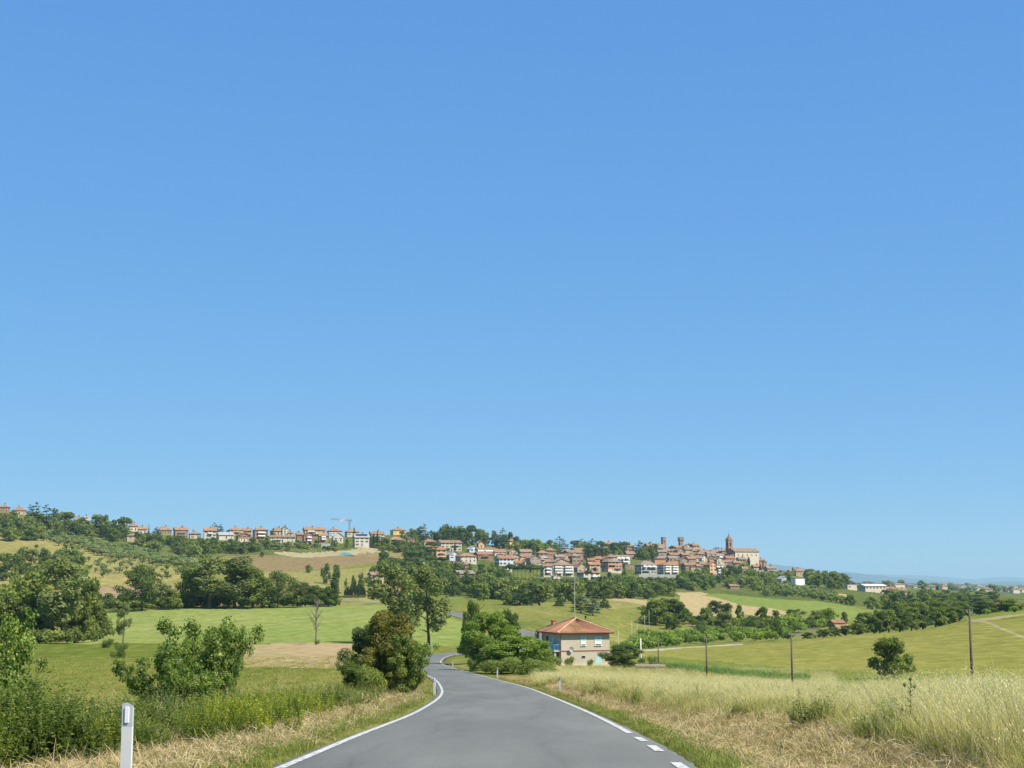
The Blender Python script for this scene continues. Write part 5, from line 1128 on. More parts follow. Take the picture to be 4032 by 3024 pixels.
    TVv, TQ = tubes(TP)
    if far:
        V2 = np.vstack([TVv, V]); Q2 = np.vstack([TQ, Q + len(TVv)]); mi = np.r_[np.zeros(len(TQ), int), np.ones(len(Q), int)]
        RAW[kind + str(seed)] = (V2, Q2, mi, np.r_[np.full(len(TQ), .5), sh], mat)
        me_ = array_mesh(kind + str(seed), V2, Q2, [bark, mat], mi, np.r_[np.full(len(TQ), .5), sh]); me_['raw'] = kind + str(seed); return (me_, None, H, Wd)
    return (array_mesh('crown', V, Q, [mat], None, sh), array_mesh('trunk', TVv, TQ, [bark], smooth=True), H, Wd)
NVAR = {'broad_far': 5, 'dark_far': 4, 'bright_far': 2, 'tall_far': 2, 'olive_far': 4, 'bush_far': 4, 'vine_far': 4, 'cypress_far': 3, 'pine_far': 3, 'cedar_far': 3, 'conifer_far': 2,
        'broad_mid': 4, 'dark_mid': 3, 'oak_mid': 3, 'tall_mid': 3, 'bright_mid': 2, 'red_near': 1, 'broad_near': 2, 'bright_near': 2, 'dark_near': 1, 'bush_near': 3, 'shrub_near': 4}
for kd, nv in NVAR.items(): LIB[kd] = [make_kind(kd, hash_ * 13 + sum(map(ord, kd))) for hash_ in range(nv)]
ORD = 'first second third fourth fifth sixth seventh eighth ninth tenth eleventh twelfth thirteenth fourteenth fifteenth sixteenth seventeenth eighteenth nineteenth twentieth twenty-first'.split()
def rank(lst, i, key=0): return ORD[sorted(range(len(lst)), key=lambda j: lst[j][key]).index(i)]
vr = random.Random(77)
NAMES = {'broad': 'broadleaf_tree', 'dark': 'broadleaf_tree', 'oak': 'oak_tree', 'tall': 'poplar_tree', 'bright': 'broadleaf_tree', 'red': 'roadside_tree', 'cypress': 'cypress_tree', 'pine': 'stone_pine', 'cedar': 'cedar_tree', 'conifer': 'fir_tree', 'olive': 'olive_tree', 'bush': 'bush', 'shrub': 'leafy_shrub', 'vine': 'green_shrub'}
def plant(kind, x, y, h, w, label, group=None, z=None):
    me, tr, H, Wd = vr.choice(LIB[kind]); base = kind.split('_')[0]
    z = zlook(x, y) if z is None else z; sc_ = (w / Wd, w / Wd * vr.uniform(.85, 1.15), h / H); rz = vr.uniform(0, 2 * pi); cat = 'bush' if base in ('bush', 'vine', 'shrub') else 'tree'
    if tr is None: o = put(NAMES[base], me, (x, y, z - .05), rz, sc_); return tag(o, label, cat, group)
    o = empty(NAMES[base], (x, y, z - .05), rz); tag(o, label, cat, group)
    put('trunk', tr, (0, 0, 0), 0, sc_, o); put('crown', me, (0, 0, 0), 0, sc_, o); return o
def wood(name, items, label):
    """a far wood that reads as one mass: all its trees in one object"""
    Vs, Qs, Ms, Ss, mats, off = [], [], [], [], ['bark'], 0
    for (kind, x, y, h, w) in items:
        me, tr, H, Wd = vr.choice(LIB[kind]); V, Q, mi, sh, mat = RAW[me['raw']]; a = vr.uniform(0, 6.3); k = w / Wd
        if mat not in mats: mats.append(mat)
        Vs.append(np.stack([(V[:, 0] * cos(a) - V[:, 1] * sin(a)) * k + x, (V[:, 0] * sin(a) + V[:, 1] * cos(a)) * k + y, V[:, 2] * h / H + zlook(x, y) - .1], -1))
        Qs.append(Q + off); off += len(V); Ms.append(np.where(mi == 0, 0, mats.index(mat))); Ss.append(sh + vr.uniform(-.15, .15))
    return tag(put(name, array_mesh(name, np.vstack(Vs), np.vstack(Qs), mats, np.concatenate(Ms), np.concatenate(Ss))), label, None, None, 'stuff')
def tree(kind, u, Y, vtop, wpx, label, group=None):
    base_ = kind.split('_')[0]; wpx *= 1.5 if base_ in ('cedar', 'conifer') else 1.22 if kind.endswith('_near') and 'bush' not in kind else 1.0
    x = at(u, 640, Y)[0]; z = zlook(x, Y); h = max(at(u, vtop, Y)[2] - z, 1.2); return plant(kind, x, Y, h, wpx * Y / FPX, label, group, z)

# ---- single trees, nearest first
tree('shrub_near', -6, 30, 592, 96, 'bright leafy sapling cut by the left picture edge'); tree('shrub_near', 12, 34, 618, 70, 'bright sapling behind the one at the left picture edge')
tree('shrub_near', 205, 50, 604, 86, 'tall leafy roadside shrub behind the nearest white post'); tree('shrub_near', 160, 47, 634, 70, 'lower shrub left of the tall roadside shrub'); tree('shrub_near', 184, 45, 648, 76, 'low spreading shrub before the tall roadside shrub'); tree('bright_near', 192, 53, 624, 50, 'dense dark heart of the roadside shrub group'); tree('shrub_near', 226, 52, 612, 46, 'slim shrub leaning right of the tall roadside shrub')
tree('red_near', 388, 88, 601, 76, 'bronze green tree beside the left bend'); tree('shrub_near', 412, 86, 626, 40, 'loose green shoots right of the bronze green tree'); tree('shrub_near', 352, 86, 650, 34, 'loose green shoots left of the bronze green tree')
tree('dark_near', 366, 92, 618, 46, 'dark low tree left of the bronze green tree'); tree('broad_near', 404, 86, 634, 42, 'green bush at the foot of the bronze green tree')
tree('broad_mid', 30, 320, 563, 62, 'tall tree with dense crown near the left picture edge'); tree('tall_mid', 62, 312, 555, 58, 'tall loose tree standing at the hay field corner'); tree('broad_mid', 88, 322, 572, 42, 'tree leaning right at the hay field corner'); tree('broad_mid', 4, 330, 580, 50, 'shaded tree at the left picture edge beside the meadow')
_l = ((18, 316, 588, 60), (46, 318, 592, 52), (78, 320, 598, 44), (100, 324, 606, 30), (-14, 318, 586, 60))
for i, (u, Y, vt, w_) in enumerate(_l): tree('broad_mid', u, Y, vt, w_, rank(_l, i) + ' low leafy tree from the left in the hay field corner clump', 'low trees of the hay field corner clump')
for i, (u, Y, vt, w_) in enumerate(((12, 308, 624, 26), (34, 306, 626, 24), (56, 305, 627, 22), (76, 306, 627, 20), (94, 308, 629, 16))): tree('bush_far', u, Y, vt, w_, ORD[i] + ' dark undergrowth bush from the left below the corner clump', 'undergrowth of the corner clump')
tree('tall_mid', 123, 296, 602, 17, 'ivy covered pollard standing in front of the hay field')
tree('bush_near', 234, 172, 646, 17, 'small round bush on the dry stubble strip'); tree('bush_near', 121, 235, 640, 12, 'low dark bush in front of the pollard'); tree('bush_near', 108, 280, 637, 14, 'scrubby bush left of the pollard')
tree('oak_mid', 141, 458, 560, 58, 'wide spreading oak in the hedge line'); tree('broad_mid', 172, 460, 586, 24, 'round tree between the oak and the tall trees')
tree('tall_mid', 208, 466, 552, 64, 'tallest tree of the hedge line'); tree('tall_mid', 234, 470, 554, 60, 'tall tree right of the tallest hedge tree'); tree('broad_mid', 252, 472, 566, 50, 'sloping tree at the right of the tall hedge trees'); tree('broad_mid', 192, 474, 568, 48, 'tree at the left of the tallest hedge tree')
tree('oak_mid', 277, 476, 567, 40, 'oak standing in a gap of the hedge line'); tree('oak_mid', 300, 480, 579, 36, 'dark oak right of the gap in the hedge'); tree('dark_mid', 316, 482, 584, 26, 'dark tree behind the bare tree'); tree('dark_mid', 328, 484, 585, 24, 'last dark tree of the hedge line'); tree('cypress_far', 333.5, 486, 575, 8.5, 'ivy clad column tree at the end of the hedge line')
tree('tall_mid', 429, 285, 561, 54, 'tall poplar rising behind the far bend'); tree('tall_mid', 392, 302, 557, 60, 'tall poplar behind the bronze green tree'); tree('tall_mid', 411, 312, 562, 46, 'poplar between the two tallest poplars')
tree('bright_near', 490, 188, 604, 62, 'bright round tree on the right of the bend'); tree('broad_near', 474, 226, 595, 26, 'upright tree behind the bright round tree'); tree('dark_mid', 509, 215, 606, 32, 'dark tree behind the bright round tree'); tree('bright_near', 518, 163, 630, 72, 'broad green bush beside the road before the farmhouse'); tree('broad_near', 492, 168, 640, 34, 'bush between the bright tree and the road')
tree('bush_near', 530, 156, 654, 46, 'green bush filling the foot of the roadside thicket'); tree('bush_near', 500, 160, 652, 40, 'bush under the bright round tree'); tree('bush_near', 543, 152, 664, 26, 'low bush at the right end of the roadside thicket')
tree('bush_near', 372, 84, 660, 40, 'grey green bush before the bronze green tree'); tree('bush_near', 473, 176, 656, 15, 'small bush beside the far bend'); tree('bush_near', 547, 150, 668, 22, 'low bush at the edge of the grass field')
tree('dark_near', 622, 236, 641, 44, 'dark fig tree hiding the farmhouse corner'); tree('bush_near', 569, 236, 653.5, 12, 'small tree in front of the farmhouse wall'); tree('bush_near', 590, 236.5, 657.5, 8, 'smallest shrub in front of the farmhouse window'); tree('bush_near', 653, 250, 655, 12, 'shrub behind the low outbuilding'); tree('bush_near', 538, 262, 648, 16, 'flowering hedge bush left of the farmhouse')
tree('broad_mid', 892.5, 196, 633, 50, 'lone round tree in the big hay field')
_l = ((874, 432, 612, 15, 'dark'), (880, 440, 606, 14, 'broad'), (889, 436, 606, 18, 'broad'), (900, 440, 604, 19, 'dark'), (912, 446, 603, 19, 'broad'), (923, 450, 604, 18, 'dark'), (936, 455, 602, 20, 'broad'), (950, 462, 603, 17, 'broad'), (960, 470, 605, 12, 'dark'), (858, 428, 620, 14, 'broad'), (846, 424, 622, 12, 'dark'), (835, 424, 624, 12, 'broad'), (868, 600, 609, 14, 'broad'), (920, 620, 598, 22, 'broad'), (944, 620, 596, 24, 'broad'), (962, 640, 598, 20, 'broad'), (982, 660, 600, 20, 'dark'), (1008, 560, 596, 26, 'broad'), (985, 600, 597, 20, 'dark'), (823, 428, 626, 10, 'dark'), (898, 520, 596, 22, 'broad'))
for i, (u, Y, vt, w_, kd) in enumerate(_l):
    tree(kd + '_mid', u, Y, vt + 2, w_ * 1.55, rank(_l, i) + ' leafy tree from the left in the row behind the big hay field', 'trees behind the big hay field')
for (u, Y, vt, w_, kd, lab) in ((655, 556, 596, 24, 'broad', 'large tree at the left of the valley clump'), (668, 566, 593.5, 26, 'dark', 'largest tree of the valley clump'), (679, 570, 602, 18, 'broad', 'tree at the right of the valley clump'), (672, 540, 614, 13, 'dark', 'dark low tree in front of the valley clump'),
    (705, 556, 604, 15, 'broad', 'open crowned tree right of the valley clump'), (716, 700, 598, 15, 'dark', 'round tree at the edge of the wheat field'), (728, 700, 600, 9, 'dark', 'small round tree beside the wheat field'), (727, 536, 608, 18, 'broad', 'bushy tree below the wheat field'), (739.6, 600, 602, 7, 'broad', 'slim tree in front of the wheat field'),
    (752, 528, 612, 11, 'oak', 'small oak in the middle of the valley'), (763.7, 556, 603, 11, 'broad', 'leaning open tree below the green crop'), (777, 580, 607, 9, 'broad', 'thin tree below the green crop'), (794, 600, 606, 17, 'dark', 'dark dense tree below the green crop'), (806, 545, 617, 10, 'oak', 'small dark tree on the pale meadow'),
    (816, 560, 607, 15, 'broad', 'left tree of the pair above the shed'), (828, 565, 605, 15, 'bright', 'right tree of the pair above the shed'), (844.6, 600, 609, 6, 'broad', 'slim young tree in the green crop'), (861, 590, 610, 10, 'broad', 'bushy young tree right of the shed'), (877, 500, 616, 13, 'dark', 'dark tree right of the shed'), (808, 438, 630, 12, 'broad', 'grey bush on the far edge of the hay field'), (700, 500, 617, 9, 'oak', 'small crooked tree above the bright shrubs'), (777, 470, 616, 10, 'oak', 'small bare stemmed tree behind the bright shrubs')):
    tree(kd + '_mid', u, Y, vt + 1.5, w_ * 1.5, lab)
# conifers and trees behind the farmhouse
for (u, Y, vt, w_, kd, lab) in ((593, 545, 592, 13, 'cedar', 'fir with layered boughs right of the aerial'), (581, 555, 594, 13, 'cedar', 'fir beside the aerial of the farmhouse'), (520, 600, 584, 17, 'conifer', 'big dark fir at the edge of the wood'), (532, 610, 590, 12, 'cedar', 'pale cedar beside the big dark fir'), (560, 590, 594, 9, 'conifer', 'narrow dark fir in the thicket'), (507, 610, 592, 12, 'broad', 'tree left of the big dark fir'), (604, 620, 589, 10, 'conifer', 'dark fir at the edge of the lower wood')):
    tree(kd + '_far', u, Y, vt, w_, lab)
# ---- trees scattered over wooded ground: bases inside picture polygons, carried to the slope
LIMU = [-60, 0, 58, 60, 74, 76, 90, 92, 128, 131, 175, 200, 225, 245, 262, 290, 330, 420, 440, 480, 505, 513, 560, 590, 610, 640, 676, 684, 700, 712, 722, 727, 745, 765, 790, 900]
LIMV = [505, 508, 510, 513, 514, 521, 521, 517, 518, 533, 537, 538.5, 541, 541.5, 544.5, 548, 548, 556, 560, 563, 566, 577, 579, 577, 574, 577, 577, 570, 567, 574, 574, 567, 569, 572, 570, 575]
def scatter(kinds, poly, n, hr_, wr, label, group, seed, mind=.6, ylo=300, yhi=2300, mass=None):
    items = []
    rg = random.Random(seed); us = [p[0] for p in poly]; vv = [p[1] for p in poly]; done = []; tries = 0
    while len(done) < n and tries < n * 60:
        tries += 1; u, v = rg.uniform(min(us), max(us)), rg.uniform(min(vv), max(vv))
        if not inpoly(np.array([u]), np.array([v]), poly)[0]: continue
        Y = ground_hit(u, v, ylo, yhi)
        if Y >= yhi * .99: continue
        w_ = rg.uniform(*wr); x = (u - 512) / FPX * Y
        if any((x - a) ** 2 + (Y - b_) ** 2 < (mind * (w_ + c_) / 2) ** 2 for a, b_, c_ in done): continue
        if any(abs(x - a) < .5 * c_ + w_ * .3 and abs(Y - b_) < 7 + .3 * c_ for a, b_, _, c_ in ANCH): continue
        done.append((x, Y, w_)); kd = rg.choice(kinds); hh_ = rg.uniform(*hr_)
        if seed in (1, 2, 3, 4, 19, 20, 21, 22): hh_ = min(hh_, (v - np.interp(u, LIMU, LIMV)) * Y / FPX); w_ = min(w_, hh_ * 1.5)
        if hh_ < 2.2: continue
        if mass: items.append((kd, x, Y, hh_, w_))
        else: plant(kd, x, Y, hh_, w_, label, group)
    if mass: wood(mass, items, label)
    return len(done)
BR = ['broad_far', 'broad_far', 'dark_far', 'dark_far', 'tall_far']
scatter(BR, [(-20, 540), (0, 528), (52, 532), (60, 541), (20, 543)], 22, (9, 15), (9, 14), 'dense wood below the ridge at the far left', 'wood at the far left', 1, mass='woodland')
scatter(BR, pl('A', (560, 420), (820, 340), (1110, 400), (1110, 520), (930, 540), (700, 470)), 16, (8, 13), (9, 13), 'tree in the ridge wood below the white houses', 'ridge wood below the white houses', 2)
scatter(BR, pl('A', (1110, 440), (1380, 430), (1420, 500), (1300, 560), (1120, 520)), 10, (9, 13), (9, 13), 'tree in the ridge wood left of the red roofed house', 'ridge wood left of the red roof', 3)
scatter(BR + ['bush_far'], pl('A', (1430, 600), (1560, 480), (2212, 500), (2900, 560), (3200, 560), (2900, 640), (2650, 690), (2400, 690), (2212, 740), (1700, 660)), 62, (6, 11), (8, 12), 'long dark wood below the ridge houses', 'long wood below the ridge houses', 4, mass='woodland')
scatter(['bush_far', 'olive_far', 'broad_far'], pl('B', (900, 560), (1280, 560), (1780, 610), (1760, 640), (1480, 625), (1060, 640)), 26, (2.5, 5), (4, 7), 'green shrub on the bank below the brick houses', 'shrubs on the bank', 5)
scatter(['olive_far'], pl('A', (380, 500), (620, 480), (900, 520), (1180, 590), (1420, 640), (1900, 740), (2150, 800), (2100, 840), (1700, 790), (1300, 730), (900, 650), (600, 560)), 130, (3.8, 5.2), (5.0, 7.5), 'grey green olive tree in the close rows across the slope', 'olive trees across the slope', 6, .5)
scatter(['olive_far'], pl('A', (300, 640), (700, 600), (1000, 700), (1500, 760), (1900, 830), (2150, 860), (1950, 960), (1300, 900), (1100, 960), (500, 830)), 60, (2.2, 4.2), (2.8, 5), 'small olive tree standing alone on the dry slope', 'scattered young olive trees', 7, 1.3)
scatter(['broad_far', 'tall_far', 'bush_far', 'dark_far'], pl('A', (300, 760), (950, 800), (1000, 900), (900, 1050), (300, 1100), (0, 1100), (0, 800)), 38, (6, 10), (6, 9), 'leafy tree on the lower olive slope behind the tall trees', 'trees on the lower olive slope', 8)
scatter(['bush_far', 'dark_far'], [(70, 611.5), (180, 609), (265, 608), (335, 607), (335, 604), (265, 604.5), (180, 605), (70, 606)], 60, (3, 5.5), (4.5, 8), 'dark bush in the hedge along the hay field', 'hedge along the hay field', 9, .45, 380, 520)
tree('dark_far', 24, 960, 536, 24, 'dark round oak on the upper olive slope', None)
# mid meadow trees
for (c, x, yt, Y, w_, kd, lab) in (('B', 1410, 770, 860, 8, 'broad', 'small round tree on the edge of the ploughed field'), ('B', 1605, 760, 770, 11, 'dark', 'left of the two dark oaks in the meadow'), ('B', 1715, 758, 760, 12, 'dark', 'right of the two dark oaks in the meadow'), ('B', 1822, 908, 700, 4, 'broad', 'tiny tree in the meadow'), ('B', 1900, 880, 690, 6, 'dark', 'dark bush left of the tan farmhouse'), ('B', 1975, 890, 690, 7, 'dark', 'round bush left of the yellow shrub'), ('B', 820, 770, 640, 9, 'broad', 'grey green tree behind the tall hedge trees'), ('B', 895, 635, 985, 5, 'dark', 'small lone tree at the corner of the ploughed field'),
    ('C', 170, 610, 760, 13, 'dark', 'dark round tree above the tan farmhouse'), ('C', 60, 690, 720, 8, 'broad', 'tree left of the tan farmhouse')):
    u, vt = px(c, x, yt); tree(kd + '_far', u, Y, vt, w_, lab)
u, vt = px('B', 2105, 920); tree('vine_far', u, 690, vt, 7, 'yellow green shrub in front of the tan farmhouse')
for i, (x, yt) in enumerate(((1820, 1040), (1850, 1015), (1885, 990), (1925, 945), (1960, 980), (1990, 1000), (2020, 1020))):
    u, vt = px('B', x, yt); tree('cypress_far', u, 632 + 3 * (i % 2), vt, 3.6, ('first', 'second', 'third', 'fourth and tallest', 'fifth', 'sixth', 'last')[i] + ' cypress from the left before the small white house', 'cypresses before the small white house')
for (x, yt, w_) in ((220, 845, 17),): u, vt = px('C', x, yt); tree('pine_far', u, 622, vt, w_, 'umbrella pine right of the cypress row')
for i in range(9): u, _ = px('B', 1745 + i * 34, 0); tree('bush_far', u, 622, 599.7, 4.6, ORD[i] + ' clipped hedge bush from the left before the small white house', 'clipped hedge before the small white house')
# town trees
u0_, _ = px('C', 0, 0)
for (c, x, yt, Y, w_, kd, lab) in (('A', 340, 110, 1040, 15, 'cedar', 'tallest cedar on the left ridge'), ('A', 450, 135, 1040, 12, 'cedar', 'cedar right of the tallest one on the left ridge'), ('A', 555, 150, 1030, 13, 'dark', 'upright dark tree beside the left cedars'), ('A', 270, 130, 1060, 8, 'cedar', 'cedar beside the tan house on the ridge'), ('A', 700, 220, 1050, 18, 'pine', 'broad pine on the ridge'), ('A', 1030, 265, 1040, 11, 'pine', 'pine beside the white block'), ('A', 1200, 270, 1060, 13, 'dark', 'round tree right of the white block'), ('A', 1310, 268, 1060, 14, 'pine', 'wide pine left of the red roofed house'), ('A', 1580, 325, 1090, 3, 'conifer', 'thin weeping conifer on the ridge'), ('A', 1670, 370, 1100, 9, 'cedar', 'low dark cedar on the ridge'),
    ('B', 370, 328, 1130, 9, 'cedar', 'flat dark cedar behind the white two storey house'), ('B', 430, 340, 1135, 7, 'cedar', 'second cedar behind the white two storey house'), ('B', 815, 372, 1130, 6, 'dark', 'tree left of the tall brick house'), ('B', 945, 400, 1090, 4, 'conifer', 'thin conifer before the tall brick house'), ('B', 1015, 372, 1110, 7, 'conifer', 'grey conifer right of the tall brick house'), ('B', 1290, 415, 1150, 5, 'dark', 'dark tree left of the apartment block'), ('B', 1905, 380, 1120, 2.6, 'cypress', 'dark cypress left of the solar panel house'), ('B', 790, 485, 1050, 14, 'dark', 'dark oak at the end of the long wood'), ('B', 1690, 500, 1080, 9, 'broad', 'bush below the white gable fronted house'), ('B', 1510, 515, 1075, 8, 'pine', 'clipped tree beside the tall brick gable house'), ('B', 1825, 480, 1085, 5, 'broad', 'tree between the white gable and the solar panel house'),
    ('C', 185, 265, 1120, 2.2, 'cypress', 'cypress left of the cream balcony house'), ('C', 225, 245, 1125, 2.6, 'cypress', 'cypress in front of the cream balcony house'), ('C', 600, 213, 1330, 12, 'broad', 'round tree right of the pale yellow villa'), ('C', 735, 180, 1280, 11, 'cedar', 'tall cedar on the middle skyline'), ('C', 815, 225, 1300, 5, 'tall', 'grey poplar right of the tall cedar'), ('C', 505, 230, 1320, 7, 'broad', 'tree hiding the pale yellow villa'),
    ('C', 1600, 220, 1330, 9, 'cedar', 'grey cedar beside the bright yellow house'), ('C', 1070, 195, 1340, 8, 'cedar', 'pale conifer behind the cypress group'), ('C', 1075, 368, 1140, 2.2, 'cypress', 'cypress before the long cream block'),
    ('D', 760, 197, 1380, 14, 'cedar', 'big cedar on the park skyline'), ('D', 970, 225, 1400, 3, 'conifer', 'pointed conifer left of the town cedars'), ('D', 1070, 235, 1400, 16, 'cedar', 'first great cedar of the town park'), ('D', 1225, 230, 1400, 14, 'cedar', 'second great cedar of the town park'), ('D', 1630, 268, 1410, 12, 'cedar', 'cedar left of the reddish palazzo'), ('D', 1920, 252, 1400, 15, 'cedar', 'flat topped cedar right of the reddish palazzo'), ('D', 2090, 275, 1390, 11, 'cedar', 'pointed cedar at the end of the old town park'), ('D', 905, 520, 1120, 4, 'conifer', 'fir between the gables'), ('D', 1275, 625, 1085, 3, 'cypress', 'cypress before the tan house with orange roof'), ('D', 330, 550, 1060, 2, 'cypress', 'cypress among the gable houses'), ('D', 110, 372, 1250, 2, 'cypress', 'cypress below the bright yellow house'), ('D', 1170, 680, 1000, 8, 'pine', 'round pine before the white house with the dark side'), ('D', 1480, 700, 1040, 6, 'cypress', 'dense cypress below the brick red house'), ('D', 1700, 640, 1100, 8, 'broad', 'round tree on the lawn below the white awning house'), ('D', 1615, 740, 1020, 11, 'dark', 'dark oak left of the short white wall'),
    ('E', 1675, 480, 1370, 3, 'cypress', 'cypress before the bright church wall'), ('E', 1843, 600, 1290, 2.6, 'cypress', 'cypress at the end of the old town'), ('E', 1030, 618, 1190, 13, 'broad', 'dark oak before the tall peach house'), ('E', 1450, 605, 1200, 18, 'dark', 'big round oak below the church'), ('E', 1600, 555, 1260, 15, 'bright', 'yellow green creeper bank below the church'), ('E', 1300, 620, 1205, 8, 'broad', 'tree left of the big round oak'), ('E', 660, 548, 1290, 5, 'broad', 'small tree before the town wall'), ('E', 1680, 640, 1225, 8, 'bright', 'yellow green tree beside the tan balcony house'),
    ('G', 410, 590, 1130, 4, 'cypress', 'thick cypress between the metal hall and the sheeted building'), ('G', 275, 690, 1120, 9, 'dark', 'round oak before the metal hall'), ('G', 1130, 600, 1380, 10, 'dark', 'dark round tree at the end of the long red roof'), ('G', 1060, 625, 1380, 8, 'dark', 'tree before the long red roof'), ('G', 950, 605, 1390, 7, 'tall', 'poplar before the long red roof'), ('G', 1345, 690, 1300, 9, 'dark', 'dark trees behind the ivory factory'), ('G', 1300, 880, 950, 17, 'broad', 'large tree below the ivory factory'), ('G', 1620, 890, 920, 19, 'broad', 'broad tree right of the small wheat field'), ('G', 1850, 870, 1000, 13, 'broad', 'round tree before the red roofs'), ('G', 1950, 755, 1900, 3, 'dark', 'dark square tree behind the red roofs'),
    ('K', 685, 460, 1400, 4.2, 'cypress', 'left cypress of the plain houses'), ('K', 790, 475, 1420, 3, 'cypress', 'second cypress of the plain houses'), ('K', 765, 398, 1900, 3.6, 'cypress', 'far cypress pair behind the plain houses'), ('K', 980, 385, 1750, 3, 'cypress', 'tall cypress left of the factory chimney'), ('K', 1140, 428, 1850, 1.8, 'cypress', 'thin cypress right of the factory chimney'), ('K', 1545, 478, 1650, 2.4, 'cypress', 'dark cypress beside the dark grey hall'), ('K', 2030, 560, 720, 18, 'broad', 'round tree beyond the vineyard')):
    u, vt = px(c, x, yt); tree(kd + '_far', u, Y, vt, w_, lab)
for i, (x, yt) in enumerate(((848, 250), (868, 255), (888, 245), (915, 203), (938, 195), (972, 200), (995, 180), (1010, 195), (1033, 183))):
    u, vt = px('C', x, yt); tree('cypress_far', u, 1320 + 6 * (i % 3), vt, 2.8, ORD[i] + ' cypress from the left in the skyline group of the middle hill', 'cypress group on the middle hill')
scatter(['broad_far', 'dark_far', 'pine_far'], pl('C', (830, 340), (1000, 330), (1560, 350), (1700, 400), (1680, 470), (1440, 430), (1160, 420), (870, 345)), 24, (11, 16), (10, 14), 'dark park wood behind the middle houses', 'park trees behind the middle houses', 12, .5, 900, mass='woodland')
scatter(['broad_far', 'dark_far'], pl('C', (640, 330), (700, 330), (710, 400), (560, 380)), 6, (8, 12), (7, 10), 'tree around the square brick house', 'trees around the square brick house', 13, .5, 900)
scatter(['broad_far', 'bush_far', 'dark_far'], pl('C', (170, 390), (350, 390), (540, 420), (720, 450), (700, 520), (560, 500), (320, 480), (200, 440)), 34, (3, 7), (5, 9), 'shrubby tree on the slope below the bungalow', 'shrubs below the bungalow', 14, .5, 700)
scatter(['pine_far', 'dark_far'], pl('C', (560, 560), (840, 540), (840, 600), (560, 620)), 10, (8, 11), (8, 11), 'pine before the peach terrace house', 'pines before the peach terrace house', 15, .5, 700)
scatter(['broad_far', 'dark_far', 'bush_far'], pl('D', (60, 420), (340, 420), (680, 470), (700, 500), (300, 470), (60, 440)), 26, (10, 15), (9, 13), 'round crowned park wood behind the red roofs', 'park trees behind the red roofs', 16, .5, 900, mass='woodland')
scatter(['broad_far', 'dark_far', 'pine_far', 'cedar_far'], pl('D', (870, 480), (1090, 470), (1180, 520), (1500, 470), (1700, 480), (1700, 540), (1420, 520), (1180, 540)), 24, (10, 15), (9, 12), 'tree in the town park below the cedars', 'town park trees below the cedars', 17, .5, 900)
scatter(['dark_far', 'broad_far'], pl('E', (10, 540), (320, 480), (330, 520), (120, 560)), 8, (9, 12), (8, 11), 'tree under the old town cedars', 'trees under the old town cedars', 18, .5, 900)
for i in range(9): u, vt = px('D', 30 + i * 56, 600 + (i % 3) * 12); tree('pine_far', u, 985 + 6 * (i % 3), vt, 11, ORD[i] + ' umbrella pine from the left in the grove by the white apartments', 'umbrella pines left of the white apartments')
W1 = [(462, 572), (505, 574), (512, 584), (545, 586), (560, 584), (598, 584), (640, 583), (640, 596), (600, 600), (590, 604), (575, 606), (560, 603), (540, 606), (500, 603), (462, 599), (440, 600)]
scatter(BR + ['conifer_far', 'bush_far'], W1, 105, (7, 12), (8, 12), 'tree in the wood between the farmhouse meadow and the town', 'wood between meadow and town', 19, .5, 450)
scatter(['broad_far', 'pine_far', 'dark_far'], pl('C', (230, 640), (560, 620), (1040, 640), (1200, 680), (1060, 800), (1000, 980), (600, 980), (560, 900), (330, 860)), 50, (8, 13), (8, 12), 'tree on the slope around the stone farmhouse', 'trees around the stone farmhouse', 20, .5, 450)
W3 = pl('E', (-180, 830), (0, 790), (560, 800), (900, 780), (1340, 790), (1500, 820), (1500, 900), (1300, 960), (880, 990), (570, 1000), (560, 1100), (200, 1110), (-200, 1110), (-600, 1080))
scatter(BR, W3, 90, (6, 9.5), (9, 13), 'dense green wood below the old town', 'dense wood below the old town', 21, .5, 600, mass='woodland')
scatter(['broad_far', 'bush_far', 'olive_far', 'dark_far'], pl('E', (1420, 900), (1560, 760), (2212, 760), (2212, 1040), (1850, 1010), (1500, 960)), 52, (4, 9), (6, 10), 'green garden slope thicket right of the church', 'trees on the garden slope', 22, .5, 600, mass='woodland')
scatter(['olive_far', 'bush_far'], pl('G', (0, 830), (300, 810), (620, 830), (900, 870), (1000, 960), (1140, 1010), (1130, 1040), (700, 960), (440, 930), (0, 930)), 62, (4, 6), (5, 8), 'olive in the rows above the green crop', 'olive rows above the green crop', 23, .5, 600)
scatter(BR, pl('G', (600, 650), (1150, 690), (1180, 800), (1000, 830), (720, 800), (620, 740)), 34, (8, 13), (8, 12), 'green wood on the slope below the long red roof', 'trees below the long red roof', 24, .5, 800, mass='woodland')
scatter(BR, pl('K', (150, 640), (400, 660), (900, 640), (1700, 650), (1720, 720), (1400, 720), (900, 780), (330, 760), (100, 740)), 64, (7, 12), (8, 13), 'green valley wood below the plain houses', 'wooded valley below the plain houses', 25, .5, 640, mass='woodland')
scatter(['bush_far', 'vine_far', 'broad_far'], [(640, 612), (668, 606), (690, 620), (720, 625), (760, 626), (800, 622), (830, 628), (800, 634), (700, 628), (650, 622)], 60, (2.2, 4.5), (3.5, 6), 'green bush in the valley scrub below the wheat field', 'valley scrub below the wheat field', 26, .5, 380)
scatter(['vine_far'], [(628, 650), (640, 638), (680, 634), (730, 633), (788, 634), (790, 640), (728, 643), (660, 648)], 78, (2.0, 3.6), (3, 5), 'bright green shrub in the band along the farm track', 'bright shrubs along the farm track', 27, .5, 340)
scatter(['vine_far'], [(968, 612.5), (1000, 608), (1040, 604), (1040, 611), (1000, 614), (972, 617)], 60, (1.6, 2.4), (2.5, 4), 'vine in the vineyard on the right hill', 'vines on the right hill', 28, .5, 380)
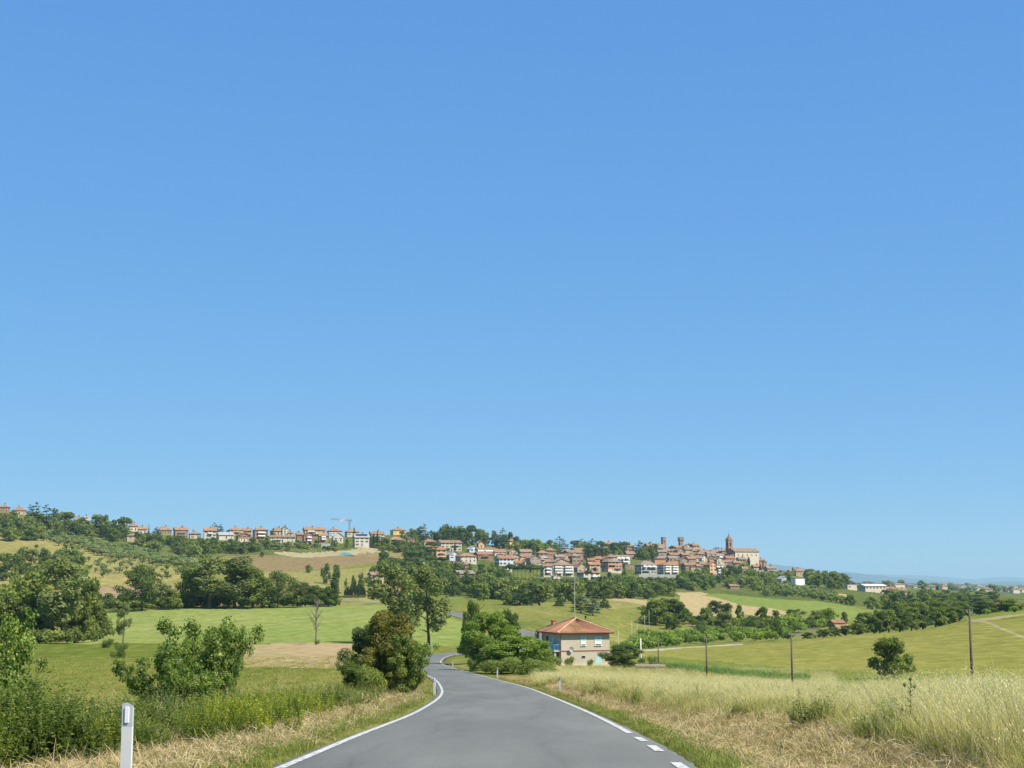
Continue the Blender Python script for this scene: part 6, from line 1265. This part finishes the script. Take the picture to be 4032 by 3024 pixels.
scatter(['bush_far'], [(966, 619), (1000, 624), (1040, 634), (1040, 640), (1000, 628), (966, 622)], 26, (1.2, 2.2), (2, 4), 'grey bush along the hill track at the right', 'bushes along the hill track', 29, .5, 280)
pr_ = random.Random(9)
for i in range(110):
    Y = pr_.uniform(2400, 6800); u = pr_.uniform(790, 1045); x = (u - 512) / FPX * Y
    _it = globals().setdefault('_plain_items', []); _it.append(('broad_far', x, Y, pr_.uniform(9, 16), pr_.uniform(16, 40)))
wood('woodland', _plain_items, 'hazy clumps of trees far out in the plain')
# bare tree
rg = np.random.default_rng(4); Yb = 294; xb = (318.5 - 512) / FPX * Yb; zb = zlook(xb, Yb); Hb = at(318, 598, Yb)[2] - zb
o = empty('bare_tree', (xb, Yb, zb)); tag(o, 'leafless dead tree standing in the hay field', 'tree')
P_ = [([(0, 0, -.5), (.1, 0, Hb * .3), (-.05, 0, Hb * .6), (.3, 0, Hb)], [.19, .15, .1, .03])]; Bq = []
for i in range(40):
    f = rg.uniform(.15, .95); a = rg.uniform(0, 2 * pi); L = (1.1 - f) * Hb * rg.uniform(.16, .36); s0 = Vector((.05, 0, Hb * f)); e = s0 + Vector((cos(a) * L, sin(a) * L, L * 1.3)); Bq.append(([s0, s0.lerp(e, .5) + Vector((0, 0, -.05 * L)), e], [.06, .04, .012]))
    for _ in range(3): g = s0.lerp(e, rg.uniform(.3, .9)); l = L * .5; Bq.append(([g, g + Vector((rg.normal() * l * .5, rg.normal() * l * .5, l * .7))], [.025, .008]))
Vt, Qt = tubes(P_); put('trunk', array_mesh('trunk', Vt, Qt, ['bark_pale'], smooth=True), parent=o); Vt, Qt = tubes(Bq, 4); br = put('branches', array_mesh('branches', Vt, Qt, ['bark_pale']), parent=o); br['kind'] = 'stuff'
tree('bush_near', 316.5, 292, 638, 5, 'small bush at the foot of the leafless tree')

# ------------------------------------------------------------------ grass, straw and weeds (instanced tufts, one object for each stand)
def blade_tuft(name, mat, n, h, spread, width, bend, seed, heads=0, leaves=0, hv=.45):
    rg = np.random.default_rng(seed); V = []; Q = []; S = []; o = 0
    for i in range(n):
        a, r_ = rg.uniform(0, 2 * pi), spread * math.sqrt(rg.random()); x, y = cos(a) * r_, sin(a) * r_; hh = h * rg.uniform(1 - hv, 1 + hv * .5); d = rg.uniform(0, 2 * pi); bx_, by_ = cos(d), sin(d); b_ = bend * hh * rg.uniform(.2, 1.2)
        t = rg.uniform(0, 2 * pi); wx, wy = cos(t) * width / 2, sin(t) * width / 2; sh = np.clip(rg.normal(.5, .2), 0, 1)
        pr = [(0, 1.0), (.45, .85), (.8, .55), (1.0, .12)]; k0 = o
        for f, ww in pr:
            cx_, cy_, cz_ = x + bx_ * b_ * f * f, y + by_ * b_ * f * f, hh * f * (1 - .25 * bend * f); V += [(cx_ - wx * ww, cy_ - wy * ww, cz_), (cx_ + wx * ww, cy_ + wy * ww, cz_)]; o += 2
        for j in range(3): Q.append((k0 + 2 * j, k0 + 2 * j + 1, k0 + 2 * j + 3, k0 + 2 * j + 2)); S.append(sh + .12 * (j - 1))
        for j in range(heads if rg.random() < .6 else 0):          # seed heads near the tip
            f = rg.uniform(.8, 1.04); cx_, cy_, cz_ = x + bx_ * b_ * f * f + rg.normal() * .02, y + by_ * b_ * f * f + rg.normal() * .02, hh * f * (1 - .25 * bend * f); l = rg.uniform(.009, .018)
            e = rg.normal(size=3) * l * .6; V += [(cx_ - l * .4, cy_, cz_), (cx_ + e[0], cy_ + e[1], cz_ - l), (cx_ + l * .4, cy_, cz_), (cx_ - e[0], cy_ - e[1], cz_ + l)]; Q.append((o, o + 1, o + 2, o + 3)); o += 4; S.append(.85 + rg.normal() * .1)
        for j in range(leaves):
            f = rg.uniform(.15, 1.0); cx_, cy_, cz_ = x + bx_ * b_ * f * f, y + by_ * b_ * f * f, hh * f; a2 = rg.uniform(0, 2 * pi); l = rg.uniform(.035, .085) * (1.25 - .6 * f); dx_, dy_ = cos(a2) * l, sin(a2) * l; z2 = rg.uniform(-.3, .5) * l
            V += [(cx_, cy_, cz_), (cx_ + dx_ * .5 - dy_ * .35, cy_ + dy_ * .5 + dx_ * .35, cz_ + z2 * .6 + .01), (cx_ + dx_, cy_ + dy_, cz_ + z2), (cx_ + dx_ * .5 + dy_ * .35, cy_ + dy_ * .5 - dx_ * .35, cz_ + z2 * .6)]; Q.append((o, o + 1, o + 2, o + 3)); o += 4; S.append(np.clip(rg.normal(.5, .22), 0, 1))
    me = array_mesh(name, np.array(V), np.array(Q), [mat], None, np.array(S)); return bpy.data.objects.new(name, me)
def stand(name, tufts, P_, scl, label, seed=0, tilt=.12):
    """one object: tufts instanced on points"""
    rg = np.random.default_rng(seed); n = len(P_); colx = bpy.data.collections.new(name + '_tufts')
    for t in tufts: colx.objects.link(t)
    me = bpy.data.meshes.new(name); me.vertices.add(n); me.vertices.foreach_set('co', np.ascontiguousarray(P_, np.float32).ravel()); me.update()
    rot = np.stack([rg.normal(size=n) * tilt, rg.normal(size=n) * tilt, rg.uniform(0, 2 * pi, n)], -1).astype(np.float32)
    a = me.attributes.new('rot', 'FLOAT_VECTOR', 'POINT'); a.data.foreach_set('vector', rot.ravel())
    a = me.attributes.new('scl', 'FLOAT_VECTOR', 'POINT'); a.data.foreach_set('vector', np.ascontiguousarray(scl, np.float32).ravel())
    a = me.attributes.new('pick', 'INT', 'POINT'); a.data.foreach_set('value', rg.integers(0, len(tufts), n).astype(np.int32))
    ng = bpy.data.node_groups.new(name, 'GeometryNodeTree'); ng.interface.new_socket('Geometry', in_out='INPUT', socket_type='NodeSocketGeometry'); ng.interface.new_socket('Geometry', in_out='OUTPUT', socket_type='NodeSocketGeometry')
    N = ng.nodes; gi = N.new('NodeGroupInput'); go = N.new('NodeGroupOutput'); ip = N.new('GeometryNodeInstanceOnPoints'); ci = N.new('GeometryNodeCollectionInfo')
    ci.inputs['Collection'].default_value = colx; ci.inputs['Separate Children'].default_value = True; ci.inputs['Reset Children'].default_value = True
    def na(nm, ty): q = N.new('GeometryNodeInputNamedAttribute'); q.data_type = ty; q.inputs['Name'].default_value = nm; return q.outputs['Attribute']
    l = ng.links.new; l(gi.outputs[0], ip.inputs['Points']); l(ci.outputs[0], ip.inputs['Instance']); ip.inputs['Pick Instance'].default_value = True
    l(na('pick', 'INT'), ip.inputs['Instance Index']); e2 = N.new('FunctionNodeEulerToRotation'); l(na('rot', 'FLOAT_VECTOR'), e2.inputs[0]); l(e2.outputs[0], ip.inputs['Rotation']); l(na('scl', 'FLOAT_VECTOR'), ip.inputs['Scale']); l(ip.outputs[0], go.inputs[0])
    o = put(name, me); md = o.modifiers.new('tufts', 'NODES'); md.node_group = ng; return tag(o, label, kind='stuff')
def zgrid(x, y):
    s_ = x / y; i = np.interp(s_, SG, np.arange(NC)); j = np.interp(np.log(np.maximum(y, 4.01)), np.log(YG), np.arange(NR)); i0 = np.minimum(i.astype(int), NC - 2); j0 = np.minimum(j.astype(int), NR - 2); a, b_ = i - i0, j - j0
    return (ZG[j0, i0] * (1 - a) + ZG[j0, i0 + 1] * a) * (1 - b_) + (ZG[j0 + 1, i0] * (1 - a) + ZG[j0 + 1, i0 + 1] * a) * b_
def field_points(seed, n, ya, yb, ulo, uhi, power=1.0):
    """points spread so that each patch of the view is about equally served"""
    rg = np.random.default_rng(seed); t = rg.random(n); y = (ya ** -power + t * (yb ** -power - ya ** -power)) ** (-1 / power); u = rg.uniform(ulo, uhi, n); x = (u - 512) / FPX * y
    d, _ = road_dist(x, y); return x, y, d, rg
def mk(x, y): return np.stack([x, y, zgrid(x, y)], -1)
GT = [blade_tuft('tuft', 'grass_green', 40, .13, .18, .009, .7, 100 + i) for i in range(4)]
ST = [blade_tuft('tuft', 'straw', 40, .16, .24, .009, 1.5, 110 + i, hv=.6) for i in range(4)]
DT = [blade_tuft('tuft', 'grass_dry', 34, .95, .24, .006, .5, 120 + i, heads=3, hv=.6) for i in range(6)]
MT = [blade_tuft('tuft', 'grass_mixed', 34, .62, .22, .009, .45, 130 + i) for i in range(4)]
HT = [blade_tuft('tuft', 'herb', 11, .95, .26, .012, .3, 140 + i, leaves=26) for i in range(5)]
YT = [blade_tuft('tuft', 'leaf_yellow', 12, .9, .2, .010, .3, 150 + i, leaves=20) for i in range(2)]
CT = [blade_tuft('tuft', 'corn', 6, .8, .12, .05, .5, 160 + i, leaves=8) for i in range(3)]
# verges
x, y, d, rg = field_points(1, 34000, 8, 150, -220, 1240, .7); a = np.abs(d); gw = 3.75 + .55 * waves(x, y, 4, 6, 61) + np.where(d < 0, .25, 0); k = (a > 2.82) & (rg.random(len(x)) < np.clip(1.0 - (a - gw) * 1.6, 0, 1)) & (a < 7); s_ = rg.uniform(.5, 1.1, k.sum()) * np.clip(.5 + (a[k] - 2.82) * 1.2, .4, 1) * (1 + y[k] / 160)
stand('verge_grass', GT, mk(x[k], y[k]), np.stack([s_, s_, s_], -1), 'short green grass along both edges of the road', 1)
x, y, d, rg = field_points(2, 38000, 8, 130, -220, 1240, .7); a = np.abs(d); k = (a > 3.2) & (a < 7.6) & (rg.random(len(x)) < np.clip((a - 3.1) * 1.0, .1, 1) * np.where(d < 0, np.clip(7.4 - a, 0, 1), 1)); s_ = rg.uniform(.6, 1.3, k.sum()) * (1 + y[k] / 120)
stand('mown_straw', ST, mk(x[k], y[k]), np.stack([s_, s_, s_ * .8], -1), 'pale mown straw lying on the road verges', 2, .3)
# tall dry grass right of the road
x, y, d, rg = field_points(3, 34000, 14, 130, 540, 1120, .9); d0 = np.interp(y, [15, 30, 50, 90], [5.6, 6.4, 5.2, 4.6]) + .5 * waves(x, y, 4, 5, 63); k = (d > d0) & (rg.random(len(x)) < np.clip((d - d0) / 1.6, .05, 1)); pt = waves(x, y, 9, 6, 31); dry = pt + rg.normal(size=len(x)) * .45 > -.5
kk = k & dry; s_ = rg.uniform(.30, .72, kk.sum()) * np.clip(.45 + (d[kk] - d0[kk]) * .2, .4, 1) * (1 + .18 * waves(x, y, 3, 6, 64)[kk]); w_ = s_ * (1 + y[kk] / 70)
stand('tall_grass', DT, mk(x[kk], y[kk]), np.stack([w_, w_, s_], -1), 'tall dry grass with pale seed heads right of the road', 3)
kk = k & ((rg.random(len(x)) < .3) | ~dry); s_ = rg.uniform(.4, .9, kk.sum()); w_ = s_ * (1 + y[kk] / 70)
stand('meadow_grass', MT, mk(x[kk], y[kk]), np.stack([w_, w_, s_], -1), 'green and yellow grass under the tall dry grass', 4)
kk = k & (waves(x, y, 5, 6, 71) > 1.25) & (rg.random(len(x)) < .5); s_ = rg.uniform(.35, .75, kk.sum())
stand('weeds', HT, mk(x[kk], y[kk]), np.stack([s_ * 1.2, s_ * 1.2, s_], -1), 'dark green weed clumps among the dry grass', 13)
# the field in front of the farmhouse
x, y, d, rg = field_points(5, 15000, 110, 238, 535, 830, .6); k = (d > 4.6) & ~((np.abs(x - HERO[0] - 2) < 9) & (y > 236)); s_ = rg.uniform(.45, .85, k.sum())
stand('field_grass', [DT[0], MT[0], MT[1], MT[2]], mk(x[k], y[k]), np.stack([s_ * 3, s_ * 3, s_], -1), 'yellow green grass in the field before the farmhouse', 5)
# three rank weed clumps standing out of the grass
leaf('herb_clump', (.05, .07, .02), (.10, .135, .036), (.20, .23, .075), .35); HD = [blade_tuft('tuft', 'herb_clump', 9, .9, .22, .012, .5, 170 + i, leaves=20, hv=.7) for i in range(3)]
rg = np.random.default_rng(17); pts = []; sz_ = []
for (u, Y, r_, h_, n) in ((810, 31, .34, .85, 12), (826, 32, .4, .55, 8), (738, 40, .3, .55, 12), (925, 26, .5, .6, 18), (960, 24, .5, .5, 14), (700, 62, .6, .6, 12), (600, 80, 1.2, .7, 20)):
    for _ in range(n): a_ = rg.uniform(0, 6.3); q = r_ * math.sqrt(rg.random()); pts.append((at(u, 715, Y)[0] + cos(a_) * q, Y + sin(a_) * q)); sz_.append(h_ * rg.uniform(.6, 1.1))
pts = np.array(pts); sz_ = np.array(sz_); stand('weeds', HD, mk(pts[:, 0], pts[:, 1]), np.stack([sz_, sz_, sz_], -1), 'dark green weed clumps at the edge of the tall grass', 14)
# wild oats close to the right edge
x, y, d, rg = field_points(6, 700, 17, 34, 860, 1120, .8); k = d > 6.2; s_ = rg.uniform(.8, 1.15, k.sum())
stand('wild_oats', DT[:3], mk(x[k], y[k]), np.stack([s_, s_, s_], -1), 'taller wild oats in front at the right edge', 6)
# weeds on the left bank
x, y, d, rg = field_points(7, 17000, 17, 95, -90, 420, .8); w0 = np.interp(y, [17, 22, 30, 60], [7.0, 6.1, 5.6, 5.4]) + .3 * waves(x, y, 2.5, 5, 47); k = (-d > w0) & (d > -19) & (waves(x, y, 3.2, 6, 48) + rg.normal(size=len(x)) * .4 > -.55) & (rg.random(len(x)) < np.clip((-d - w0 + .3) / .9, 0, 1)); hgt = .58 + .26 * waves(x, y, 5, 6, 41) + .30 * waves(x, y, 1.6, 6, 42) + np.where(rg.random(len(x)) < .05, .5, 0) + np.clip((150 - (512 + x / y * 1480)) / 600, 0, .25); s_ = np.clip(hgt[k] * np.interp(512 + x[k] / y[k] * 1480, [0, 90, 140, 420], [.78, .68, .58, .58]) + rg.normal(size=k.sum()) * .12, .22, 1.4) * np.clip(1.25 - (-d[k] - 6) * .055, .45, 1.1); w_ = np.clip(s_, .6, 1.2) * (1 + y[k] / 90)
leaf('herb_dark', (.05, .08, .02), (.105, .145, .038), (.22, .25, .08), .38); stand('weeds', HT + [blade_tuft('tuft', 'herb_dark', 11, .95, .26, .012, .35, 180 + i, leaves=26) for i in range(3)], mk(x[k], y[k]), np.stack([w_, w_, s_], -1), 'rank green weeds on the bank left of the road', 7)
x, y, d, rg = field_points(8, 9000, 18, 100, -90, 420, .8); w0 = np.interp(y, [17, 22, 30, 60], [6.6, 6.0, 5.4, 5.2]); k = (-d > w0) & (d > -17) & (waves(x, y, 6, 5, 44) > -.1); s_ = rg.uniform(.55, 1.15, k.sum()) * np.clip((-d[k] - w0[k]) / 2.2 + .3, .3, 1); w_ = s_ * (1 + y[k] / 90)
stand('bank_grass', MT, mk(x[k], y[k]), np.stack([w_, w_, s_], -1), 'mixed long grass among the weeds on the left bank', 8)
x, y, d, rg = field_points(15, 900, 20, 80, -90, 400, .8); k = (d < -6.9) & (d > -15) & (rg.random(len(x)) < .8); s_ = rg.uniform(.5, 1.05, k.sum())
stand('dry_stalks', DT[3:], mk(x[k], y[k]), np.stack([s_ * .7, s_ * .7, s_], -1), 'pale dry stalks standing among the weeds on the left bank', 15)
cl = [(250, 31, .55), (238, 31, .5), (264, 32, .5), (258, 34, .9), (236, 30, .6), (276, 40, 1.0), (206, 27, .4), (112, 24, .4), (305, 46, .9), (290, 52, 1.2), (245, 38, 1.0), (225, 33, .7)]; xs = []; rg = np.random.default_rng(9)
for (u, Y, r_) in cl:
    n = int(34 * r_); aa_ = rg.uniform(0, 2 * pi, n); rr = r_ * np.abs(rg.normal(size=n)); xs.append(np.stack([(u - 512) / FPX * Y + np.cos(aa_) * rr, Y + np.sin(aa_) * rr], -1))
xs = np.vstack(xs); s_ = rg.uniform(.45, .95, len(xs)); stand('yellow_weeds', YT + [HT[0], HT[1]], mk(xs[:, 0], xs[:, 1]), np.stack([s_, s_, s_], -1), 'yellow flowering weeds on the left bank', 9)
# lower meadow left
x, y, d, rg = field_points(10, 12000, 75, 240, -60, 400, .6); k = (d < -9); s_ = rg.uniform(.3, .6, k.sum())
stand('meadow_grass', MT + GT[:2], mk(x[k], y[k]), np.stack([s_ * 4, s_ * 4, s_], -1), 'short green grass of the lower meadow on the left', 10)
# maize rows beyond the field
pts = []; rg = np.random.default_rng(12)
for r_ in range(5):
    for t in np.linspace(0, 1, 170): u = 652 + 150 * t + rg.normal() * .4; Y = 238 - 62 * t + r_ * 2.2 + rg.normal() * .3; pts.append(((u - 512) / FPX * Y, Y))
pts = np.array(pts); s_ = rg.uniform(1.0, 1.7, len(pts)); stand('maize_rows', CT, mk(pts[:, 0], pts[:, 1]), np.stack([s_ * 1.3, s_ * 1.3, s_], -1), 'light green maize rows along the far side of the grass field', 11)

# tall thistle in the grass
Yt = 24.; xt = at(909, 700, Yt)[0]; zt = zlook(xt, Yt); Ht = at(909, 681, Yt)[2] - zt; o = empty('thistle', (xt, Yt, zt)); tag(o, 'tall dark thistle with spiky leaves in the dry grass', 'thistle')
rg = np.random.default_rng(8); put('stem', MB().mat('leaf_dark').tube((0, 0, -.05), (.03, 0, Ht), .014, .006, 6).mesh('stem'), parent=o)
LM = MB().mat('leaf_dark').poly([(0, -.012, 0), (.07, -.035, .015), (.2, 0, .03), (.07, .035, .015), (0, .012, 0), (.08, 0, -.004)], [(0, 1, 5), (1, 2, 5), (2, 3, 5), (3, 4, 5)]).mesh('leaf')
for i in range(26):
    f = .28 + .68 * i / 26; l = put('leaf', LM, (.03 * f, 0, Ht * f), i * 2.4, (1.15 - .75 * f,) * 3, o); l.rotation_euler = (0, -.5 + rg.normal() * .25, i * 2.4)
mb = MB().mat('grass_mixed'); prism_walls(mb, 8, .012, .03, 0, .035); prism_walls(mb, 8, .03, .014, .035, .06); BM = mb.mesh('flower_head')
for (dx, dz) in ((.03, 0), (-.06, -.09), (.1, -.12)): put('flower_head', BM, (dx, 0, Ht + dz), parent=o)
# ------------------------------------------------------------------ haze
m = bpy.data.materials.new('haze'); m.use_nodes = True; nt = m.node_tree; nt.nodes.remove(nt.nodes['Principled BSDF'])
pv = nt.nodes.new('ShaderNodeVolumePrincipled'); pv.inputs['Color'].default_value = (.56, .86, 1.0, 1); pv.inputs['Density'].default_value = 5.2e-5; pv.inputs['Anisotropy'].default_value = 0.0
nt.links.new(pv.outputs[0], nt.nodes['Material Output'].inputs['Volume']); MATS['haze'] = m
tag(put('haze', MB().mat('haze').box(-60000, 60000, -2000, 50000, -700, 900).mesh('haze')), 'thin pale haze over the far plain and mountains', kind='stuff')
